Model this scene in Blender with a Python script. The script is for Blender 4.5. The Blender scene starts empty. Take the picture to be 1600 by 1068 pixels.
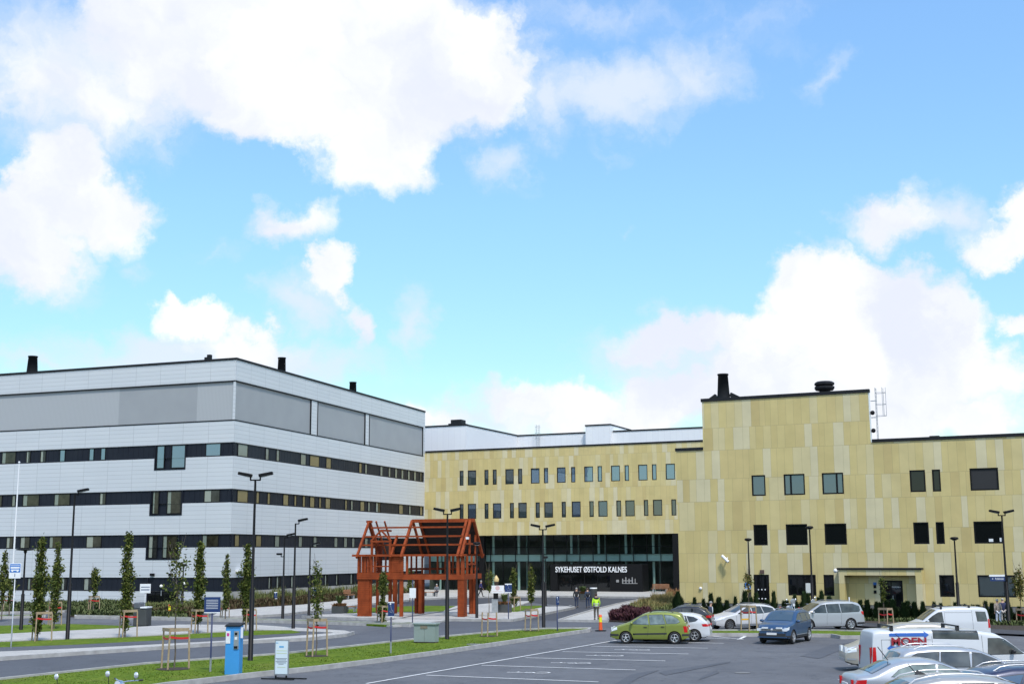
import bpy, bmesh, math, random
from mathutils import Vector, Matrix
R = math.radians
random.seed(7)
scene = bpy.context.scene
COL = scene.collection

# ------------------------------------------------------------------ camera
CAM_H = 4.7
FPX, PW, PH = 1982.0, 1600.0, 1068.0
TH, RO = R(9.49), R(0.29)
_x = Vector((1, 0, 0)); _u = Vector((0, -math.sin(TH), math.cos(TH))); FWD = Vector((0, math.cos(TH), math.sin(TH)))
RIGHT = math.cos(RO) * _x - math.sin(RO) * _u
UP = math.sin(RO) * _x + math.cos(RO) * _u
cam_d = bpy.data.cameras.new('camera'); cam = bpy.data.objects.new('camera', cam_d); COL.objects.link(cam)
cam_d.sensor_width = 36.0; cam_d.lens = 36.0 * FPX / PW; cam_d.clip_end = 6000; cam_d.clip_start = 0.5
m = Matrix.Identity(4)
for i in range(3):
    m[i][0] = RIGHT[i]; m[i][1] = UP[i]; m[i][2] = -FWD[i]
m[2][3] = CAM_H
cam.matrix_world = m
scene.camera = cam

# ------------------------------------------------------------------ light
EXPOSURE = 0.6
SUN_EL, SUN_AZ = R(57), R(160)     # azimuth clockwise from +Y: behind the camera, a little to its right
scene.view_settings.view_transform = 'Standard'
scene.view_settings.look = 'None'
scene.view_settings.exposure = EXPOSURE
scene.view_settings.gamma = 1.0
scene.cycles.max_bounces = 6; scene.cycles.diffuse_bounces = 2; scene.cycles.glossy_bounces = 3; scene.cycles.transmission_bounces = 3
scene.cycles.use_adaptive_sampling = True; scene.cycles.adaptive_threshold = .02
sd = bpy.data.lights.new('sun', 'SUN'); sd.energy = 2.4; sd.angle = R(8); sd.color = (1, .95, .88)
sun = bpy.data.objects.new('sun', sd); COL.objects.link(sun)
sdir = Vector((math.sin(SUN_AZ) * math.cos(SUN_EL), math.cos(SUN_AZ) * math.cos(SUN_EL), math.sin(SUN_EL)))
sun.rotation_euler = sdir.to_track_quat('Z', 'Y').to_euler()
sun.location = (0, 0, 60)

def ray(px, py):
    return RIGHT * ((px - PW / 2) / FPX) + UP * ((PH / 2 - py) / FPX) + FWD

def G(px, py, z=0.0):
    d = ray(px, py); t = (z - CAM_H) / d.z
    return Vector((d.x * t, d.y * t, z))

def RISE(x, y):
    """the car park climbs gently towards the viewer on its right-hand side"""
    a = min(1, max(0, (50 - y) / 24)); b = min(1, max(0, (x - 4) / 4))
    return .74 * a * a * (3 - 2 * a) * b * b * (3 - 2 * b)
def AT(px, py, depth):
    d = ray(px, py); t = depth / d.y
    return Vector((d.x * t, depth, CAM_H + d.z * t))

# ------------------------------------------------------------------ world: Nishita sky with cloud banks
w = bpy.data.worlds.new('World'); scene.world = w; w.use_nodes = True
w.cycles.sampling_method = 'MANUAL'; w.cycles.sample_map_resolution = 512
nt = w.node_tree; nt.nodes.clear()
def N(t, **k):
    n = nt.nodes.new(t)
    for a, b in k.items(): setattr(n, a, b)
    return n
def LK(a, b): nt.links.new(a, b)
def MATH(op, a, b=None, clamp=False):
    n = N('ShaderNodeMath', operation=op); n.use_clamp = clamp
    for i, v in enumerate((a, b)):
        if v is None: continue
        if isinstance(v, (int, float)): n.inputs[i].default_value = v
        else: LK(v, n.inputs[i])
    return n.outputs[0]
sky = N('ShaderNodeTexSky', sky_type='NISHITA'); sky.sun_disc = False
sky.sun_elevation = SUN_EL; sky.sun_rotation = SUN_AZ; sky.altitude = 50; sky.air_density = 1.0; sky.dust_density = 0.6; sky.ozone_density = 1.5
tc = N('ShaderNodeTexCoord')
sep = N('ShaderNodeSeparateXYZ'); LK(tc.outputs['Generated'], sep.inputs[0])
az = MATH('ARCTAN2', sep.outputs[0], sep.outputs[1])
el = MATH('ARCSINE', sep.outputs[2])
# tint of the clear air (white balance of the exposure) by height above the horizon
rmp = N('ShaderNodeValToRGB'); LK(MATH('DIVIDE', el, 0.6), rmp.inputs[0])
e = rmp.color_ramp.elements
SKYTINT = [(0.0, (1.08, 1.2, 1.1)), (.25, (1.06, 1.30, 1.14)), (.45, (1.22, 1.52, 1.45)), (.67, (1.34, 1.66, 1.78))]
e[0].position = SKYTINT[0][0]; e[0].color = (*SKYTINT[0][1], 1)
e[1].position = SKYTINT[-1][0]; e[1].color = (*SKYTINT[-1][1], 1)
for p_, c_ in SKYTINT[1:-1]:
    q = e.new(p_); q.color = (*c_, 1)
tint = N('ShaderNodeMix', data_type='RGBA', blend_type='MULTIPLY'); tint.inputs[0].default_value = 1
LK(sky.outputs[0], tint.inputs[6]); LK(rmp.outputs[0], tint.inputs[7])
# warped angle coordinates
cmb = N('ShaderNodeCombineXYZ'); LK(az, cmb.inputs[0]); LK(el, cmb.inputs[1])
nz = N('ShaderNodeTexNoise'); nz.inputs['Scale'].default_value = 16; nz.inputs['Detail'].default_value = 9; nz.inputs['Roughness'].default_value = .62
LK(cmb.outputs[0], nz.inputs['Vector'])
sb = N('ShaderNodeVectorMath', operation='SUBTRACT'); LK(nz.outputs['Color'], sb.inputs[0]); sb.inputs[1].default_value = (.5, .5, .5)
sc_ = N('ShaderNodeVectorMath', operation='MULTIPLY'); LK(sb.outputs[0], sc_.inputs[0]); sc_.inputs[1].default_value = (.11, .085, 0)
ad = N('ShaderNodeVectorMath', operation='ADD'); LK(cmb.outputs[0], ad.inputs[0]); LK(sc_.outputs[0], ad.inputs[1])
wv = ad.outputs[0]
# cloud banks: photo-measured direction (x, y), half sizes, tilt in degrees, weight
BANKS_W = [  # thick white cumulus
 (520, 90, 330, 150, 0, 2.0), (300, 50, 170, 120, 0, 1.5), (700, 95, 150, 110, -12, 1.8), (590, 215, 120, 85, 15, 1.4), (440, 190, 170, 60, 0, 1.3),
 (770, 140, 70, 70, 0, .9), (150, 155, 180, 90, -10, .66), (40, 130, 190, 90, 10, .55),
 (100, 285, 75, 85, 0, 1.4), (30, 375, 110, 85, 0, 1.3), (170, 335, 80, 60, 10, 1.1),
 (515, 415, 45, 45, 20, 1.2), (560, 490, 32, 58, 15, .8), (305, 495, 60, 42, 0, 1.3), (455, 345, 95, 44, 0, .8),
 (1310, 480, 120, 90, 0, 1.8), (1400, 520, 150, 90, -10, 1.8), (1210, 520, 110, 60, 20, 1.5), (1060, 525, 110, 34, 0, 1.2), (1480, 565, 120, 62, -10, 1.5),
 (1300, 600, 260, 80, 0, 1.7), (1050, 620, 130, 55, 0, 1.3), (880, 625, 160, 38, 0, 1.1), (1400, 655, 210, 55, 0, 1.4), (960, 650, 200, 40, 0, 1.1),
 (1385, 350, 85, 58, 0, .85), (1550, 390, 80, 38, 10, 1.1), (1610, 350, 60, 60, 0, 1.0), (1600, 492, 50, 26, 0, 1.0),
 (380, 540, 110, 32, 0, .8), (640, 655, 110, 30, 0, .8)]
BANKS_T = [  # thin, greyish veils
 (960, 150, 190, 80, 8, .85), (1080, 100, 120, 75, 0, .7), (870, 165, 90, 70, 0, .8), (1480, 345, 85, 55, 0, .75), (785, 265, 70, 62, 0, .65),
 (470, 470, 100, 65, 0, .7), (655, 505, 45, 75, 0, .65), (330, 555, 340, 55, 0, 1.0), (110, 120, 300, 150, 0, .9), (900, 30, 330, 60, 0, .4),
 (1180, 50, 90, 60, -30, .35), (1300, 122, 60, 34, 30, .45), (1080, 540, 220, 70, 0, .8), (940, 240, 60, 30, -40, .3), (340, 385, 60, 26, 0, .3),
 (215, 405, 60, 26, 0, .35), (1290, 380, 40, 22, 0, .35), (985, 348, 26, 18, 0, .3), (60, 560, 260, 40, 0, .55), (1450, 600, 280, 90, 0, .6), (780, 650, 330, 50, 0, .7),
 (1230, 60, 120, 90, 60, .25), (60, 440, 130, 50, 0, .5)]
def bank(lst, src):
    acc = None
    for (x, y, rx, ry, rot, wt) in lst:
        d = ray(x, y).normalized()
        a0, e0 = math.atan2(d.x, d.y), math.asin(d.z)
        mp = N('ShaderNodeMapping', vector_type='TEXTURE')
        mp.inputs['Location'].default_value = (a0, e0, 0)
        mp.inputs['Rotation'].default_value = (0, 0, R(rot))
        mp.inputs['Scale'].default_value = (rx * 1.18 / FPX, ry * 1.18 / FPX, 1)
        LK(src, mp.inputs[0])
        g = N('ShaderNodeTexGradient', gradient_type='SPHERICAL'); LK(mp.outputs[0], g.inputs[0])
        v = MATH('MULTIPLY', g.outputs[1], wt)
        acc = v if acc is None else MATH('MAXIMUM', acc, v)
    return acc
bw = bank(BANKS_W, wv); bt = bank(BANKS_T, wv)
# clouds out of the photo's field: broken cumulus from noise
n2 = N('ShaderNodeTexNoise'); n2.inputs['Scale'].default_value = 2.6; n2.inputs['Detail'].default_value = 7; LK(tc.outputs['Generated'], n2.inputs['Vector'])
out_f = MATH('MULTIPLY', MATH('SUBTRACT', MATH('ABSOLUTE', az), 0.5), 6, True)
up_f = MATH('MULTIPLY', MATH('SUBTRACT', el, 0.46), 6, True)
rest = MATH('MULTIPLY', MATH('MULTIPLY', MATH('SUBTRACT', n2.outputs[0], .47), 5, True), MATH('MAXIMUM', out_f, up_f))
def smooth(v, a, b):
    n = N('ShaderNodeMapRange', interpolation_type='SMOOTHSTEP'); n.inputs[1].default_value = a; n.inputs[2].default_value = b; LK(v, n.inputs[0]); return n.outputs[0]
n3 = N('ShaderNodeTexNoise'); n3.inputs['Scale'].default_value = 30; n3.inputs['Detail'].default_value = 8; n3.inputs['Roughness'].default_value = .6; LK(wv, n3.inputs['Vector'])
bwn = MATH('ADD', bw, MATH('MULTIPLY', MATH('SUBTRACT', n3.outputs[0], .5), .6))
btn = MATH('ADD', bt, MATH('MULTIPLY', MATH('SUBTRACT', n3.outputs[0], .5), .5))
dw = MATH('MAXIMUM', smooth(bwn, .10, .64), rest)
dt = smooth(btn, .1, .75)
SKY_K = 0.1
CL_W = (.71, .72, .735); CL_T = (.53, .585, .69)
n4 = N('ShaderNodeTexNoise'); n4.inputs['Scale'].default_value = 9; n4.inputs['Detail'].default_value = 5; LK(wv, n4.inputs['Vector'])
cw = N('ShaderNodeMix', data_type='RGBA'); LK(smooth(n4.outputs[0], .36, .66), cw.inputs[0])
cw.inputs[6].default_value = (CL_W[0] * .78, CL_W[1] * .81, CL_W[2] * .90, 1); cw.inputs[7].default_value = (*CL_W, 1)
s_ = N('ShaderNodeMix', data_type='RGBA', blend_type='MULTIPLY'); s_.inputs[0].default_value = 1
LK(tint.outputs[2], s_.inputs[6]); s_.inputs[7].default_value = (SKY_K, SKY_K, SKY_K, 1)
m1 = N('ShaderNodeMix', data_type='RGBA'); LK(MATH('MULTIPLY', dt, .9), m1.inputs[0]); LK(s_.outputs[2], m1.inputs[6]); m1.inputs[7].default_value = (*CL_T, 1)
m2 = N('ShaderNodeMix', data_type='RGBA'); LK(dw, m2.inputs[0]); LK(m1.outputs[2], m2.inputs[6]); LK(cw.outputs[2], m2.inputs[7])
bg = N('ShaderNodeBackground'); LK(m2.outputs[2], bg.inputs[0]); bg.inputs[1].default_value = 1.0
wo = N('ShaderNodeOutputWorld'); LK(bg.outputs[0], wo.inputs[0])

# ------------------------------------------------------------------ materials
MATS = {}
def mat(name, col, rough=.6, metal=0.0, **k):
    if name in MATS: return MATS[name]
    mt = bpy.data.materials.new(name); mt.use_nodes = True
    b = mt.node_tree.nodes['Principled BSDF']
    b.inputs['Base Color'].default_value = (*col, 1); b.inputs['Roughness'].default_value = rough; b.inputs['Metallic'].default_value = metal
    for a, v in k.items():
        b.inputs[a.replace('_', ' ')].default_value = v
    MATS[name] = mt
    return mt
class NT:
    def __init__(s, mt): s.t = mt.node_tree; s.b = s.t.nodes['Principled BSDF']
    def n(s, ty, **k):
        n = s.t.nodes.new(ty)
        for a, b in k.items(): setattr(n, a, b)
        return n
    def l(s, a, b): s.t.links.new(a, b)
    def m(s, op, a, b=None, clamp=False):
        n = s.n('ShaderNodeMath', operation=op); n.use_clamp = clamp
        for i, v in enumerate((a, b)):
            if v is None: continue
            if isinstance(v, (int, float)): n.inputs[i].default_value = v
            else: s.l(v, n.inputs[i])
        return n.outputs[0]
    def mix(s, f, a, b, blend='MIX'):
        n = s.n('ShaderNodeMix', data_type='RGBA', blend_type=blend)
        for i, v in ((0, f), (6, a), (7, b)):
            if isinstance(v, (int, float)): n.inputs[i].default_value = v
            elif isinstance(v, tuple): n.inputs[i].default_value = (*v, 1)
            else: s.l(v, n.inputs[i])
        return n.outputs[2]
    def noise(s, scale, detail=4, vec=None, rough=.5):
        n = s.n('ShaderNodeTexNoise'); n.inputs['Scale'].default_value = scale; n.inputs['Detail'].default_value = detail; n.inputs['Roughness'].default_value = rough
        if vec is None:
            vec = s.n('ShaderNodeTexCoord').outputs['Object']
        s.l(vec, n.inputs['Vector']); return n.outputs[0]
    def xyz(s):
        c = s.n('ShaderNodeTexCoord'); p = s.n('ShaderNodeSeparateXYZ'); s.l(c.outputs['Object'], p.inputs[0]); return p.outputs
    def rng(s, v, a, b, c, d):
        n = s.n('ShaderNodeMapRange'); s.l(v, n.inputs[0])
        for i, q in enumerate((a, b, c, d)): n.inputs[i + 1].default_value = q
        return n.outputs[0]
    def bump(s, h, st=.3, dist=.02):
        n = s.n('ShaderNodeBump'); n.inputs['Strength'].default_value = st; n.inputs['Distance'].default_value = dist
        s.l(h, n.inputs['Height']); s.l(n.outputs[0], s.b.inputs['Normal'])

def varied(name, c1, c2, scale=3, rough=.7, detail=5, bump=0, bscale=None, **k):
    if name in MATS: return MATS[name]
    mt = mat(name, c1, rough, **k); t = NT(mt)
    t.l(t.mix(t.rng(t.noise(scale, detail), .32, .68, 0, 1), c1, c2), t.b.inputs['Base Color'])
    if bump: t.bump(t.noise(bscale or scale * 8, 4), bump)
    return mt

def asphalt(name, c1, c2, patch=(.062, .066, .078)):
    mt = mat(name, c1, .85); t = NT(mt)
    big = t.rng(t.noise(.09, 5, rough=.6), .35, .65, 0, 1)
    c = t.mix(big, c1, c2)
    sm = t.rng(t.noise(1.3, 6, rough=.7), .3, .7, 0, 1)
    c = t.mix(t.m('MULTIPLY', sm, .5), c, patch)
    streak = t.noise(.5, 3)
    c = t.mix(t.m('MULTIPLY', t.rng(streak, .52, .66, 0, 1), .45), c, patch)
    ck = t.m('LESS_THAN', t.m('ABSOLUTE', t.m('SUBTRACT', t.noise(.16, 6, rough=.65), .47)), .003)
    c = t.mix(t.m('MULTIPLY', ck, .55), c, (.03, .03, .034))
    oil = t.rng(t.noise(.9, 2), .70, .78, 0, 1)
    c = t.mix(t.m('MULTIPLY', oil, .45), c, (.035, .036, .042))
    gr = t.rng(t.noise(60, 2), .3, .7, .8, 1.2)
    c = t.mix(1.0, c, t_comb(t, gr), 'MULTIPLY')
    t.l(c, t.b.inputs['Base Color']); t.bump(t.noise(90, 3), .25, .01)
    return mt
def t_comb(t, v):
    n = t.n('ShaderNodeCombineXYZ')
    for i in range(3): t.l(v, n.inputs[i])
    return n.outputs[0]
M_ASPH = asphalt('asphalt', (.104, .107, .118), (.138, .142, .154))
M_ASPH2 = asphalt('new_asphalt', (.046, .048, .058), (.062, .064, .076), (.038, .040, .048))
def concrete_paving():
    mt = mat('concrete_paving', (.36, .35, .34), .8); t = NT(mt)
    br = t.n('ShaderNodeTexBrick'); br.offset = .5
    br.inputs['Scale'].default_value = 1; br.inputs['Brick Width'].default_value = .7; br.inputs['Row Height'].default_value = .7; br.inputs['Mortar Size'].default_value = .008
    br.inputs['Color1'].default_value = (.47, .455, .43, 1); br.inputs['Color2'].default_value = (.40, .39, .37, 1); br.inputs['Mortar'].default_value = (.2, .2, .19, 1)
    t.l(t.n('ShaderNodeTexCoord').outputs['Object'], br.inputs[0])
    c = t.mix(t.m('MULTIPLY', t.rng(t.noise(.25, 5), .35, .65, 0, 1), .5), br.outputs[0], (.32, .31, .30))
    t.l(c, t.b.inputs['Base Color']); return mt
M_PAVE = concrete_paving()
M_KERB = varied('granite_kerb', (.42, .41, .40), (.30, .29, .28), 2.5, .8)
def grass_mat():
    mt = mat('lawn_grass', (.07, .13, .02), .9, Specular_IOR_Level=.08); t = NT(mt)
    c = t.mix(t.rng(t.noise(.6, 5), .35, .65, 0, 1), (.095, .155, .014), (.140, .195, .022))
    c = t.mix(t.m('MULTIPLY', t.rng(t.noise(5, 5), .42, .62, 0, 1), .6), c, (.045, .085, .010))
    c = t.mix(t.m('MULTIPLY', t.rng(t.noise(.35, 3), .58, .75, 0, 1), .5), c, (.16, .15, .05))
    t.l(c, t.b.inputs['Base Color']); t.bump(t.noise(25, 3), .6, .03); return mt
M_GRASS = grass_mat()
M_SOIL = varied('dark_soil', (.028, .020, .015), (.05, .036, .027), 6, .95, bump=.6)
M_PAINT = varied('road_paint', (.80, .80, .80), (.62, .62, .62), 3, .7)
M_BLACK = mat('black_metal', (.008, .008, .009), .5, Specular_IOR_Level=.18)
M_DARKFR = mat('dark_window_frame', (.007, .007, .008), .45, Specular_IOR_Level=.2)
M_CAP = mat('dark_roof_edge', (.014, .015, .018), .55, Specular_IOR_Level=.2)
M_ROOF = varied('roof_felt', (.06, .06, .065), (.09, .09, .095), .5, .9)
M_WHITEM = mat('white_painted_metal', (.75, .76, .78), .35)
M_GALV = varied('galvanised_steel', (.42, .44, .46), (.33, .35, .37), 5, .45, metal=.6)
M_WOOD = varied('pale_timber', (.46, .35, .22), (.34, .25, .15), 4, .75)
M_REDTAPE = mat('red_strap', (.55, .02, .02), .6)
M_PLINTH = varied('grey_plinth', (.20, .20, .20), (.15, .15, .15), 1.5, .85)
M_CONCW = varied('concrete_wall', (.44, .43, .40), (.33, .32, .29), .7, .85)

def glass_mat(name, base, ior=1.9, rough=.02, wav=.0):
    mt = mat(name, base, rough, IOR=ior); t = NT(mt)
    if wav:
        t.bump(t.noise(.8, 2), wav, .05)
    return mt
M_GL_SKY = glass_mat('coated_sky_reflection_glass', (.06, .10, .14), 3.0, .02, .04)  # coated pane with the sky's blue reflection mixed into its colour
M_GL_MID = glass_mat('green_reflection_glass', (.035, .050, .052), 2.0, .03, .06)  # green-grey of mirrored trees put into the pane colour
M_GL_DK = glass_mat('dark_window_glass', (.006, .007, .008), 1.5, .03, .05)
M_GL_BLUE = glass_mat('sky_reflection_glass', (.035, .050, .070), 2.3, .03, .05)  # reflected sky painted in as a bluish base colour
for m_ in (M_GL_SKY, M_GL_BLUE): m_.node_tree.nodes['Principled BSDF'].inputs['Specular Tint'].default_value = (.72, .86, 1, 1)  # specular tint pushes the mirrored sky further towards blue
M_GL_PALE = glass_mat('pale_curtained_glass', (.20, .22, .18), 1.5, .1)
M_GL_WARM = glass_mat('warm_lit_room_glass', (.20, .165, .085), 1.5, .1)
def curtained(name, room, curtain, share=.24):
    mt = glass_mat(name, room, 1.5, .04); t = NT(mt)
    g = t.n('ShaderNodeSeparateXYZ'); t.l(t.n('ShaderNodeTexCoord').outputs['Generated'], g.inputs[0])
    left = t.m('LESS_THAN', g.outputs[0], share)
    c = t.mix(t.rng(t.noise(1.6, 3), .35, .65, 0, 1), room, tuple(v * 2.6 for v in room))
    fold = t.m('MULTIPLY', t.m('ADD', t.m('SINE', t.m('MULTIPLY', g.outputs[0], 70.0)), 1.0), .12)
    cu = t.mix(fold, curtain, tuple(v * .45 for v in curtain))
    t.l(t.mix(left, c, cu), t.b.inputs['Base Color']); return mt
M_GL_CURT = curtained('curtained_room_glass', (.016, .015, .010), (.22, .26, .22))
M_GL_CURT2 = curtained('half_curtained_glass', (.014, .015, .014), (.30, .33, .28), .42)
def lobby_glass():
    mt = mat('lobby_glass', (.01, .015, .015), .02, IOR=1.6); t = NT(mt)
    tr = t.n('ShaderNodeBsdfTransparent'); tr.inputs[0].default_value = (.80, .93, .90, 1)
    mx = t.n('ShaderNodeMixShader'); mx.inputs[0].default_value = .28
    t.l(tr.outputs[0], mx.inputs[1]); t.l(t.b.outputs[0], mx.inputs[2])
    t.l(mx.outputs[0], t.t.nodes['Material Output'].inputs[0]); return mt
M_LOBBY = lobby_glass()

def yellow_cladding():
    mt = mat('yellow_panel_cladding', (.5, .42, .2), .5); t = NT(mt)
    x, y, z = t.xyz()
    # rows alternate between window rows and spandrel rows
    P = 4.13; A = 1.83
    zz = t.m('SUBTRACT', z, YZ0)
    k = t.m('FLOOR', t.m('DIVIDE', zz, P)); fr = t.m('SUBTRACT', zz, t.m('MULTIPLY', k, P))
    hi = t.m('GREATER_THAN', fr, A)
    row = t.m('ADD', t.m('MULTIPLY', k, 2), hi)
    wd = t.m('DIVIDE', t.m('ADD', x, t.m('MULTIPLY', row, 37.71)), .62)
    vo = t.n('ShaderNodeTexVoronoi', voronoi_dimensions='1D'); vo.inputs['Scale'].default_value = 1; vo.inputs['Randomness'].default_value = .75
    t.l(wd, vo.inputs['W'])
    vc = t.n('ShaderNodeSeparateColor'); t.l(vo.outputs['Color'], vc.inputs[0])
    rp = t.n('ShaderNodeValToRGB'); rp.color_ramp.interpolation = 'CONSTANT'; t.l(vc.outputs[0], rp.inputs[0])
    cols = [(0, (.555, .455, .200)), (.20, (.530, .430, .185)), (.36, (.565, .485, .265)), (.50, (.560, .465, .220)), (.62, (.580, .515, .325)), (.80, (.545, .440, .195)), (.95, (.50, .395, .17))]
    el_ = rp.color_ramp.elements
    el_[0].color = (*cols[0][1], 1); el_[1].position = cols[1][0]; el_[1].color = (*cols[1][1], 1)
    for p_, c_ in cols[2:]:
        q = el_.new(p_); q.color = (*c_, 1)
    vd = t.n('ShaderNodeTexVoronoi', voronoi_dimensions='1D', feature='DISTANCE_TO_EDGE'); vd.inputs['Scale'].default_value = 1; vd.inputs['Randomness'].default_value = .75
    t.l(wd, vd.inputs['W'])
    seam = t.m('LESS_THAN', vd.outputs['Distance'], .018)
    s2 = t.m('LESS_THAN', fr, .03); s3 = t.m('LESS_THAN', t.m('ABSOLUTE', t.m('SUBTRACT', fr, A)), .015)
    sm = t.m('MAXIMUM', seam, t.m('MAXIMUM', s2, s3))
    fine = t.rng(t.noise(.7, 4), .3, .7, .93, 1.07)
    c = t.mix(1.0, rp.outputs[0], t_comb(t, fine), 'MULTIPLY')
    # fine vertical ribs of the boards
    rib = t.m('SINE', t.m('MULTIPLY', x, 62.0))
    c = t.mix(t.m('MULTIPLY', t.m('GREATER_THAN', rib, .75), .06), c, (.34, .28, .12))
    c = t.mix(t.m('MULTIPLY', sm, .45), c, (.20, .16, .08))
    t.l(c, t.b.inputs['Base Color']); return mt
YZ0 = 0.55

def plank_cladding(name, c1, c2, ph=.41, pw=2.95):
    mt = mat(name, c1, .38); t = NT(mt)
    x, y, z = t.xyz()
    fz = t.m('FRACT', t.m('DIVIDE', z, ph)); fx = t.m('FRACT', t.m('DIVIDE', x, pw))
    s = t.m('MAXIMUM', t.m('LESS_THAN', fz, .085), t.m('LESS_THAN', fx, .014))
    wn = t.n('ShaderNodeTexWhiteNoise', noise_dimensions='2D'); cb = t.n('ShaderNodeCombineXYZ')
    t.l(t.m('FLOOR', t.m('DIVIDE', x, pw)), cb.inputs[0]); t.l(t.m('FLOOR', t.m('DIVIDE', z, ph)), cb.inputs[1]); t.l(cb.outputs[0], wn.inputs[0])
    c = t.mix(wn.outputs[0], c1, c2)
    c = t.mix(t.m('MULTIPLY', t.rng(t.noise(.12, 4), .35, .65, 0, 1), .3), c, tuple(v * .88 for v in c1))
    c = t.mix(t.m('MULTIPLY', s, .46), c, (.20, .21, .22))
    t.l(c, t.b.inputs['Base Color']); return mt
M_WHITE = plank_cladding('white_plank_cladding', (.565, .592, .618), (.595, .618, .640))
M_WHITE_R = plank_cladding('white_sheet_cladding', (.74, .75, .78), (.77, .78, .80), 40, .9)
M_ASPH3 = asphalt('patched_asphalt', (.075, .080, .094), (.098, .104, .12))
def louvre():
    mt = mat('grey_louvre', (.30, .32, .34), .5); t = NT(mt)
    x, y, z = t.xyz()
    s = t.m('LESS_THAN', t.m('FRACT', t.m('DIVIDE', x, .16)), .35)
    c = t.mix(t.m('MULTIPLY', s, .35), (.40, .415, .43), (.26, .27, .28))
    t.l(c, t.b.inputs['Base Color']); return mt
M_LOUV = louvre()
M_LOUV2 = varied('dark_grey_mesh', (.30, .315, .33), (.325, .34, .355), .4, .55)
M_RIB = varied('navy_ribbon_panels', (.010, .013, .022), (.015, .018, .027), .6, .45, Specular_IOR_Level=.22)
M_YEL = yellow_cladding()

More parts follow.
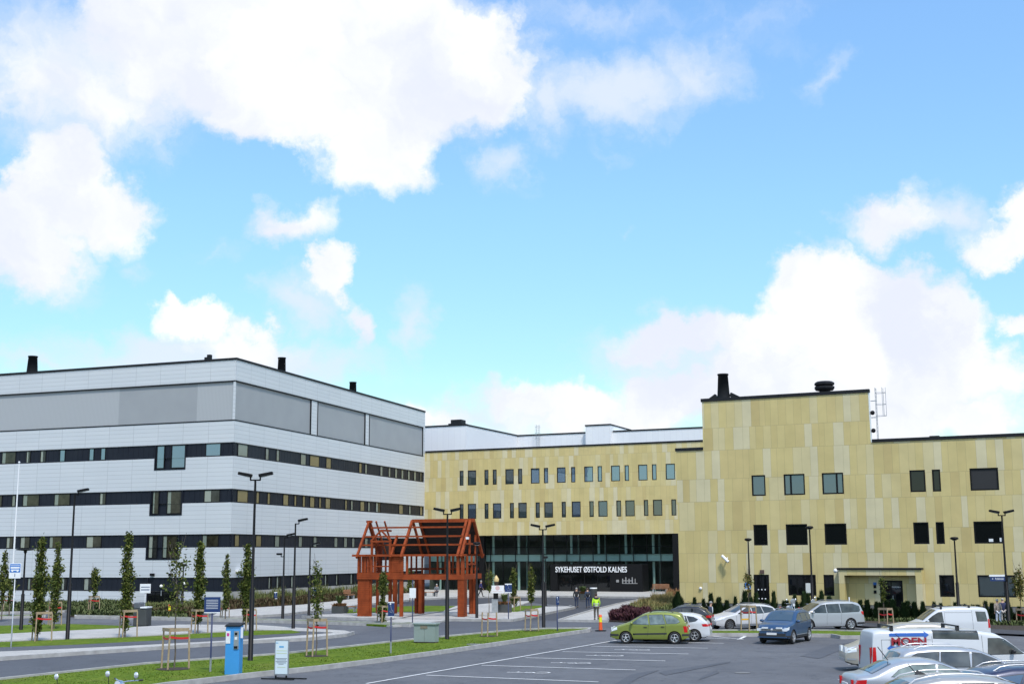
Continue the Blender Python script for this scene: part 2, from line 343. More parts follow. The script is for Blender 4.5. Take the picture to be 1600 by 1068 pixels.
# ------------------------------------------------------------------ mesh helpers
class MB:
    def __init__(s): s.v = []; s.f = []; s.mi = []; s.sm = []; s.M = None; s.cur = 0
    def add(s, vs, fs, smooth=False):
        b = len(s.v)
        if s.M is not None: vs = [s.M @ Vector(p) for p in vs]
        s.v += [tuple(p) for p in vs]
        for f in fs:
            s.f.append(tuple(i + b for i in f)); s.mi.append(s.cur); s.sm.append(smooth)
        return s
    def box(s, x0, x1, y0, y1, z0, z1):
        vs = [(x, y, z) for z in (z0, z1) for y in (y0, y1) for x in (x0, x1)]
        return s.add(vs, [(0, 2, 3, 1), (4, 5, 7, 6), (0, 1, 5, 4), (2, 6, 7, 3), (0, 4, 6, 2), (1, 3, 7, 5)])
    def quad(s, a, b, c, d): return s.add([a, b, c, d], [(0, 1, 2, 3)])
    def beam(s, p, q, wd, ht, up=(0, 0, 1)):
        p = Vector(p); q = Vector(q); d = (q - p).normalized(); upv = Vector(up)
        sd_ = d.cross(upv)
        if sd_.length < 1e-4: sd_ = d.cross(Vector((1, 0, 0)))
        sd_.normalize(); u = sd_.cross(d)
        vs = []
        for c in (p, q):
            for a, b in ((-1, -1), (1, -1), (1, 1), (-1, 1)):
                vs.append(c + sd_ * (a * wd / 2) + u * (b * ht / 2))
        return s.add(vs, [(0, 1, 2, 3), (7, 6, 5, 4), (0, 4, 5, 1), (1, 5, 6, 2), (2, 6, 7, 3), (3, 7, 4, 0)])
    def tube(s, pts, rad, n=8, cap=True, smooth=True):
        pts = [Vector(p) for p in pts]
        if not isinstance(rad, (list, tuple)): rad = [rad] * len(pts)
        vs = []; fs = []
        prev = None
        for i, p in enumerate(pts):
            d = (pts[min(i + 1, len(pts) - 1)] - pts[max(i - 1, 0)]).normalized()
            a = d.orthogonal().normalized() if prev is None else (prev - d * prev.dot(d)).normalized()
            prev = a; b = d.cross(a)
            for k in range(n):
                t = 2 * math.pi * k / n
                vs.append(p + (a * math.cos(t) + b * math.sin(t)) * rad[i])
        for i in range(len(pts) - 1):
            for k in range(n):
                fs.append((i * n + k, i * n + (k + 1) % n, (i + 1) * n + (k + 1) % n, (i + 1) * n + k))
        s.add(vs, fs, smooth)
        if cap:
            m_ = len(pts) - 1
            s.add(vs[:n], [tuple(range(n))[::-1]]); s.add(vs[m_ * n:], [tuple(range(n))])
        return s
    def lathe(s, prof, n=16, axis='z', c=(0, 0, 0), smooth=True):
        vs = []; fs = []
        for r, h in prof:
            for k in range(n):
                t = 2 * math.pi * k / n
                a, b = r * math.cos(t), r * math.sin(t)
                p = (a, b, h) if axis == 'z' else ((a, h, b) if axis == 'y' else (h, a, b))
                vs.append((p[0] + c[0], p[1] + c[1], p[2] + c[2]))
        for i in range(len(prof) - 1):
            for k in range(n):
                fs.append((i * n + k, i * n + (k + 1) % n, (i + 1) * n + (k + 1) % n, (i + 1) * n + k))
        return s.add(vs, fs, smooth)
    def ell(s, c, r, n=10, m_=7, smooth=True):
        vs = []; fs = []
        for i in range(m_ + 1):
            ph = math.pi * i / m_
            for k in range(n):
                t = 2 * math.pi * k / n
                vs.append((c[0] + r[0] * math.sin(ph) * math.cos(t), c[1] + r[1] * math.sin(ph) * math.sin(t), c[2] + r[2] * math.cos(ph)))
        for i in range(m_):
            for k in range(n):
                fs.append((i * n + k, (i + 1) * n + k, (i + 1) * n + (k + 1) % n, i * n + (k + 1) % n))
        return s.add(vs, fs, smooth)
    def prism(s, poly, z0, z1):
        n = len(poly)
        vs = [(x, y, z0) for x, y in poly] + [(x, y, z1) for x, y in poly]
        return s.add(vs, [tuple(range(n))[::-1], tuple(range(n, 2 * n))] + [(i, (i + 1) % n, n + (i + 1) % n, n + i) for i in range(n)])
    def build(s, name, mats, parent=None, bevel=0, loc=None, rotz=0):
        me = bpy.data.meshes.new(name)
        me.from_pydata(s.v, [], s.f); me.update()
        if not isinstance(mats, (list, tuple)): mats = [mats]
        for m_ in mats: me.materials.append(m_)
        me.polygons.foreach_set('material_index', s.mi); me.polygons.foreach_set('use_smooth', s.sm)
        o = bpy.data.objects.new(name, me); COL.objects.link(o)
        if parent is not None: o.parent = parent
        if loc is not None: o.location = loc
        o.rotation_euler = (0, 0, rotz)
        if bevel:
            b = o.modifiers.new('bevel', 'BEVEL'); b.width = bevel; b.segments = 2; b.limit_method = 'ANGLE'
        return o

def thing(name, label, cat, loc=(0, 0, 0), rotz=0.0, group=None):
    o = bpy.data.objects.new(name, None); COL.objects.link(o); o.empty_display_size = .2
    o.location = loc; o.rotation_euler = (0, 0, rotz); o['label'] = label; o['category'] = cat
    if group: o['group'] = group
    return o
def tag(o, label, cat, group=None):
    o['label'] = label; o['category'] = cat
    if group: o['group'] = group
    return o
def struct(o, kind='structure'):
    o['kind'] = kind; return o
def dup(root, loc, rotz, label, scale=None, group=None):
    r = root.copy(); COL.objects.link(r); r.location = loc; r.rotation_euler = (0, 0, rotz); r['label'] = label
    if group: r['group'] = group
    if scale: r.scale = scale
    for ch in list(root.children):
        c = ch.copy(); COL.objects.link(c); c.parent = r
        for g in ch.children:
            d = g.copy(); COL.objects.link(d); d.parent = c
    return r
def text_mesh(name, body, size, material, parent, loc, rot=(R(90), 0, 0), bold=0, extrude=.02, width=None, align='LEFT'):
    cu = bpy.data.curves.new(name, 'FONT'); cu.body = body; cu.size = size; cu.extrude = extrude; cu.offset = bold; cu.align_x = align
    to = bpy.data.objects.new(name, cu); COL.objects.link(to)
    dg = bpy.context.evaluated_depsgraph_get(); dg.update()
    me = bpy.data.meshes.new_from_object(to.evaluated_get(dg)); bpy.data.objects.remove(to)
    xs = [v.co.x for v in me.vertices]
    if width and xs:
        k = width / (max(xs) - min(xs))
        for v in me.vertices: v.co.x *= k
    me.materials.clear(); me.materials.append(material)
    o = bpy.data.objects.new(name, me); COL.objects.link(o); o.parent = parent; o.location = loc; o.rotation_euler = rot
    return o
# ================================================================== buildings
# wooded ridge at the viewer's back: it is what the lower windows mirror
rw = random.Random(44); mb = MB(); n_ = 150
for row in range(3):
    vs = []
    for i in range(n_ + 1):
        x = -420 + 840 * i / n_; y = -95 - 14 * row + rw.uniform(-3, 3); hgt = 12 + 2.5 * row + 2.5 * math.sin(x * .05 + row) + rw.uniform(-2, 2)
        vs += [(x, y + 5, 0), (x, y + 3, hgt * .6), (x, y, hgt), (x, y - 10, hgt * .7), (x, y - 12, 0)]
    mb.add(vs, [(5 * i + j, 5 * i + j + 1, 5 * i + j + 6, 5 * i + j + 5) for i in range(n_) for j in range(4)], True)
wd_ = mb.build('woodland', varied('woodland_green', (.022, .038, .014), (.045, .065, .022), .25, .95, Specular_IOR_Level=.05)); wd_['kind'] = 'stuff'
class Fr:
    """A vertical facade frame: origin on the ground, local x along the facade (to the right), local y into the building."""
    def __init__(s, P0, rot, y=0.0):
        s.P0 = Vector((P0[0], P0[1], 0)); s.rot = rot; s.y = y
        s.ux = Vector((math.cos(rot), math.sin(rot), 0)); s.uy = Vector((-math.sin(rot), math.cos(rot), 0))
    def off(s, y): return Fr(s.P0, s.rot, y)
    def uz(s, px, py):
        d = ray(px, py); o = Vector((0, 0, CAM_H)); base = s.P0 + s.uy * s.y
        t = (base - o).dot(s.uy) / d.dot(s.uy)
        p = o + d * t
        return (p - base).dot(s.ux), p.z
    def u(s, px, py=850): return s.uz(px, py)[0]
    def z(s, px, py): return s.uz(px, py)[1]

def facade(mb, u0, u1, z0, z1, holes, y=0.0, reveal=.18, cut=()):
    """wall sheet with rectangular openings and their reveals; cut = rectangles simply left out"""
    us = sorted({u0, u1, *[v for h in list(holes) + list(cut) for v in (h[0], h[1]) if u0 < v < u1]})
    zs = sorted({z0, z1, *[v for h in list(holes) + list(cut) for v in (h[2], h[3]) if z0 < v < z1]})
    for i in range(len(us) - 1):
        for j in range(len(zs) - 1):
            a, b, c, d = us[i], us[i + 1], zs[j], zs[j + 1]
            mu, mz = (a + b) / 2, (c + d) / 2
            if any(h[0] < mu < h[1] and h[2] < mz < h[3] for h in list(holes) + list(cut)): continue
            mb.quad((a, y, c), (b, y, c), (b, y, d), (a, y, d))
    for h in holes:
        a, b, c, d = h[:4]; r = y + reveal
        mb.quad((a, y, c), (a, r, c), (a, r, d), (a, y, d)); mb.quad((b, y, d), (b, r, d), (b, r, c), (b, y, c))
        mb.quad((a, y, d), (a, r, d), (b, r, d), (b, y, d)); mb.quad((a, y, c), (b, y, c), (b, r, c), (a, r, c))

def window(parent, h, glass, y=0.06, mull=(), fw=.09, label=None, rotz=0):
    a, b, c, d = h[:4]
    mb = MB()
    mb.box(a + .004, b - .004, y, y + .07, c + .004, c + fw); mb.box(a + .004, b - .004, y, y + .07, d - fw, d - .004)
    mb.box(a + .004, a + fw, y + .002, y + .068, c + fw, d - fw); mb.box(b - fw, b - .004, y + .002, y + .068, c + fw, d - fw)
    for f in mull:
        x = a + (b - a) * f; mb.box(x - fw * .6, x + fw * .6, y + .004, y + .066, c + fw, d - fw)
    o = mb.build('window', M_DARKFR, parent, rotz=rotz)
    p = MB(); p.quad((a + fw, y + .05, c + fw), (b - fw, y + .05, c + fw), (b - fw, y + .05, d - fw), (a + fw, y + .05, d - fw))
    p.build('pane', glass, o)
    if label: o['label'] = label
    return o

def vent_tower(name, parent, x, y, z, h, r0, r1, base=1.2, capped=False):
    mb = MB()
    mb.box(x - base, x + base, y - base, y + base, z, z + .35); mb.box(x - base * .8, x + base * .8, y - base * .8, y + base * .8, z + .35, z + .55)
    if not capped:
        mb.lathe([(r0, z + .55), (r1, z + h), (r1 + .05, z + h), (r1 + .05, z + h + .12), (0.01, z + h + .12)], 14, c=(x, y, 0))
    else:
        mb.lathe([(r0 * .7, z + .55), (r0 * .7, z + h * .5), (r0 * 1.15, z + h * .52), (r0 * 1.3, z + h * .62), (r0 * 1.3, z + h * .72), (r0 * 1.0, z + h * .76), (r0 * 1.3, z + h * .82), (r0 * 1.3, z + h * .92), (r0 * 1.0, z + h), (.01, z + h)], 10, c=(x, y, 0), smooth=False)
    return mb.build(name, M_CAP, parent)

# ---- white building on the left -------------------------------------------------
LC = G(357.5, 946)                      # its near corner on the ground
FL = Fr(LC, R(-20.8)); FR_ = Fr(LC, R(72.3))
white = thing('white_office_building', 'long white building with dark ribbon windows and grey louvred top storey, left of the plaza', 'building', LC, FL.rot)
DR = FR_.rot - FL.rot
zt = FR_.z(367, 561); zp = FL.z(366, 594.7); zg = FL.z(363, 655.8)
bands = []
for (ya, yb) in ((690.3, 711.8), (763.0, 784.2), (833.3, 854.3), (901.8, 924)):
    bands.append((FL.z(360, yb), FL.z(360, ya)))
ULEN = -FL.u(-120, 800)                   # the left face runs on out of the frame
RLEN = FR_.u(663.5, 760)
print('white bldg', zt, zp, zg, bands, ULEN, RLEN, LC)
notchL = []
for (xa, xb, yb, k) in ((240.5, 289.5, 732.5, 0), (236, 286.5, 803.5, 1), (233, 283.5, 872.5, 2)):
    notchL.append((FL.u(xa, 740), FL.u(xb, 740), FL.z(260, yb), bands[k][1]))
door_h = (FL.u(229, 930), FL.u(279, 930), 0.02, bands[3][1])
def dark_rib(u0, u1, y=.10):
    mb = MB()
    for (a, b) in bands:
        n = max(1, int((u1 - u0) / .62)); st = (u1 - u0) / n
        mb.quad((u0, y + .03, a), (u1, y + .03, a), (u1, y + .03, b), (u0, y + .03, b))
        for i in range(n):
            mb.box(u0 + i * st + .012, u0 + (i + 1) * st - .012, y, y + .025, a + .03, b - .03)
    return mb
# left face wall
mb = MB()
holes = [(-ULEN, -.001, a, b) for a, b in bands]
cuts = [(-ULEN, 0, zg, zp)] + [(h[0], h[1], h[2], h[3]) for h in notchL] + [door_h]
facade(mb, -ULEN, 0, 0, zt, [], 0, .18, cuts + holes)
def lip(mb, u0, u1, z, yy=.16): mb.quad((u0, 0, z), (u1, 0, z), (u1, yy, z), (u0, yy, z))
for a, b in bands: lip(mb, -ULEN, 0, a); lip(mb, -ULEN, 0, b)
mb.build('wall', M_WHITE, white)
mb = dark_rib(-ULEN, 0)
for h in notchL + [door_h]:
    mb.box(h[0] + .002, h[1] - .002, .13, .2, h[2], bands[notchL.index(h)][0] + .02 if h in notchL else bands[3][0] + .02)
    for xx in (h[0], h[1] - .09): mb.box(xx, xx + .09, -.03, .12, h[2] - .0, (bands[notchL.index(h)][1] if h in notchL else h[3]))
    if h in notchL: mb.box(h[0], h[1], -.032, .12, h[2] - .09, h[2])
mb.build('ribbon_panels', M_RIB, white)
# right face
mb = MB()
facade(mb, 0, RLEN, 0, zt, [], 0, .18, [(0.002, RLEN - .6, zg, zp)] + [(-.01, RLEN - .25, a, b) for a, b in bands] + [(-1, RLEN + 1, -1, bands[3][0])])
for a, b in bands: lip(mb, 0, RLEN - .25, a); lip(mb, 0, RLEN - .25, b)
mb.quad((RLEN, 0, 0), (RLEN, 25, 0), (RLEN, 25, zt), (RLEN, 0, zt))
mb.build('wall', M_WHITE, white, rotz=DR)
mb = MB(); mb.quad((0, 0, 0), (RLEN, 0, 0), (RLEN, 0, bands[3][0] - .004), (0, 0, bands[3][0] - .004)); mb.build('concrete_plinth', M_CONCW, white, rotz=DR)
dark_rib(.0, RLEN - .25).build('ribbon_panels', M_RIB, white, rotz=DR)
# louvre storeys, parapet capping, roof
mb = MB()
ua, ub = FL.u(184.5, 640), FL.u(306.5, 640)
for (u0, u1, c) in ((-ULEN, ua, 0), (ua, ub, 1), (ub, -.25, 0)):
    mb.cur = c; mb.quad((u0, .12, zg), (u1, .12, zg), (u1, .12, zp), (u0, .12, zp))
mb.cur = 2; mb.box(-.25, -.02, -.01, .1, zg, zp)
mb.cur = 0; lip(mb, -ULEN, 0, zg, .12); lip(mb, -ULEN, 0, zp, .12)
mb.build('louvre_screen', [M_LOUV, M_LOUV2, M_WHITE], white)
mb = MB(); r1 = [FR_.u(x, 660) for x in (486, 496.5, 571, 577.5)]
for (u0, u1, c) in ((.05, r1[0], 1), (r1[0], r1[1], 2), (r1[1], r1[2], 1), (r1[2], r1[3], 2), (r1[3], RLEN - .6, 1)):
    mb.cur = c; yy = .12 if c == 1 else .04
    mb.quad((u0, yy, zg), (u1, yy, zg), (u1, yy, zp), (u0, yy, zp))
mb.cur = 3
for u_ in (r1[0], r1[1], r1[2], r1[3]): mb.box(u_ - .07, u_ + .07, -.005, .11, zg, zp)
mb.box(RLEN - .7, RLEN - .6, -.005, .11, zg, zp)
mb.build('louvre_screen', [M_LOUV, M_LOUV2, M_WHITE, M_CAP], white, rotz=DR)
mb = MB()
mb.box(-ULEN, .06, -.06, .35, zt, zt + .22); mb.box(-ULEN, .02, -.03, .1, zp - .06, zp + .06); mb.box(-ULEN, .02, -.03, .1, zg - .06, zg + .05)
mb.build('roof_edge', M_CAP, white)
mb = MB()
mb.box(0.07, RLEN + .05, -.06, .35, zt, zt + .218); mb.box(0.04, RLEN - .6, -.03, .1, zp - .06, zp + .06); mb.box(0.04, RLEN - .6, -.03, .1, zg - .06, zg + .05)
mb.build('roof_edge', M_CAP, white, rotz=DR)
uR = Vector((math.cos(DR), math.sin(DR), 0)) * RLEN
mb = MB(); mb.add([(-ULEN, .2, zt - .3), (-.3, .2, zt - .3), (uR.x, uR.y, zt - .3), (uR.x - ULEN, uR.y, zt - .3)], [(0, 1, 2, 3)])
mb.add([(-ULEN, 0, 0), (-ULEN, 0, zt), (uR.x - ULEN, uR.y, zt), (uR.x - ULEN, uR.y, 0)], [(0, 1, 2, 3)])
mb.build('roof', M_ROOF, white)
# ribbon windows
gl_cycle = [M_GL_DK, M_GL_DK, M_GL_PALE, M_GL_BLUE]
def rib_windows(F, rot, k, lst, yref, gmap):
    for (xa, xb, g) in lst:
        a, b = F.u(xa, yref), F.u(xb, yref)
        if a > b: a, b = b, a
        z0, z1 = bands[k]
        mb = MB(); f = .07
        mb.box(a, b, .045, .095, z0 + .04, z0 + .04 + f); mb.box(a, b, .045, .095, z1 - .04 - f, z1 - .04)
        mb.box(a, a + f, .047, .093, z0 + .11, z1 - .11); mb.box(b - f, b, .047, .093, z0 + .11, z1 - .11)
        o = mb.build('window', M_DARKFR, white, rotz=rot)
        p = MB(); p.quad((a + f, .09, z0 + .11), (b - f, .09, z0 + .11), (b - f, .09, z1 - .11), (a + f, .09, z1 - .11)); p.build('pane', gmap[g], o)
GM = {'d': M_GL_CURT, 'b': M_GL_SKY, 'p': M_GL_PALE, 'w': M_GL_WARM, 'm': M_GL_CURT2}
rib_windows(FL, 0, 0, [(2, 24, 'd'), (40, 47, 'm'), (62, 71, 'm'), (92, 101, 'b'), (138, 146, 'b'), (156, 164, 'b'), (320, 344, 'b')], 715, GM)
rib_windows(FL, 0, 1, [(-10, 3, 'd'), (18, 24, 'p'), (35, 61, 'd'), (84, 109, 'd'), (155, 165, 'm'), (318, 343, 'm')], 775, GM)
rib_windows(FL, 0, 2, [(9, 20, 'm'), (31, 46, 'm'), (76, 96, 'd'), (134, 158, 'm'), (315, 341, 'd')], 845, GM)
rib_windows(FL, 0, 3, [(5, 20, 'd'), (42, 56, 'd'), (95, 104, 'm'), (130, 146, 'm')], 912, GM)
Z6 = lambda a, b, g: (360 + a / 4, 360 + b / 4, g)
rib_windows(FR_, DR, 0, [Z6(*t) for t in ((48, 112, 'p'), (222, 244, 'p'), (290, 310, 'p'), (442, 477, 'p'), (500, 560, 'w'), (602, 634, 'w'), (808, 826, 'w'), (845, 860, 'p'), (940, 957, 'p'), (992, 1006, 'p'), (1032, 1048, 'p'), (1072, 1087, 'p'), (1112, 1127, 'p'), (1150, 1166, 'p'), (1188, 1202, 'd'))], 720, GM)
rib_windows(FR_, DR, 1, [Z6(*t) for t in ((45, 113, 'w'), (164, 184, 'w'), (234, 252, 'w'), (332, 367, 'w'), (402, 417, 'w'), (454, 472, 'w'), (500, 530, 'w'), (557, 572, 'w'), (597, 629, 'w'), (719, 734, 'w'), (756, 770, 'p'), (815, 842, 'w'), (863, 877, 'p'), (912, 943, 'm'), (1057, 1083, 'w'), (1119, 1132, 'p'), (1188, 1204, 'w'))], 785, GM)
Z3 = lambda a, b, g: (400 + a / 3.985, 400 + b / 3.985, g)
rib_windows(FR_, DR, 2, [Z3(*t) for t in ((-130, -100, 'w'), (2, 38, 'w'), (120, 150, 'p'), (268, 292, 'p'), (360, 382, 'p'), (490, 512, 'p'), (550, 572, 'p'), (600, 618, 'p'), (680, 700, 'p'), (760, 780, 'd'))], 845, GM)
rib_windows(FR_, DR, 3, [Z3(*t) for t in ((-60, -30, 'p'), (80, 102, 'm'), (130, 157, 'm'), (220, 247, 'm'), (330, 352, 'm'), (430, 452, 'm'), (500, 518, 'm'), (590, 612, 'm'), (700, 720, 'd'))], 910, GM)
for (xa, xb, k, g) in ((243, 256, 0, 'b'), (266, 288.5, 0, 'b'), (239.5, 250, 1, 'd'), (262, 285, 1, 'd'), (236, 250, 2, 'm'), (258, 281, 2, 'd')):
    a, b = FL.u(xa, 740), FL.u(xb, 740); h = notchL[k]
    window(white, (a, b, h[2] + .05, h[3] - .05), GM[g], y=.0, fw=.09)
mb = MB()
a, b = door_h[0] + .1, door_h[1] - .1
for i in range(4):
    x = a + (b - a) * (i + .5) / 4; mb.box(x - (b - a) / 8 + .04, x + (b - a) / 8 - .04, .04, .1, .05, bands[3][0] - .1)
d_ = mb.build('door', M_GL_DK, white); MB().box((a + b) / 2 - .2, (a + b) / 2 - .12, -.02, .035, .9, 1.4).build('handle', M_GALV, d_)
for px_, k in ((253, 0), (289, 0)):
    u_ = FL.u(px_, 916); MB().ell((u_, -.12, FL.z(px_, 915 if px_ < 260 else 911)), (.16, .16, .16)).build('wall_lamp', mat('lamp_globe', (.8, .8, .75), .3), white)
for px_ in (239, 268):
    u_ = FL.u(px_, 898); MB().box(u_ - .2, u_ + .2, -.25, 0, FL.z(px_, 899), FL.z(px_, 895)).build('wall_lamp', M_BLACK, white)
u_, z_ = FR_.uz(372, 891); MB().box(u_ - .5, u_ + .5, -.5, 0, z_ - .12, z_ + .12).build('security_camera', M_WHITEM, white, rotz=DR)
# roof vents
def on_roof(F, px, py, inset):
    return F.off(inset).uz(px, py)
u_, z_ = on_roof(FL, 50, 584, 3); vent_tower('roof_vent', white, u_, 3, zt - .3, FL.off(3).z(50, 558) - zt + .3, .62, .47, 1.2)
q = FR_.off(8)
for (px_, yt, sc) in ((440.5, 560, 1.0), (551.5, 598, 1.0)):
    u_, z_ = q.uz(px_, yt); p_ = Vector((math.cos(DR) * u_ - math.sin(DR) * 8, math.sin(DR) * u_ + math.cos(DR) * 8))
    vent_tower('roof_vent', white, p_.x, p_.y, zt - .3, z_ - zt + .3, .56 * sc, .44 * sc, .9)
mb = MB()
for px_, hh in ((297, .3), (323, .55), (327, .8), (351, .3), (70, .25)):
    u_ = FL.off(2).u(px_, 570); mb.box(u_ - .18, u_ + .18, 1.8, 2.2, zt - .3, zt + .25 + hh)
mb.build('roof_stack', M_CAP, white)

# ---- yellow centre building -----------------------------------------------------
pC = FR_.P0 + FR_.ux * RLEN
FC = Fr(pC, R(-23.4))
centre = thing('yellow_centre_building', 'yellow panelled building with two window rows above the glazed hospital entrance', 'building', pC, FC.rot)
CE = FC.u(1060, 850); zc = (FC.z(700, 705) + FC.z(1098, 690)) / 2; CLEN = CE + 20
zk = (FC.z(752, 836) + FC.z(1060, 832.8)) / 2
print('centre', pC, CE, zc, zk)
zr1 = [(FC.z(722, 735) + FC.z(1047, 723.7)) / 2, (FC.z(720, 758.7) + FC.z(1047, 748.2)) / 2]
zr2 = [(FC.z(721, 787) + FC.z(1052.7, 779.2)) / 2, (FC.z(721, 810.7) + FC.z(1052.5, 804.5)) / 2]
row1 = [(72, 97), (123, 176), (227, 253), (279, 304), (358, 411), (437, 464), (517, 572), (599, 626), (680, 735), (769, 796), (851, 907), (935, 963), (1019, 1075), (1104, 1132), (1189, 1247), (1275, 1304), (1361, 1420)]
row2 = [(72, 97), (123, 176), (228, 253), (280, 333), (386, 412), (439, 492), (547, 574), (601, 656), (710, 737), (773, 829), (883, 911), (939, 997), (1052, 1082), (1108, 1167), (1224, 1252), (1281, 1339), (1396, 1427)]
wc = []
for i, (a, b) in enumerate(row1): wc.append((FC.u(700 + a / 4, 745), FC.u(700 + b / 4, 745), zr1[1], zr1[0], M_GL_SKY if i > 5 else M_GL_MID))
for i, (a, b) in enumerate(row2): wc.append((FC.u(700 + a / 4, 795), FC.u(700 + b / 4, 795), zr2[1], zr2[0], M_GL_BLUE if i in (1, 3, 9, 11) else M_GL_MID))
UO0, UO1 = .6, CE
mb = MB(); facade(mb, 0, CLEN, zk, zc, wc, 0, .16)
mb.quad((0, 0, zk), (0, 1.6, zk), (CLEN, 1.6, zk), (CLEN, 0, zk))
mb.build('wall', M_YEL, centre)
for h in wc: window(centre, h, h[4], .05, fw=.10)
MB().box(0.08, CLEN, -.07, .4, zc, zc + .22).build('roof_edge', M_CAP, centre)
mb = MB(); mb.quad((0, .3, zc - .3), (CLEN, .3, zc - .3), (CLEN, 40, zc - .3), (0, 40, zc - .3))
mb.build('roof', M_ROOF, centre)
# lobby: dark interior with slab edge, pale columns, glass skin
mb = MB()
mb.cur = 0; mb.quad((0, 9, 0), (CE + 2, 9, 0), (CE + 2, 9, zk), (0, 9, zk))
mb.quad((0, 1.7, zk - .003), (0, 9, zk - .003), (CE + 2, 9, zk - .003), (CE + 2, 1.7, zk - .003))
mb.quad((CE + 2, 1.7, 0), (CE + 2, 9, 0), (CE + 2, 9, zk), (CE + 2, 1.7, zk)); mb.quad((0, 9, 0), (0, 1.6, 0), (0, 1.6, zk), (0, 9, zk))
mb.cur = 1; mb.quad((0, 1.7, .02), (CE + 2, 1.7, .02), (CE + 2, 9, .02), (0, 9, .02))
mb.build('lobby_interior', [varied('lobby_dark_wall', (.07, .066, .060), (.17, .15, .12), .35, .8), mat('lobby_floor', (.25, .25, .24), .3)], centre)
FG = FC.off(1.6)
zs0, zs1 = FG.z(900, 876), FG.z(900, 865.5)
MB().box(.05, CE + .6, 1.75, 5.5, zs0, zs1).build('floor_slab', varied('frosted_slab_edge', (.66, .78, .74), (.52, .64, .60), .4, .5), centre)
for px_ in (768.7, 808.4, 849, 891, 933.8, 976.3, 1019.4, 726, 686):
    u_ = FG.off(2.1).u(px_, 870); mb = MB(); mb.lathe([(.17, .02), (.17, zs0 - .01)], 12, c=(u_, 2.6, 0)); mb.lathe([(.17, zs1 + .01), (.17, zk - .01)], 12, c=(u_, 2.6, 0))
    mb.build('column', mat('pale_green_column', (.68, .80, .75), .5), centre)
for px_ in (820, 901, 943, 985, 1028):
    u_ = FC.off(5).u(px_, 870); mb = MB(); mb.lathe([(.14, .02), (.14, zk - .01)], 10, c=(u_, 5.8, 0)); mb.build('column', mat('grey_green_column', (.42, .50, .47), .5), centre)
mb = MB(); g = 1.5
mb.quad((0.05, 1.6, .03), (CE, 1.6, .03), (CE, 1.6, zk), (0.05, 1.6, zk)); mb.build('glass_wall', M_LOBBY, centre)
mb = MB(); uu = CE - .95
while uu > .3:
    mb.box(uu - .035, uu + .035, 1.5, 1.62, .02, zk); uu -= 1.78
for z_ in (.06, zs0 - .05, zs1 + .05, (zs1 + zk) / 2 - .3): mb.box(0.05, CE, 1.51, 1.615, z_ - .035, z_ + .035)
mb.build('mullions', M_DARKFR, centre)
mb = MB()
u_ = FC.u(752, 900); mb.box(FC.u(744, 900), u_, .9, 1.5, 0.01, zk - .005); mb.box(CE - .75, CE, -.0, 1.49, 0.01, zk - .005)
mb.build('entrance_pier', M_BLACK, centre)
# porch
FP = FC.off(-1.0)
pu0, pu1 = FP.u(860, 905), FP.u(1004, 905); pz = FP.z(930, 881)
mb = MB(); cu0, cu1 = FP.u(871, 905), FP.u(953, 905)
mb.box(pu0, pu1, -1.0, 1.49, 2.35, pz); mb.box(pu0, cu0, -1.0, 1.49, 0.01, 2.35); mb.box(cu1, pu1, -1.0, 1.49, .01, 2.35)
porch = mb.build('entrance_porch', M_BLACK, centre)
for i in range(4):
    a = cu0 + (cu1 - cu0) * i / 4; b = cu0 + (cu1 - cu0) * (i + 1) / 4
    yy = -.7 if i in (0, 3) else -.62
    mb = MB(); f = .05
    mb.box(a, b, yy, yy + .06, .03, .03 + f); mb.box(a, b, yy, yy + .06, 2.3 - f, 2.34); mb.box(a, a + f, yy + .002, yy + .058, .08, 2.25); mb.box(b - f, b, yy + .002, yy + .058, .08, 2.25)
    dr = mb.build('door', M_DARKFR, porch)
    mb = MB(); mb.quad((a + f, yy + .03, .08), (b - f, yy + .03, .08), (b - f, yy + .03, 2.25), (a + f, yy + .03, 2.25)); mb.build('pane', M_GL_DK, porch)
# light graffiti-like white tracery on the porch wall, small lamps
mb = MB(); tz0 = FP.z(983, 911); tz1 = FP.z(983, 902)
for i, px_ in enumerate((973, 978, 983, 988)):
    u_ = FP.u(px_, 906); mb.box(u_ - .06, u_ + .06, -1.03, -1.003, tz0 + .05, tz1 + (.08 if i % 2 else -.1))
mb.box(FP.u(972, 906), FP.u(989, 906), -1.028, -1.004, (tz0 + tz1) / 2 - .05, (tz0 + tz1) / 2 + .04); mb.box(FP.u(972, 906), FP.u(996, 906), -1.026, -1.005, tz0 - .02, tz0 + .05)
mb.box(FP.u(963, 906), FP.u(967, 906), -1.03, -1.003, FP.z(965, 909), FP.z(965, 905)); mb.box(FP.u(992, 906), FP.u(993, 906), -1.03, -1.003, tz0, tz1 - .1)
mb.build('wall_emblem', mat('emblem_white', (.30, .30, .30), .5), porch)
tu0, tu1 = FP.u(868, 890), FP.u(979.5, 890); tzb = FP.z(923, 893.2); tzt = FP.z(923, 884.5)
M_LET = mat('white_lettering', (.85, .86, .88), .4)
text_mesh('lettering', 'SYKEHUSET ØSTFOLD KALNES', (tzt - tzb) / .70, M_LET, porch, (tu0, -1.06, tzb), bold=.010, extrude=.03, width=tu1 - tu0)

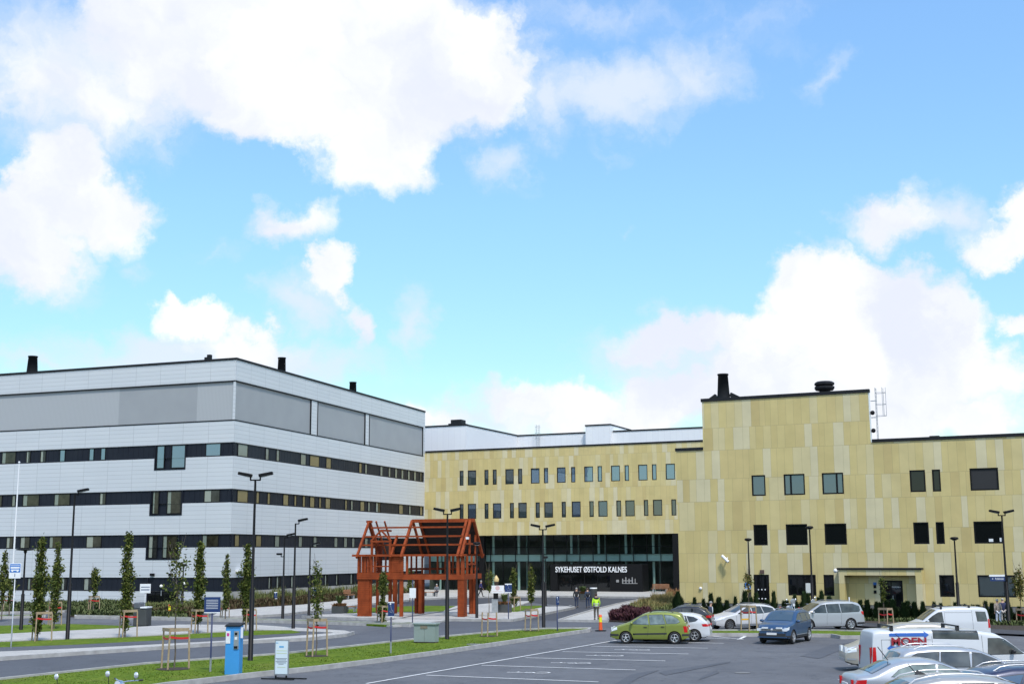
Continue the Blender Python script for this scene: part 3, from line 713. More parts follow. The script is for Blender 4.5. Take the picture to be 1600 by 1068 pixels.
# ---- white rear building --------------------------------------------------------
FA = FC.off(9.0)
z_a = FA.z(728, 664.3); uA = FA.u(728, 670)
dB = AT(788, 682, 1).z  # not used
yB = 9.0
for k in range(400):        # plane of the recessed front: where the top edge seen at (788,682) has height z_a
    yB += .1
    if FC.off(yB).z(788, 682) >= z_a: break
FB = FC.off(yB)
uB1 = FB.u(1140, 680); us0, us1 = FB.u(918.5, 680), FB.u(957, 680); z_b = z_a
z_s = FB.z(938, 665.5)
print('rear', z_a, yB, z_s, uA)
rear = thing('white_rear_building', 'low white building standing behind the yellow entrance block roof', 'building', pC, FC.rot)
mb = MB()
mb.box(-12, uA, 9.0, yB + 12, 2, z_a); mb.box(uA, uB1, yB, yB + 12, 2.02, z_b - .01); mb.box(us0, us1, yB - .0 - 1.0, yB + 10, 3, z_s)
mb.build('wall', M_WHITE_R, rear)
mb = MB()
mb.box(-12, uA + .06, 8.92, 9.3, z_a, z_a + .2); mb.box(uA - .3, uA + .07, 9.3, yB, z_a, z_a + .198); mb.box(uA + .1, us0 - .1, yB - .08, yB + .3, z_b - .006, z_b + .2)
mb.box(us1 + .1, uB1, yB - .08, yB + .3, z_b - .006, z_b + .2); mb.box(us0 - .07, us1 + .07, yB - 1.08, yB + 9, z_s, z_s + .2)
mb.build('roof_edge', M_CAP, rear)
u_, z_ = FC.off(11).uz(716, 657); mb = MB(); mb.box(u_ - 1.1, u_ + 1.1, 10, 12, z_a, z_a + .5); mb.box(u_ - .8, u_ + .8, 10.2, 11.8, z_a + .5, z_ + .1); mb.build('roof_hatch', M_CAP, rear)
def cage_ladder(parent, x, y, z0, z1, nm='ladder', cage=None, side=1):
    mb = MB()
    for dx in (-.24, .24): mb.tube([(x + dx, y, z0), (x + dx, y, z1)], .022, 6)
    z_ = z0 + .3
    while z_ < z1: mb.tube([(x - .24, y, z_), (x + .24, y, z_)], .018, 5); z_ += .3
    if cage:
        hoops = []
        z_ = cage
        while z_ <= z1 + .01:
            pts = [(x + .38 * math.cos(t), y - .75 * math.sin(t) * side, z_) for t in [math.pi * i / 8 for i in range(9)]]
            mb.tube(pts, .016, 5); z_ += .9
        for i in (2, 4, 6):
            t = math.pi * i / 8; mb.tube([(x + .38 * math.cos(t), y - .75 * math.sin(t) * side, cage), (x + .38 * math.cos(t), y - .75 * math.sin(t) * side, z1)], .018, 5)
    return mb
u_, z_ = FB.uz(842, 664); cage_ladder(rear, u_, yB - .3, zc - .5, z_, cage=z_b - .6).build('ladder', M_GALV, rear)

# ---- yellow wing on the right ---------------------------------------------------
pW = G(1063, 956)
FW = Fr(pW, R(-25.7))
wing = thing('yellow_wing_building', 'yellow panelled wing with square tower block and dark windows, right of the entrance', 'building', pW, FW.rot)
zl = FW.z(1080, 703.5); zT = (FW.z(1096.4, 627) + FW.z(1357, 613.3)) / 2; zR = (FW.z(1361.5, 691) + FW.z(1600, 680.7)) / 2
uT0, uT1 = FW.u(1097.5, 660), FW.u(1358.5, 650)
U0 = 0; U1 = FW.u(1780, 800)
print('wing', pW, zl, zT, zR, uT0, uT1, U1)
K = .34375
def wr(a, b, c, d, F=FW):
    x0, x1 = 1050 + a * K, 1050 + b * K; y0, y1 = 560 + c * K, 560 + d * K; xm = (x0 + x1) / 2; ym = (y0 + y1) / 2
    return [F.u(x0, ym), F.u(x1, ym), F.z(xm, y1), F.z(xm, y0)]
def avg(rows):
    z0 = sum(r[2] for r in rows) / len(rows); z1 = sum(r[3] for r in rows) / len(rows)
    for r in rows: r[2] = z0; r[3] = z1
    return rows
w1 = avg([wr(362, 425, 532, 627), wr(508, 604, 525, 620), wr(682, 780, 518, 615), wr(1081, 1152, 505, 605), wr(1183, 1221, 502, 602), wr(1354, 1478, 493, 595)])
w2 = avg([wr(371, 434, 758, 853), wr(518, 616, 754, 850), wr(694, 794, 749, 847), wr(1098, 1168, 741, 840), wr(1200, 1238, 738, 838), wr(1372, 1500, 734, 834)])
w3 = avg([wr(528, 655, 986, 1081), wr(690, 737, 984, 1079), wr(1216, 1284, 979, 1079), wr(1390, 1585, 977, 1078)])
w1[5][1] += .1; w2[5][1] = w2[5][0] + (w1[5][1] - w1[5][0]); w3[3][1] = w3[3][0] + 2.6
YZ0 = w2[0][2] - 4.13 - .02
# doors and portal
dl = [FW.u(1178, 915), FW.u(1202, 915), .15, w3[0][3] + .0]
FPo = FW.off(-.9)
po0, po1 = FPo.u(1311, 910), FPo.u(1441, 910); pz1 = FPo.z(1375, 889.5); pin0, pin1 = FPo.u(1319.5, 910), FPo.u(1431, 910); pzi = FPo.z(1375, 898.3)
dr_ = [FW.u(1375, 925), FW.u(1411, 925), .15, FW.z(1392, 906)]
holes = w1 + w2 + w3 + [dl, dr_]
PZ = .78
mb = MB()
facade(mb, U0, U1, PZ, zT, [h for h in holes if h[2] > .5] , 0, .16, [(U0 - 1, uT0, zl, zT + 1), (uT1, U1 + 1, zR, zT + 1), (dl[0], dl[1], 0, dl[3]), (dr_[0], dr_[1], 0, dr_[3])])
mb.quad((0, 0, 0), (0, 0, zl), (0, 30, zl), (0, 30, 0)); mb.quad((uT0, 0, zl), (uT0, 0, zT), (uT0, 12, zT), (uT0, 12, zl))
mb.quad((uT0, 12, zl), (uT0, 12, zT), (uT1 - 5, 12, zT), (uT1 - 5, 12, zl)); mb.quad((U1, 0, 0), (U1, 30, 0), (U1, 30, zR), (U1, 0, zR))
YZ_FIX = True
mb.build('wall', M_YEL, wing)
mb = MB(); mb.quad((uT1, 0, zR - .2), (uT1, .6, zR - .2), (uT1, .6, zT), (uT1, 0, zT)); mb.quad((uT1, .6, zR - .2), (uT1 - 5, 12, zR - .2), (uT1 - 5, 12, zT), (uT1, .6, zT)); mb.build('tower_flank', M_WHITE_R, wing)
mb = MB(); facade(mb, U0, U1, 0, PZ - .003, [], .03, .1, [(dl[0], dl[1], -1, 2), (dr_[0], dr_[1], -1, 2)]); mb.build('plinth', M_PLINTH, wing)
mb = MB()
mb.box(U0 - .07, uT0 - .01, -.07, .35, zl, zl + .24); mb.box(uT0 - .08, uT1 + .08, -.07, .35, zT, zT + .26); mb.box(uT1 + .1, U1, -.07, .35, zR, zR + .24)
mb.box(uT0 - .08, uT0 + .3, .35, 12, zT, zT + .258);  mb.box(-.07, .3, .35, 30, zl, zl + .238)
mb.build('roof_edge', M_CAP, wing)
mb = MB(); mb.quad((0, .3, zl - .2), (uT0, .3, zl - .2), (uT0, 30, zl - .2), (0, 30, zl - .2)); mb.quad((uT0, .3, zT - .1), (uT1, .3, zT - .1), (uT1 - 5, 12, zT - .1), (uT0, 12, zT - .1)); mb.quad((uT0, 12, zR - .2), (U1, 12, zR - .2), (U1, 30, zR - .2), (uT0, 30, zR - .2)); mb.quad((uT1, .3, zR - .2), (U1, .3, zR - .2), (U1, 12, zR - .2), (uT1, 12, zR - .2))
mb.build('roof', M_ROOF, wing)
for i, h in enumerate(w1): window(wing, h, [M_GL_BLUE, M_GL_BLUE, M_GL_BLUE, M_GL_DK, M_GL_DK, mat('black_roller_blind', (.02, .02, .022), .7)][i], .05, mull=[(), (.33,), (.68,), (), (), ()][i], fw=.11)
for i, h in enumerate(w2): window(wing, h, M_GL_DK, .05, fw=.11)
for i, h in enumerate(w3): window(wing, h, [M_GL_DK, M_GL_DK, M_GL_DK, M_GL_MID][i], .05, mull=[(.32,), (), (), (.72,)][i], fw=.11)
mb = MB(); h = w3[0]; mb.quad((h[0] + 1.35, .095, h[2] + .2), (h[0] + 1.9, .095, h[2] + .2), (h[0] + 1.9, .095, h[2] + .95), (h[0] + 1.35, .095, h[2] + .95)); mb.build('notice', mat('paper', (.6, .62, .6), .8), wing)
mb = MB(); h = w2[5]; mb.box(h[0] + 1.0, h[0] + 1.3, .09, .099, h[2] + .14, h[2] + .35); mb.box(h[0] + 1.75, h[0] + 1.9, .09, .099, h[2] + .14, h[2] + .42); mb.build('window_ornament', M_WHITEM, wing)
for h, dots in ((dl, True), (dr_, False)):
    mb = MB(); mb.box(h[0], h[1], .06, .12, .02, h[3]); mid = (h[0] + h[1]) / 2
    d_ = mb.build('door', M_DARKFR, wing)
    mb = MB(); mb.box(h[0] + .1, mid - .04, .03, .058, .25, h[3] - .12); mb.box(mid + .04, h[1] - .1, .03, .058, .25, h[3] - .12); mb.build('pane', M_GL_DK, d_)
    mb = MB()
    if dots:
        for zz in (1.15, 1.75 + .1):
            for f in (.28, .5, .72): mb.ell((h[0] + (h[1] - h[0]) * f, .02, zz), (.06, .02, .06), 8, 5)
        mb.build('glass_marker', M_WHITEM, d_)
    else:
        mb.box(mid + .08, mid + .12, -.02, .028, .9, 1.5); mb.build('handle', M_GALV, d_)
        text_mesh('lettering', 'POLIKLINIKK', .16, M_WHITEM, d_, (mid + .05, .025, h[3] - .55), extrude=.003, width=(h[1] - mid) * .75)
mb = MB()
mb.box(po0, pin0, -.9, -.005, .1, pz1); mb.box(pin1, po1, -.9, -.005, .1, pz1); mb.box(pin0, pin1, -.9, -.005, pzi, pz1)
mb.build('portal_surround', M_YEL, wing)
MB().box(po0 - .12, po1 + .02, -.98, -.002, pz1, pz1 + .14).build('portal_roof', M_CAP, wing)
mb = MB(); mb.box(po0, dr_[0] - .05, -.9, 0.02, .0, .1); mb.box(dr_[0] - .3, po1, -1.6, 0.02, 0, .12); mb.build('door_step', M_PLINTH, wing)
mb = MB(); u_ = dr_[0] - .35
for zz in (1.75, 2.15): mb.box(u_ - .1, u_ + .1, -.06, -.001, zz - .12, zz + .12)
mb.build('intercom', M_BLACK, wing)
u_, z_ = FW.uz(1367, 911); MB().box(u_ - .12, u_ + .12, -.03, -.001, z_ - .1, z_ + .1).build('info_plate', mat('sign_blue', (.02, .12, .42), .4), wing)
for (px_, py_) in ((1136, 873), ):
    u_, z_ = FW.uz(px_, py_); mb = MB(); mb.tube([(u_ - .3, -.35, z_ + .28), (u_ + .25, -.5, z_ - .22)], .12, 8); mb.tube([(u_, -.4, z_), (u_ + .05, 0, z_ + .1)], .05, 6); mb.build('security_camera', M_WHITEM, wing)
u_, z_ = FW.uz(1095, 918.5); MB().ell((u_, -.06, z_), (.13, .1, .13), 8, 6).build('wall_lamp', M_WHITEM, wing)
u_, z_ = FPo.uz(1305.5, 891); MB().ell((u_, -.9, z_), (.17, .17, .17), 8, 6).build('security_camera', M_WHITEM, wing)
u_, z_ = FW.uz(1191, 892.5); MB().box(u_ - .16, u_ + .16, -.12, -.001, z_ - .14, z_ + .14).build('wall_lamp', mat('rust_box', (.10, .06, .05), .6), wing)
# tower roof: tall cone vent and squat pagoda vent
FV = FW.off(2.5)
u_, _z = FV.uz(1130, 600); vent_tower('roof_vent', wing, u_, 2.5, zT - .1, FV.z(1130, 584) - zT + .1 - .12, .54, .42, 1.0)
mb = MB(); mb.beam((u_ - 1.6, 2.5, zT + .1), (u_ - .6, 2.5, zT + .75), .4, .35); mb.beam((u_ + 1.9, 2.5, zT + .1), (u_ + .6, 2.5, zT + .8), .4, .35); mb.build('roof_duct', M_CAP, wing)
u_, _z = FV.uz(1288, 600); vent_tower('roof_vent', wing, u_, 2.5, zT - .1, FV.z(1288, 596) - zT + .1, .62, .5, .85, True)
u_, _z = FW.uz(1457, 685); MB().box(u_ - .35, u_ + .35, 1, 1.7, zR - .2, zR + .4).build('roof_stack', M_CAP, wing)
# caged ladder on the tower's right flank
lad = cage_ladder(wing, 0, 0, 0, FW.z(1364, 604) - zR, cage=2.1)
lad.v = [(uT1 + .42 - v[1], .8 + v[0], v[2] + zR) for v in lad.v]
for zz in (2.0, 3.3): lad.beam((uT1, .8, zR + zz), (uT1 + .42, .8, zR + zz), .06, .06)
lad.build('ladder', M_GALV, wing)
mb = MB()
for py_ in (643.5, 671.5):
    z_ = FW.z(1361, py_); mb.ell((uT1 + .16, .5, z_), (.18, .18, .18), 8, 6)
mb.build('wall_lamp', M_BLACK, wing)
# ================================================================== ground
def sheet(name, poly_px, z, material, z0=None, kerb=None, world=False):
    pts = [G(x, y, z) for x, y in poly_px] if not world else [Vector((x, y, z)) for x, y in poly_px]
    mb = MB()
    n = len(pts)
    c = sum(pts, Vector((0, 0, 0))) / n
    mb.add(pts, [tuple(range(n))])
    if z0 is not None:
        for i in range(n):
            a, b = pts[i], pts[(i + 1) % n]
            mb.quad((a.x, a.y, z0), (b.x, b.y, z0), tuple(b), tuple(a))
    o = mb.build(name, material)
    # make the top face look up
    me = o.data
    if me.polygons[0].normal.z < 0:
        me.flip_normals()
    struct(o)
    if kerb:
        kb = MB()
        for i in range(n):
            if kerb is not True and i not in kerb: continue
            a, b = pts[i], pts[(i + 1) % n]
            if (b - a).length < .05: continue
            kb.beam((a.x, a.y, .03 + z / 2), (b.x, b.y, .03 + z / 2), .16, z + .03 + .06)
            kb.lathe([(.08, -.02), (.08, z + .0745), (.001, z + .0746)], 8, c=(a.x, a.y, 0), smooth=False)
        struct(kb.build('kerb', M_KERB))
    return o
mb = MB()
gx = [-3000, -600, -100, -30, 0, 3] + [4 + .5 * i for i in range(9)] + [9, 12, 20, 60, 200, 3000]; gy = [-400, -50, 0, 15, 22] + [24 + i for i in range(28)] + [60, 90, 150, 300, 900, 5000]
mb.add([(x, y, -.01 + RISE(x, y)) for y in gy for x in gx], [(j * len(gx) + i, j * len(gx) + i + 1, (j + 1) * len(gx) + i + 1, (j + 1) * len(gx) + i) for j in range(len(gy) - 1) for i in range(len(gx) - 1)], True)
struct(mb.build('ground', M_ASPH))
# new darker asphalt roads
sheet('road', [(-60, 1036), (-60, 1066), (0, 1061), (230, 1037.5), (443, 1022), (651, 999), (800, 984), (1000, 979), (1250, 976), (1250, 968), (1010, 967), (958, 969), (810, 966.5), (652, 971), (552, 990), (480, 998), (400, 1003), (200, 1015), (0, 1029)], .002, M_ASPH3)
sheet('road', [(800, 968), (832, 965), (900, 946), (950, 934.8), (998, 934.5), (935, 950), (870, 968.5)], .006, M_ASPH2)
sheet('road', [(600, 950), (663, 946), (720, 944), (800, 938.5), (900, 946), (950, 934.8), (940, 933), (700, 932.2), (640, 934), (560, 944)], .0095, M_ASPH2)
# lawns, pavements
KH = .12
sheet('lawn', [(-60, 1080), (-60, 1067), (0, 1061), (230, 1036.5), (443, 1021), (651, 998), (800, 984.4), (850, 981.8), (922, 981.0), (920, 983.5), (800, 1001), (700, 1015.5), (600, 1029), (500, 1041.5), (400, 1052), (373, 1055), (350, 1058), (262, 1068), (180, 1080), (60, 1110), (-60, 1140)], .11, M_GRASS, 0, kerb=True)
sheet('bus_platform', [(-60, 1031), (0, 1027.5), (200, 1014), (400, 1001), (480, 997.2), (540, 991), (552, 987.3), (540, 985.6), (400, 997.2), (200, 1008), (60, 1014.5), (-60, 1019)], .11, M_PAVE, 0, kerb=[0, 1, 2, 3, 4, 5])
sheet('path', [(-60, 1018.5), (60, 1014), (200, 1007.5), (400, 996.8), (520, 987.5), (470, 985), (400, 989), (200, 997), (0, 1006), (-60, 1009)], .122, M_ASPH3, 0)
sheet('lawn', [(-60, 1004), (0, 1002), (200, 994.5), (400, 984.2), (455, 983.5), (470, 986.5), (460, 988.3), (400, 991), (260, 998.5), (120, 1005.8), (0, 1010), (-60, 1011)], .135, M_GRASS, 0)
sheet('pavement', [(-60, 1003), (0, 1000.5), (200, 993), (400, 982.5), (460, 984.5), (530, 987), (548, 986.5), (540, 984.2), (480, 980.5), (400, 975.3), (280, 974.8), (200, 979), (100, 984), (0, 989), (-60, 992)], .12, M_PAVE, 0)
sheet('lawn', [(-60, 991), (0, 989), (50, 986.5), (110, 983.5), (200, 979.5), (212, 977.7), (150, 975), (100, 973.8), (0, 976.5), (-60, 978)], .14, M_GRASS, 0)
sheet('road', [(-60, 966), (0, 965.5), (130, 962.8), (250, 967), (400, 970), (480, 973.5), (560, 975), (640, 977), (640, 973), (480, 968.8), (400, 966), (260, 965), (130, 961), (0, 964)], .006, M_ASPH3)
sheet('lawn', [(-60, 965), (0, 963.5), (70, 961.5), (60, 959.8), (-60, 961)], .12, M_GRASS, 0, kerb=True)
sheet('verge', [(118, 962.8), (235, 965), (320, 967), (410, 969), (500, 971.5), (566, 973.6), (640, 976), (650, 974.3), (620, 973.2), (480, 968.5), (400, 966.7), (300, 965), (210, 963), (118, 961.2)], .12, M_GRASS, 0, kerb=True)
sheet('planting_bed', [(108, 961.3), (230, 962), (290, 963.5), (310, 958), (330, 950), (300, 944), (250, 944), (215, 941.5), (160, 946), (108, 953)], .10, M_SOIL, 0)
sheet('planting_bed', [(-60, 957.5), (100, 954), (160, 946.5), (150, 944), (60, 948), (-60, 953)], .10, M_SOIL, 0, kerb=True)
# diagonal light kerb of the ramp
# pavement along the white building's right flank
sheet('pavement', [(330, 962), (360, 963.5), (400, 962), (440, 959.5), (520, 950.5), (563, 944.5), (650, 936), (720, 932.5), (860, 930.6), (1000, 932.5), (1062, 933.5), (1062, 927), (900, 925.5), (760, 924.5), (680, 924.5), (640, 925.5), (598, 929), (520, 938.5), (470, 943.8), (400, 948.2), (350, 951.5)], .10, M_PAVE, 0, kerb=list(range(0, 11)))
sheet('lobby_forecourt', [(640, 925.7), (680, 924.7), (760, 924.7), (900, 925.7), (1062, 927.2), (1062, 922), (860, 921), (660, 920)], .104, M_PAVE, 0)
sheet('planting_bed', [(357, 951.5), (400, 948), (470, 943.6), (520, 938.3), (598, 928.8), (640, 925.3), (652, 923.6), (560, 929.5), (440, 938.8), (358, 945.5)], .12, M_SOIL, 0)
# pavilion platform with the cross path
sheet('plaza', [(473, 962.3), (500, 963.6), (560, 965.5), (640, 966.6), (700, 967.2), (760, 967.8), (800, 968), (812, 966), (842, 959.5), (898, 948.5), (890, 946.2), (850, 947), (800, 948.5), (812, 944.5), (832, 938), (800, 938.8), (745, 943.5), (712, 946), (690, 954.6), (560, 956.8), (500, 959.4)], .11, M_PAVE, 0, kerb=[0, 1, 2, 3, 4, 5, 6, 7, 8, 9])
sheet('lawn', [(541, 956.3), (560, 956.6), (690, 954.4), (712, 946), (660, 945.2), (580, 948.6), (541, 951.5)], .12, M_GRASS, 0)
sheet('lawn', [(797, 954.5), (808, 954.6), (850, 947.2), (845, 945.2), (812, 945.5), (800, 948.5)], .13, M_GRASS, 0)
sheet('pavement', [(570, 973.5), (614, 976.5), (652, 974.8), (700, 967.2), (760, 956), (712, 946.1), (664, 957.5), (625, 962.8), (600, 967.5)], .113, M_PAVE, 0)
sheet('joint_strip', [(568, 973), (571, 973.7), (700, 953.5), (745, 944), (742, 943.8), (697, 953)], .121, M_ASPH2)
sheet('lawn', [(566, 973.4), (600, 975.6), (652, 974.6), (651, 972.4), (640, 971.4), (600, 972.6)], .125, M_GRASS, 0)
# pavement right of the entrance road, bed with grasses
sheet('pavement', [(873, 968.3), (950, 969.5), (954, 967), (952, 960), (975, 952.5), (1005, 948), (1000, 945), (1003, 935.5), (998, 936.3), (965, 942.8), (930, 951.5), (900, 960)], .10, M_PAVE, 0, kerb=[0, 6, 7, 8, 9, 10, 11])
sheet('planting_bed', [(953, 968.5), (1020, 972), (1100, 972), (1160, 970), (1240, 969), (1320, 973), (1400, 979), (1500, 983), (1700, 990), (1700, 968), (1600, 958), (1500, 957.5), (1400, 956), (1300, 954.5), (1200, 953), (1110, 951.5), (1063, 949), (1062, 933), (1045, 928), (1003, 935.5), (1000, 945), (1005, 948), (975, 952.5), (952, 960)], .10, M_SOIL, 0)
sheet('asphalt_path', [(1000, 970), (1100, 970.5), (1240, 972), (1330, 976), (1400, 981), (1500, 986), (1700, 995), (1700, 990), (1500, 979), (1400, 974.5), (1320, 970.5), (1200, 966.5), (1100, 966), (1010, 966)], .105, M_ASPH2)
sheet('lawn', [(1105, 990.2), (1224, 990.5), (1300, 991.5), (1314, 994), (1380, 994), (1372, 986.5), (1300, 984.5), (1240, 984), (1110, 984.5)], .11, M_GRASS, 0, kerb=True)
# painted markings
def stripe(px0, px1, wd=.13, nm='parking_line'):
    a, b = G(*px0), G(*px1)
    if a.x > 5 and a.y < 49:
        a, b = G(*px0, z=RISE(a.x, a.y)), G(*px1, z=RISE(a.x, a.y)); zz = max(RISE(a.x, a.y), RISE(b.x, b.y)) + .004; a.z = b.z = zz
    d = (b - a).normalized(); s = Vector((-d.y, d.x, 0)) * wd / 2
    mb = MB(); n = max(2, int((b - a).length / 1.0))
    mb.add([a - s, b - s, b + s, a + s], [(0, 1, 2, 3)])
    o = mb.build(nm, M_PAINT); o.location.z = .006
    if o.data.polygons[0].normal.z < 0: o.data.flip_normals()
    return struct(o)
def z4(x, y): return (800 + x / 3.985, 800 + y / 3.985)
def zm(x, y): return (560 + x / 4, 930 + y / 4)
stripe(zm(50, 548), z4(650, 795), .12)
for a, b in ((zm(425, 496), zm(1500, 538)), (zm(770, 434), z4(770, 980)), (zm(1045, 387), z4(955, 923)), (zm(1275, 349), z4(1100, 880)), (zm(1455, 315), z4(1220, 844)), (z4(660, 800), z4(1320, 814)), (z4(1115, 775), z4(1350, 787)), (z4(1200, 765), z4(1440, 790)),
             ((1325, 1036.8), (1356, 1037.5)), ((1322, 1043.8), (1361, 1044.8)), ((1317, 1052.3), (1345, 1053)), ((1309, 1061.5), (1332, 1062))):
    stripe(a, b, .13)
stripe(z4(1410, 790), z4(1460, 767), .2)
stripe((1105, 986.5 - 3), (1106, 984), .08) if False else None
def wheelchair(px, py, s=.75):
    c = G(px, py); mb = MB()
    # pictogram seen along the stall: head, back, seat, leg, wheel arc
    def bar(a, b, wd=.12):
        a = Vector(a); b = Vector(b); d = (b - a).normalized(); n_ = Vector((-d.y, d.x)) * wd / 2
        mb.add([(a.x - n_.x, a.y - n_.y, 0), (b.x - n_.x, b.y - n_.y, 0), (b.x + n_.x, b.y + n_.y, 0), (a.x + n_.x, a.y + n_.y, 0)], [(0, 1, 2, 3)])
    bar((-1.5, .05), (-.5, .0), .16); bar((-.5, 0), (.4, .28), .13); bar((-.5, 0), (.1, -.3), .13); bar((-.9, .05), (-.8, .45), .12)
    for i in range(12):
        t0, t1 = 2 * math.pi * i / 12, 2 * math.pi * (i + 1) / 12
        bar((.65 + .5 * math.cos(t0), .42 * math.sin(t0)), (.65 + .5 * math.cos(t1), .42 * math.sin(t1)), .15)
    o = mb.build('accessible_bay_symbol', M_PAINT, loc=(c.x, c.y, .008), rotz=R(-10)); o.scale = (s * 1.0, s * 1.0, 1)
    for p_ in o.data.polygons:
        pass
    return struct(o)
for x, y in ((118, 996), (380, 937), (590, 891), (760, 855)):
    wheelchair(*z4(x, y), .66)
wheelchair(*zm(1080, 481), 1.0) if False else None
# repaired dark streaks in the asphalt
for poly in ([(1030, 1050), (1038, 1047), (1142, 1032), (1140, 1034), (1060, 1050), (1040, 1054)], [(960, 1068), (985, 1053), (1010, 1048), (1030, 1046), (1000, 1057), (975, 1072)], [(1250, 1024), (1300, 1006), (1360, 1000), (1360, 1010), (1310, 1016), (1280, 1028)], [(1090, 1062), (1098, 1055), (1120, 1046), (1124, 1050)]):
    sheet('asphalt_patch', poly, .003, M_ASPH3)
for px_, py_, r_ in ((742, 1005.5, .45), (1160, 1050, .32), (520, 1013 - 4, .3)):
    q = G(px_, py_, .115 if px_ == 742 else .0); mb = MB(); mb.lathe([(.01, .006), (r_, .006), (r_, .0)], 18, c=(0, 0, 0), smooth=False); mb.lathe([(r_ * .8, .007), (r_ * .83, .007)], 18)
    struct(mb.build('manhole_cover', M_PLINTH, loc=(q.x, q.y, q.z)))
# ================================================================== vehicles
def paint(name, col, metal=.35, rough=.32):
    return mat(name, col, max(rough, .38), metal * .6, Coat_Weight=.6, Coat_Roughness=.10)
M_TYRE = mat('tyre_rubber', (.018, .018, .019), .85)
M_RIM = mat('alloy_rim', (.55, .56, .58), .3, .7)
M_CARGL = varied('car_glass', (.012, .015, .015), (.085, .095, .090), 1.7, .04, detail=2, IOR=1.6)
M_CARGL_L = varied('light_car_glass', (.06, .08, .075), (.26, .32, .30), 1.8, .05, detail=2, IOR=1.6)
M_TRIM = mat('black_plastic_trim', (.025, .025, .027), .55)
M_HEAD = mat('headlamp_glass', (.80, .84, .88), .08, .2)
M_TAIL = mat('tail_lamp_red', (.50, .012, .015), .15)
M_PLATE = mat('number_plate_white', (.7, .7, .7), .5)
M_ORANGE = mat('orange_lens', (.7, .18, .02), .25)
M_UNDER = mat('underbody', (.012, .012, .012), .9)

def lerp(tab, x):
    """tab sorted by falling x"""
    if x >= tab[0][0]: return tab[0][1]
    for (a, za), (b, zb) in zip(tab, tab[1:]):
        if x >= b:
            return zb if a == b else za + (zb - za) * (a - x) / (a - b)
    return tab[-1][1]

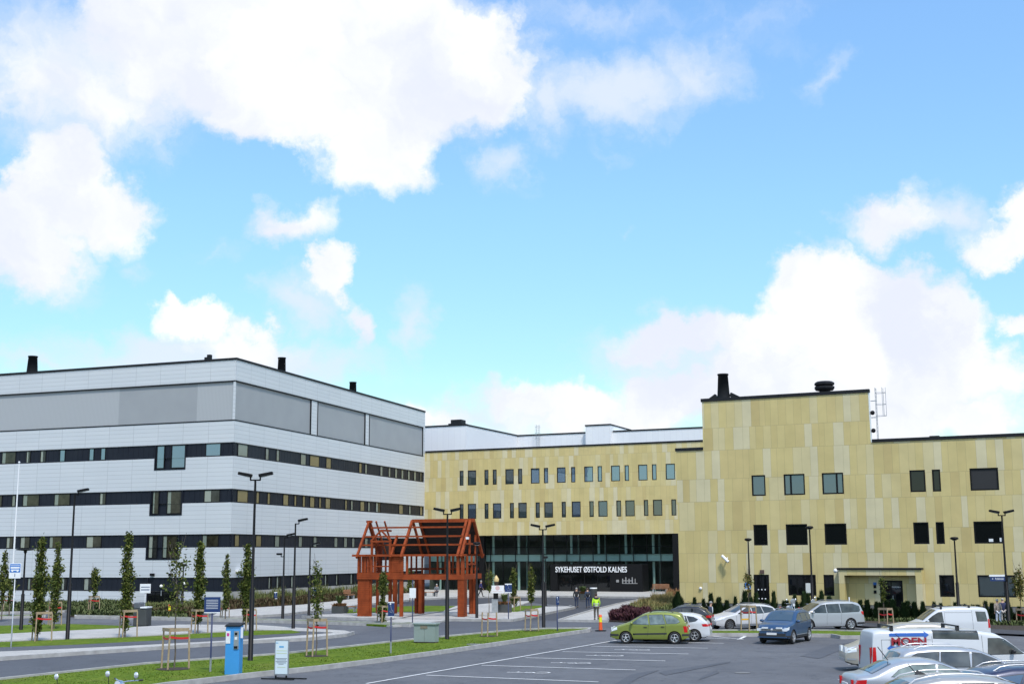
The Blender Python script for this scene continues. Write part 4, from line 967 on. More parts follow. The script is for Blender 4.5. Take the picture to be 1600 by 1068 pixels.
class Car:
    def __init__(s, L, W, H, top, belt, wb, wr, sill=.24, xf=None, tumble=.17, endround=.20, crown=.035, flat=False):
        s.L, s.W, s.H, s.top, s.belt, s.wr, s.sill = L, W, H, top, belt, wr, sill
        s.xf = xf if xf is not None else wb / 2 + .05; s.xr = s.xf - wb
        s.tumble, s.er, s.crown = tumble, endround, crown
        s.nosm = flat
    def T(s, x):
        if s.nosm: return lerp(s.top, x)
        k = .05
        return (lerp(s.top, min(x + k, s.L / 2)) + 2 * lerp(s.top, x) + lerp(s.top, max(x - k, -s.L / 2))) / 4
    def B(s, x):
        b = s.sill
        e = abs(x) / (s.L / 2)
        if e > .86: b += (e - .86) * .7
        ra = s.wr + .055
        for xc in (s.xf, s.xr):
            d = abs(x - xc)
            if d < ra: b = max(b, s.wr + math.sqrt(ra * ra - d * d))
        return b
    def hw(s, x, z):
        e = abs(x) / (s.L / 2)
        y = s.W / 2 * (1 - s.er * e ** 7)
        if z < .42: y *= 1 - .05 * ((.42 - z) / .2) ** 1.5 if z > .0 else .93
        if z > s.belt: y *= 1 - s.tumble * ((z - s.belt) / (s.H - s.belt)) ** 1.15
        T = s.T(x); r = .09
        if z > T - r:
            q = min(1, (z - (T - r)) / r); y -= .10 * (1 - math.sqrt(max(0, 1 - q * q)))
        return y
    def topz(s, x, f): return s.T(x) + s.crown * (1 - f * f) * (1 if abs(x) < s.L * .47 else .4)
    def body(s):
        xs = []
        n = 84
        for i in range(n + 1):
            t = i / n; c = math.cos(math.pi * t)
            xs.append(s.L / 2 * (.55 * c + .45 * (1 - 2 * t)))
        xs += [a for c in (s.xf, s.xr) for a in (c + s.wr + .054, c - s.wr - .054, c)]
        for p, _ in s.top: xs.append(p)
        xs = sorted({round(v, 4) for v in xs if abs(v) <= s.L / 2 + 1e-6}, reverse=True)
        mb = MB(); nz, ny = 16, 8
        rows = []
        for x in xs:
            b, t = s.B(x), s.T(x)
            row = []
            for j in range(nz + 1):
                f = j / nz; f = 1 - (1 - f) ** 1.35
                z = b + (t - b) * f
                row.append((x, s.hw(x, z), z))
            yw = row[-1][1]
            for j in range(1, ny):
                f = 1 - j / (ny / 2)
                row.append((x, yw * f, s.topz(x, f)))
            for p in reversed(row[:nz + 1]): row.append((x, -p[1], p[2]))
            rows.append(row)
        m_ = len(rows[0]); vs = [p for r in rows for p in r]; fs = []
        for i in range(len(rows) - 1):
            for j in range(m_ - 1):
                fs.append((i * m_ + j, i * m_ + j + 1, (i + 1) * m_ + j + 1, (i + 1) * m_ + j))
        fs.append(tuple(range(m_))[::-1]); k = (len(rows) - 1) * m_; fs.append(tuple(range(k, k + m_)))
        mb.add(vs, fs, True); mb.sm[-1] = False; mb.sm[-2] = False
        return mb
    def side(s, poly, off=.006, sides=(1, -1), mb=None, nx=10, nz=5):
        mb = mb or MB()
        xs = sorted({p[0] for p in poly}); x0, x1 = xs[0], xs[-1]
        xs = sorted(set(xs) | {x0 + (x1 - x0) * i / nx for i in range(nx + 1)})
        def span(x):
            zs = []
            for (ax, az_), (bx, bz) in zip(poly, poly[1:] + poly[:1]):
                if min(ax, bx) - 1e-6 <= x <= max(ax, bx) + 1e-6:
                    if abs(ax - bx) < 1e-6: zs += [az_, bz]
                    else: zs.append(az_ + (bz - az_) * (x - ax) / (bx - ax))
            return min(zs), max(zs)
        for sd in sides:
            vs = []
            for x in xs:
                a, b = span(x)
                for j in range(nz + 1):
                    z = a + (b - a) * j / nz; vs.append((x, sd * (s.hw(x, z) + off), z))
            m_ = nz + 1
            mb.add(vs, [(i * m_ + j, (i + 1) * m_ + j, (i + 1) * m_ + j + 1, i * m_ + j + 1) for i in range(len(xs) - 1) for j in range(nz)], True)
        return mb
    def over(s, x0, x1, f0, f1, off=.012, n=10, g0=None, g1=None, ny=8):
        """patch lying on the top surface from x0 to x1, between lateral fractions f0..f1 (g at x1)"""
        g0 = f0 if g0 is None else g0; g1 = f1 if g1 is None else g1
        mb = MB(); vs = []
        for i in range(n + 1):
            t = i / n; x = x0 + (x1 - x0) * t; a = f0 + (g0 - f0) * t; b = f1 + (g1 - f1) * t
            yw = s.hw(x, s.T(x)); e = .02
            sl = (s.T(x - e) - s.T(x + e)) / (2 * e); L_ = math.hypot(1, sl)
            for j in range(ny + 1):
                f = a + (b - a) * j / ny
                vs.append((x + off * sl / L_, yw * f, s.topz(x, f) + off / L_))
        m_ = ny + 1
        mb.add(vs, [(i * m_ + j, (i + 1) * m_ + j, (i + 1) * m_ + j + 1, i * m_ + j + 1) for i in range(n) for j in range(ny)], True)
        return mb
    def face(s, end, y0, y1, z0, z1, off=.012, mb=None):
        x = s.L / 2 * end; mb = mb or MB()
        mb.box(min(x - .1 * end, x + off * end), max(x - .1 * end, x + off * end), y0, y1, z0, z1); return mb

def grow(poly, d):
    cx = sum(p[0] for p in poly) / len(poly); cz = sum(p[1] for p in poly) / len(poly); hx = max(abs(p[0] - cx) for p in poly); hz = max(abs(p[1] - cz) for p in poly)
    return [(cx + (x - cx) * (1 + d / hx), cz + (z - cz) * (1 + d / hz)) for x, z in poly]
def make_car(c, name, label, cat, loc, heading, paintm, glass, sidewins, wind, rear, lamps, tails, **k):
    root = thing(name, label, cat, loc, heading, k.get('group'))
    c.body().build('body', paintm, root)
    ub = MB(); ub.box(-c.L / 2 + .25, c.L / 2 - .25, -c.W / 2 + .27, c.W / 2 - .27, .2, min(.75, c.belt - .15)); ub.build('underbody', M_UNDER, root)
    for poly in sidewins:
        for sd in (1, -1):
            c.side(grow(poly, .022), .004, (sd,)).build('window_seal', M_TRIM, root); o = c.side(poly, .008, (sd,)).build('side_window', glass, root)
    if wind: c.over(*wind).build('windscreen', k.get('wglass', glass), root)
    if rear: c.over(*rear).build('rear_window', k.get('rglass', glass), root)
    for (x0, x1, z0, z1, ang) in [k.get('tail_rear', None)] if k.get('tail_rear') else []: pass
    for poly in lamps:
        for sd in (1, -1):
            mb = c.side(poly, .008, (sd,), nx=6, nz=3)
            xm = max(p[0] for p in poly); z0 = min(p[1] for p in poly) + .01; z1 = max(p[1] for p in poly)
            if xm > c.L / 2 - .14:
                ya = c.hw(xm, (z0 + z1) / 2); mb.box(min(xm, c.L / 2) - .06, c.L / 2 + .012 if z1 < c.T(c.L / 2) else xm + .02, *sorted((sd * (ya - .36), sd * (ya - .03))), z0, z1 - .02)
            mb.build('headlight', M_HEAD, root)
    for poly in tails:
        for sd in (1, -1):
            mb = c.side(poly, .008, (sd,), nx=6, nz=3)
            xm = min(p[0] for p in poly); z0 = min(p[1] for p in poly); z1 = max(p[1] for p in poly)
            yh = c.hw(xm, (z0 + z1) / 2)
            mb.box(xm - .02, xm + .03, *sorted((sd * (yh - k.get('tailw', .22)), sd * (yh - .01))), z0 + .02, z1 - .02)
            mb.build('tail_light', M_TAIL, root)
    for sd in (1, -1):
        for xc in (c.xf, c.xr):
            r = c.wr; yo = c.W / 2 - .015; wd = .21
            mb = MB(); pr = [(r * .62, yo - wd), (r * .94, yo - wd), (r, yo - wd + .03), (r, yo - .03), (r * .95, yo), (r * .68, yo + .003), (r * .66, yo - .02)]
            mb.lathe([(a, sd * b) for a, b in pr], 28, 'y', (xc, 0, r)); mb.lathe([(.01, sd * (yo - .09)), (r * .68, sd * (yo - .09))], 20, 'y', (xc, 0, r))
            w_ = mb.build('wheel', M_TYRE, root)
            mb = MB(); mb.lathe([(r * .69, sd * (yo - .03)), (r * .66, sd * (yo + .004)), (r * .59, sd * (yo - .005)), (r * .57, sd * (yo - .04))], 24, 'y', (xc, 0, r))
            ns = k.get('spokes', 5)
            for i in range(ns):
                t = 2 * math.pi * i / ns + .3; ct, st = math.cos(t), math.sin(t)
                for o_ in (-.12, .12):
                    ct2, st2 = math.cos(t + o_), math.sin(t + o_)
                    mb.beam((xc + .04 * ct, sd * (yo - .02), r + .04 * st), (xc + r * .62 * ct2, sd * (yo - .012), r + r * .62 * st2), .03, .045, (0, 1, 0))
            mb.lathe([(.001, sd * (yo + .0)), (.055, sd * (yo - .002)), (.06, sd * (yo - .04))], 12, 'y', (xc, 0, r))
            mb.build('rim', k.get('rim', M_RIM), w_)
    if k.get('mirror'):
        mx, mz = k['mirror']
        for sd in (1, -1):
            mb = MB(); yb = c.hw(mx, mz); mb.ell((mx, sd * (yb + .12), mz), (.075, .12, .075), 10, 6); mb.tube([(mx, sd * (yb - .02), mz - .05), (mx, sd * (yb + .08), mz - .02)], .025, 6)
            mb.build('mirror', k.get('mirrorm', paintm), root)
    for mb, nm, mt_ in k.get('extra', []):
        for q in (islands(mb) if nm in ('roof_rail', 'yellow_strip', 'bumper_trim', 'roof_bar', 'side_trim', 'headlight_lens') else [mb]):
            q.build(nm, mt_, root)
    return root

def plate(c, end, z, x=None, w=.52):
    mb = MB(); xx = (c.L / 2 if x is None else x) * end if x is None else x
    mb.box(min(xx, xx + .03 * end), max(xx, xx + .03 * end), -w / 2, w / 2, z, z + .11); return (mb, 'number_plate', M_PLATE)
def seam(c, pts, sides=(1, -1), wd=.012):
    mb = MB()
    for sd in sides:
        for (x0, z0), (x1, z1) in zip(pts, pts[1:]):
            n = 6
            for i in range(n):
                a = i / n; b = (i + 1) / n
                xa, za = x0 + (x1 - x0) * a, z0 + (z1 - z0) * a; xb, zb = x0 + (x1 - x0) * b, z0 + (z1 - z0) * b
                dx, dz = (wd, 0) if abs(zb - za) > abs(xb - xa) else (0, wd)
                mb.quad((xa, sd * (c.hw(xa, za) + .003), za), (xb, sd * (c.hw(xb, zb) + .003), zb), (xb + dx, sd * (c.hw(xb, zb) + .003), zb + dz), (xa + dx, sd * (c.hw(xa, za) + .003), za + dz))
    return (mb, 'door_seam', M_TRIM)
def rails(c, x0, x1, f=.86, m_=None):
    mb = MB()
    for sd in (1, -1):
        pts = []
        for i in range(9):
            x = x0 + (x1 - x0) * i / 8; y = sd * c.hw(x, c.T(x)) * f
            pts.append((x, y, c.T(x) + (.065 if 0 < i < 8 else .0)))
        mb.tube(pts, .017, 6)
    return (mb, 'roof_rail', m_ or M_TRIM)
def handles(c, lst, m_):
    mb = MB()
    for x, z in lst:
        for sd in (1, -1):
            y = c.hw(x, z); mb.box(x - .09, x + .09, *sorted((sd * y, sd * (y + .03))), z - .018, z + .018)
    return (mb, 'door_handle', m_)

def islands(mb, gap=.25):
    """split a mesh into its separate pieces, keeping pieces whose boxes nearly touch together"""
    par = list(range(len(mb.v)))
    def find(i):
        while par[i] != i: par[i] = par[par[i]]; i = par[i]
        return i
    for f in mb.f:
        for i in f[1:]: par[find(i)] = find(f[0])
    comp = {}
    for i in range(len(mb.v)): comp.setdefault(find(i), []).append(i)
    out = []
    for ids in comp.values():
        n = MB(); mp = {j: i for i, j in enumerate(ids)}; n.v = [mb.v[j] for j in ids]
        for f, mi, sm in zip(mb.f, mb.mi, mb.sm):
            if f[0] in mp: n.f.append(tuple(mp[j] for j in f)); n.mi.append(mi); n.sm.append(sm)
        out.append(n)
    return out
def place(px, py, ang_deg): return G(px, py), R(ang_deg)

# --- green compact minivan (nose to the left) ---
GREEN = paint('olive_green_paint', (.215, .255, .045), .45)
c = Car(4.17, 1.72, 1.64, [(2.085, .52), (2.06, .66), (1.96, .78), (1.75, .88), (1.3, 1.01), (1.12, 1.08), (.72, 1.30), (.36, 1.49), (.1, 1.58), (-.4, 1.64), (-.95, 1.63), (-1.45, 1.57), (-1.66, 1.50), (-1.80, 1.30), (-1.95, 1.0), (-2.03, .80), (-2.07, .66), (-2.085, .5)], .98, 2.58, .31, xf=1.25, tumble=.2)
trimg = MB()
c.side([(2.06, .40), (2.06, .50), (1.62, .50), (1.62, .40)], .012, mb=trimg); c.side([(-2.06, .42), (-2.06, .52), (-1.72, .52), (-1.72, .42)], .012, mb=trimg); c.side([(.86, .46), (.86, .54), (-.93, .58), (-.93, .50)], .014, mb=trimg); trimg.box(2.05, 2.10, -.7, .7, .34, .50); trimg.box(-2.10, -2.05, -.7, .7, .36, .52)
gl = M_CARGL_L
make_car(c, 'parked_minivan', 'olive green minivan parked in the marked bays with its nose to the left', 'car', (G(1019, 1004.5).x, G(1019, 1004.5).y + .55, 0), R(180 - 12), GREEN, gl,
    [[(.98, 1.03), (.50, 1.36), (.22, 1.46), (.10, 1.47), (.02, 1.0)], [(-.06, 1.0), (.0, 1.475), (-.70, 1.50), (-.86, 1.03)], [(-.94, 1.05), (-.80, 1.49), (-1.18, 1.46), (-1.50, 1.30), (-1.62, 1.14), (-1.45, 1.06)]],
    (1.10, .42, -.86, .86), (-1.70, -1.90, -.82, .82), [[(2.03, .62), (2.0, .75), (1.72, .86), (1.70, .72)]], [[(-2.02, .60), (-1.97, .92), (-1.80, .92), (-1.84, .60)]],
    mirror=(.92, 1.06), extra=[(trimg, 'side_trim', M_TRIM), plate(c, -1, .72, -2.07), plate(c, 1, .42), seam(c, [(.02, .98), (.08, .4)]), seam(c, [(-.9, 1.0), (-.85, .62), (-.78, .4)]), seam(c, [(1.02, 1.0), (1.0, .35)]), rails(c, .0, -1.3), handles(c, [(-.05 + .25, .86), (-.72, .88)], M_TRIM)], spokes=5)

# --- generic hatch / wagon profiles ---
def hatch(L=4.36, H=1.49): return Car(L, 1.79, H, [(L/2, .50), (L/2-.03, .64), (L/2-.14, .74), (L/2-.5, .86), (L/2-1.1, .98), (L/2-1.28, 1.03), (L/2-1.75, 1.27), (L/2-2.15, H-.05), (L/2-2.6, H), (L/2-3.3, H-.02), (-L/2+.62, H-.10), (-L/2+.42, H-.20), (-L/2+.16, 1.03), (-L/2+.08, .95), (-L/2+.03, .66), (-L/2, .5)], .97, 2.62, .315, xf=L/2-.86, tumble=.2)
def wagon(L=4.75, H=1.50): return Car(L, 1.82, H, [(L/2, .50), (L/2-.03, .63), (L/2-.14, .72), (L/2-.55, .84), (L/2-1.25, .97), (L/2-1.42, 1.02), (L/2-1.9, 1.25), (L/2-2.35, H-.05), (L/2-2.9, H), (L/2-3.6, H-.01), (-L/2+.75, H-.09), (-L/2+.55, H-.16), (-L/2+.18, 1.06), (-L/2+.08, .98), (-L/2+.03, .66), (-L/2, .5)], .96, 2.75, .325, xf=L/2-.92, tumble=.19)
def wins_wagon(c):
    l, H = c.L / 2, c.H
    return [[(l-1.48, 1.0), (l-1.90, 1.21), (l-2.3, H-.13), (l-2.45, H-.125), (l-2.50, .99)], [(l-2.58, .99), (l-2.54, H-.12), (l-3.2, H-.12), (l-3.35, 1.0)], [(l-3.43, 1.01), (l-3.29, H-.12), (-l+.95, H-.17), (-l+.62, H-.24), (-l+.55, 1.08)]]
def wins_hatch(c):
    l, H = c.L / 2, c.H
    return [[(l-1.34, 1.0), (l-1.75, 1.2), (l-2.1, H-.14), (l-2.3, H-.125), (l-2.36, .99)], [(l-2.44, .99), (l-2.40, H-.12), (l-3.0, H-.13), (l-3.15, 1.01)], [(l-3.22, 1.03), (l-3.08, H-.14), (-l+.85, H-.19), (-l+.62, 1.18), (-l+.75, 1.08)]]
WHITE = paint('white_paint', (.56, .58, .61), 0, .3); SILVER = paint('silver_paint', (.42, .44, .46), .55, .3); LSILV = paint('light_silver_paint', (.36, .385, .43), .5, .28)
DARKC = paint('black_paint', (.014, .015, .020), .3, .25); BLUE = paint('steel_blue_paint', (.028, .075, .165), .5, .3); BEIGE = paint('champagne_paint', (.46, .43, .37), .5, .3); NAVY = paint('navy_paint', (.022, .030, .075), .4, .22); GREYP = paint('grey_metal_paint', (.16, .17, .18), .6, .28)
# white hatch whose tail shows behind the green minivan
c = hatch(4.3, 1.48)
x_, y_ = G(1101, 996).x, 9315 / 133.0
make_car(c, 'parked_hatchback', 'white hatchback with red tail lamp, mostly hidden behind the green minivan', 'car', (x_ - 2.12 * math.cos(R(14)), y_ + 2.12 * math.sin(R(14)) + .9, 0), R(180 - 14), WHITE, M_CARGL, wins_hatch(c),
    (c.L/2-1.30, c.L/2-2.08, -.86, .86), (-c.L/2+.46, -c.L/2+.2, -.84, .84), [[(c.L/2-.03, .60), (c.L/2-.1, .70), (c.L/2-.5, .82), (c.L/2-.5, .68)]], [[(-c.L/2+.03, .80), (-c.L/2+.10, .95), (-c.L/2+.42, .93), (-c.L/2+.36, .80)]],
    mirror=(c.L/2-1.55, 1.02), extra=[plate(c, -1, .62, -c.L/2-.005)], rglass=M_GL_BLUE)
# black car beyond it
c = hatch(4.15, 1.46)
make_car(c, 'parked_hatchback', 'black car seen as a dark roof beyond the green minivan', 'car', (G(1064, 988).x, 78.8, .10), R(180 - 16), DARKC, M_CARGL, wins_hatch(c),
    (c.L/2-1.30, c.L/2-2.08, -.86, .86), (-c.L/2+.46, -c.L/2+.2, -.84, .84), [[(c.L/2-.03, .60), (c.L/2-.1, .70), (c.L/2-.5, .80), (c.L/2-.5, .66)]], [[(-c.L/2+.03, .80), (-c.L/2+.10, .95), (-c.L/2+.32, .93), (-c.L/2+.3, .80)]],
    mirror=(c.L/2-1.55, 1.02), extra=[rails(c, .1, -1.4, .84, GREYP)])
# taxi wagon
c = wagon(4.72, 1.52)
TA = R(180 + 22)
p = G(1157, 983.2)
txb = MB(); c.side([(1.25 - .55, .50 + .10), (1.25 - .55, .59 + .10), (1.25 - 1.15, .59 + .10), (1.25 - 1.15, .50 + .10)], .011, mb=txb)
tr2 = MB(); c.side([(1.0, .27), (1.0, .37), (-1.0, .37), (-1.0, .27)], .01, mb=tr2)
taxi = make_car(c, 'parked_taxi', 'silver white estate taxi with a yellow strip on its door, beside the lawn strip', 'car', (p.x + .3, p.y + .95, 0), TA, paint('pearl_white_paint', (.56, .56, .58), .2), M_CARGL, wins_wagon(c),
    (c.L/2-1.44, c.L/2-2.28, -.86, .86), (-c.L/2+.6, -c.L/2+.24, -.84, .84), [[(c.L/2-.03, .60), (c.L/2-.1, .70), (c.L/2-.6, .80), (c.L/2-.5, .66)]], [[(-c.L/2+.03, .82), (-c.L/2+.10, .97), (-c.L/2+.5, .97), (-c.L/2+.4, .84)]],
    mirror=(c.L/2-1.7, 1.02), extra=[rails(c, .2, -1.9, .84, GREYP), (txb, 'yellow_strip', mat('taxi_yellow', (.75, .42, .02), .5)), (tr2, 'side_trim', M_GALV), seam(c, [(-.12, .98), (-.1, .35)]), seam(c, [(-1.0, 1.0), (-.9, .62), (-.85, .35)]), seam(c, [(.98, .98), (.95, .35)])], rim=mat('dark_rim', (.16, .16, .17), .35, .6), spokes=8)
# silver minivan with its tail to the right
c = Car(4.82, 1.88, 1.72, [(2.41, .52), (2.38, .66), (2.25, .78), (1.75, .95), (1.45, 1.08), (.9, 1.38), (.5, 1.60), (.1, 1.69), (-.6, 1.72), (-1.5, 1.70), (-2.0, 1.62), (-2.14, 1.5), (-2.30, 1.12), (-2.36, .98), (-2.40, .7), (-2.41, .5)], 1.0, 2.85, .34, xf=1.47, tumble=.16)
tr = MB(); c.side([(-2.38, .34), (-2.38, .46), (-1.80, .46), (-1.80, .34)], .012, mb=tr); tr.box(-2.45, -2.38, -.75, .75, .34, .46)
p = G(1313, 984)
make_car(c, 'parked_minivan', 'silver minivan with long side windows, tail to the right, behind the blue car', 'car', (p.x - .75, p.y + 1.05, 0), R(180 + 14), SILVER, M_CARGL,
    [[(1.40, 1.08), (.90, 1.33), (.55, 1.52), (.30, 1.54), (.26, 1.06)], [(.18, 1.06), (.22, 1.545), (-.62, 1.565), (-.70, 1.06)], [(-.78, 1.06), (-.72, 1.565), (-1.6, 1.555), (-2.02, 1.42), (-2.06, 1.2), (-1.98, 1.1)]],
    (1.42, .55, -.86, .86), (-2.15, -2.32, -.82, .82), [[(2.36, .62), (2.3, .76), (1.9, .88), (1.9, .74)]], [[(-2.38, .86), (-2.34, 1.12), (-2.12, 1.10), (-2.18, .95)]],
    mirror=(1.2, 1.1), extra=[(tr, 'bumper_trim', M_TRIM), seam(c, [(.22, 1.04), (.25, .35)]), seam(c, [(-.74, 1.04), (-.72, .35)]), rails(c, .1, -1.8, .86, GREYP), (MB().box(-1.85, -1.8, -.03, .03, 1.68, 1.95), 'aerial', M_WHITEM)], spokes=7)
# blue compact SUV, three-quarter front
c = Car(4.43, 1.81, 1.68, [(2.215, .56), (2.20, .72), (2.12, .88), (1.9, .97), (1.2, 1.08), (1.02, 1.13), (.55, 1.42), (.2, 1.60), (-.2, 1.67), (-1.1, 1.68), (-1.7, 1.60), (-1.9, 1.48), (-2.08, 1.08), (-2.16, .95), (-2.20, .7), (-2.215, .55)], 1.04, 2.6, .35, sill=.30, xf=1.33, tumble=.19, endround=.30)
fr = MB(); fr.box(2.10, 2.235, -.72, .72, .40, .56); c.side([(2.19, .36), (2.19, .46), (1.75, .44), (1.75, .36)], .014, mb=fr); c.side([(.9, .30), (.9, .42), (-.85, .42), (-.85, .30)], .014, mb=fr)
gr = MB(); gr.box(2.13, 2.225, -.56, .56, .68, .80)
gb = MB(); gb.box(2.14, 2.24, -.60, .60, .70, .715); gb.box(2.14, 2.24, -.60, .60, .765, .78); gb.lathe([(.001, 2.245), (.065, 2.245), (.07, 2.23)], 14, 'x', (0, 0, .745)); c.side([(.9, .44), (.9, .47), (-.85, .47), (-.85, .44)], .016, mb=gb)
hl = MB()
for sd in (1, -1): hl.box(2.08, 2.215, *sorted((sd * .55, sd * .80)), .685, .815)
lo = MB(); lo.box(2.15, 2.235, -.78, .78, .34, .40)
p = G(1236, 1004)
suv = make_car(c, 'driving_suv', 'steel blue compact off-road car facing the camera on the open asphalt', 'car', (p.x - .05, p.y + 1.0, 0), math.atan2(-.86, -.51), BLUE, mat('blue_tinted_car_glass', (.05, .08, .11), .05, IOR=1.9),
    [[(.92, 1.13), (.55, 1.36), (.28, 1.50), (.05, 1.515), (.0, 1.11)], [(-.08, 1.11), (-.04, 1.52), (-.85, 1.52), (-1.0, 1.12)], [(-1.08, 1.13), (-.95, 1.52), (-1.5, 1.47), (-1.78, 1.25), (-1.72, 1.18)]],
    (1.0, .25, -.88, .88), (-1.92, -2.1, -.82, .82), [[(2.16, .68), (2.12, .82), (1.82, .90), (1.86, .74)]], [[(-2.16, .86), (-2.12, 1.06), (-1.85, 1.04), (-1.9, .88)]],
    mirror=(.85, 1.14), extra=[(fr, 'bumper_trim', M_TRIM), (gr, 'grille', M_TRIM), (gb, 'chrome_strips', M_RIM), (hl, 'headlight_lens', M_HEAD), (lo, 'bumper_lip', BLUE), (MB().box(2.235, 2.26, -.27, .27, .49, .60), 'number_plate', M_PLATE), rails(c, .1, -1.5, .86, M_RIM), seam(c, [(-.04, 1.09), (-.02, .42)]), seam(c, [(-1.02, 1.1), (-.9, .7), (-.85, .42)]), (MB().box(.4, .47, -.09, -.05, 1.55, 1.56), 'mirror_tab', M_TRIM)], spokes=5)  # last extra is a tiny dark trim box at the windscreen top

# --- right-hand rows -------------------------------------------------------------
# champagne car nosing out from behind the van
c = Car(4.6, 1.84, 1.80, [(2.3, .52), (2.27, .70), (2.12, .84), (1.7, .98), (1.35, 1.14), (.7, 1.52), (.3, 1.70), (-.2, 1.79), (-1.2, 1.80), (-1.9, 1.72), (-2.1, 1.5), (-2.22, 1.1), (-2.28, .8), (-2.3, .5)], 1.02, 2.75, .33, xf=1.37, tumble=.17, endround=.28)
x0 = AT(1328, 1020, 52).x
ex = MB(); ex.box(2.2, 2.315, -.55, .55, .32, .45); c.side([(2.24, .40), (2.24, .46), (1.9, .46), (1.9, .40)], .012, mb=ex)
make_car(c, 'parked_people_carrier', 'champagne coloured car with its nose showing left of the white delivery van', 'car', (x0 + 2.25, 53.0, .06), R(180 - 3), BEIGE, M_CARGL,
    [[(1.28, 1.12), (.7, 1.42), (.35, 1.58), (.2, 1.6), (.15, 1.1)], [(.07, 1.1), (.1, 1.6), (-.9, 1.64), (-.95, 1.1)], [(-1.03, 1.1), (-.98, 1.64), (-1.75, 1.58), (-1.95, 1.2)]],
    (1.3, .4, -.86, .86), (-2.1, -2.22, -.82, .82), [[(2.26, .66), (2.2, .84), (1.88, .92), (1.86, .72)]], [[(-2.28, .86), (-2.2, 1.2), (-2.05, 1.2), (-2.1, .86)]],
    mirror=(1.1, 1.14), extra=[(ex, 'bumper_trim', M_RIM), seam(c, [(1.0, 1.08), (1.0, .4)])], spokes=10)
# small white panel van with roof bars, far row
c = Car(4.5, 1.81, 1.84, [(2.25, .55), (2.22, .75), (2.05, .90), (1.6, 1.03), (1.25, 1.15), (.75, 1.52), (.45, 1.72), (.1, 1.81), (-.8, 1.84), (-1.8, 1.83), (-2.12, 1.78), (-2.18, 1.6), (-2.24, 1.0), (-2.25, .5)], 1.05, 2.75, .33, xf=1.33, tumble=.13)
rbs = []
for x in (.25, -1.2):
    rb = MB(); rbs.append((rb, 'roof_rack_bar', M_TRIM))
    for sd in (1, -1): rb.box(x - .04, x + .04, *sorted((sd * .62, sd * .76)), 1.74, 1.95)
    rb.beam((x, -.76, 1.93), (x, .76, 1.93), .06, .04)
xc_ = AT(1478, 960, 68).x
make_car(c, 'parked_panel_van', 'small white panel van with black roof bars in the far row, nose to the left', 'van', (xc_, 68.6, 0), R(180 - 2), WHITE, M_CARGL,
    [[(1.15, 1.13), (.75, 1.42), (.45, 1.58), (.25, 1.6), (.2, 1.1)], [(-1.55, 1.15), (-1.5, 1.62), (-2.0, 1.60), (-2.08, 1.15)]],
    (1.22, .5, -.86, .86), (-2.14, -2.22, -.8, .8), [[(2.2, .70), (2.1, .88), (1.8, .95), (1.8, .78)]], [[(-2.24, .8), (-2.2, 1.25), (-2.12, 1.25), (-2.12, .8)]],
    mirror=(1.05, 1.15), extra=rbs + [seam(c, [(.12, 1.65), (.14, .4)]), seam(c, [(-1.3, 1.7), (-1.32, .4)]), seam(c, [(.1, 1.58), (-1.28, 1.58)]), (MB().box(-2.1, -2.05, .5, .55, 1.8, 2.0), 'aerial', M_TRIM)])
# white delivery van with writing
L_ = 6.15
c = Car(L_, 1.90, 1.97, [(L_/2, .6), (L_/2-.04, .85), (L_/2-.25, 1.02), (L_/2-.75, 1.15), (L_/2-1.0, 1.26), (L_/2-1.5, 1.66), (L_/2-1.85, 1.85), (L_/2-2.4, 1.94), (L_/2-3.2, 1.97), (-L_/2+.35, 1.97), (-L_/2+.13, 1.93), (-L_/2+.06, 1.80), (-L_/2+.03, 1.0), (-L_/2, .6)], 1.12, 3.5, .34, sill=.3, xf=L_/2-.98, tumble=.10, endround=.10)
D_ = 45.4; xr_ = AT(1361, 1000, D_ - .9).x
rbs = []
for x in (-2.32, -.05):
    rb = MB(); rbs.append((rb, 'roof_rack_bar', M_TRIM))
    for sd in (1, -1): rb.box(x - .05, x + .05, *sorted((sd * .66, sd * .80)), 1.90, 2.13)
    rb.beam((x, -.8, 2.11), (x, .8, 2.11), .07, .045)
st = [seam(c, [(-1.72 + .55, 1.75), (-1.72 + .55, .45)]), ]
ar = MB()
def sidebox(mb, x0, x1, z0, z1, off=.012): c.side([(x0, z0), (x0, z1), (x1, z1), (x1, z0)], off, (-1,), mb, 4, 2)
pu = lambda px: AT(px, 1000, D_ - .95).x - xr_ - L_ / 2
pz = lambda py: AT(1430, py, D_ - .95).z - RISE(13, 45)
M_BLU = mat('sign_blue_print', (.02, .11, .42), .5); M_REDP = mat('sign_red_print', (.30, .02, .03), .5)
VZ = RISE(13, 45)
sidebox(ar, pu(1391), pu(1446), pz(993.6), pz(988.2))
c.side([(pu(1445), pz(997)), (pu(1445), pz(985.5)), (pu(1453), pz(991))], .014, (-1,), ar, 3, 2)
sidebox(ar, pu(1392), pu(1446), pz(1014.5), pz(1009)); c.side([(pu(1386), pz(1011.8)), (pu(1393), pz(1006)), (pu(1393), pz(1017.5))], .014, (-1,), ar, 3, 2)
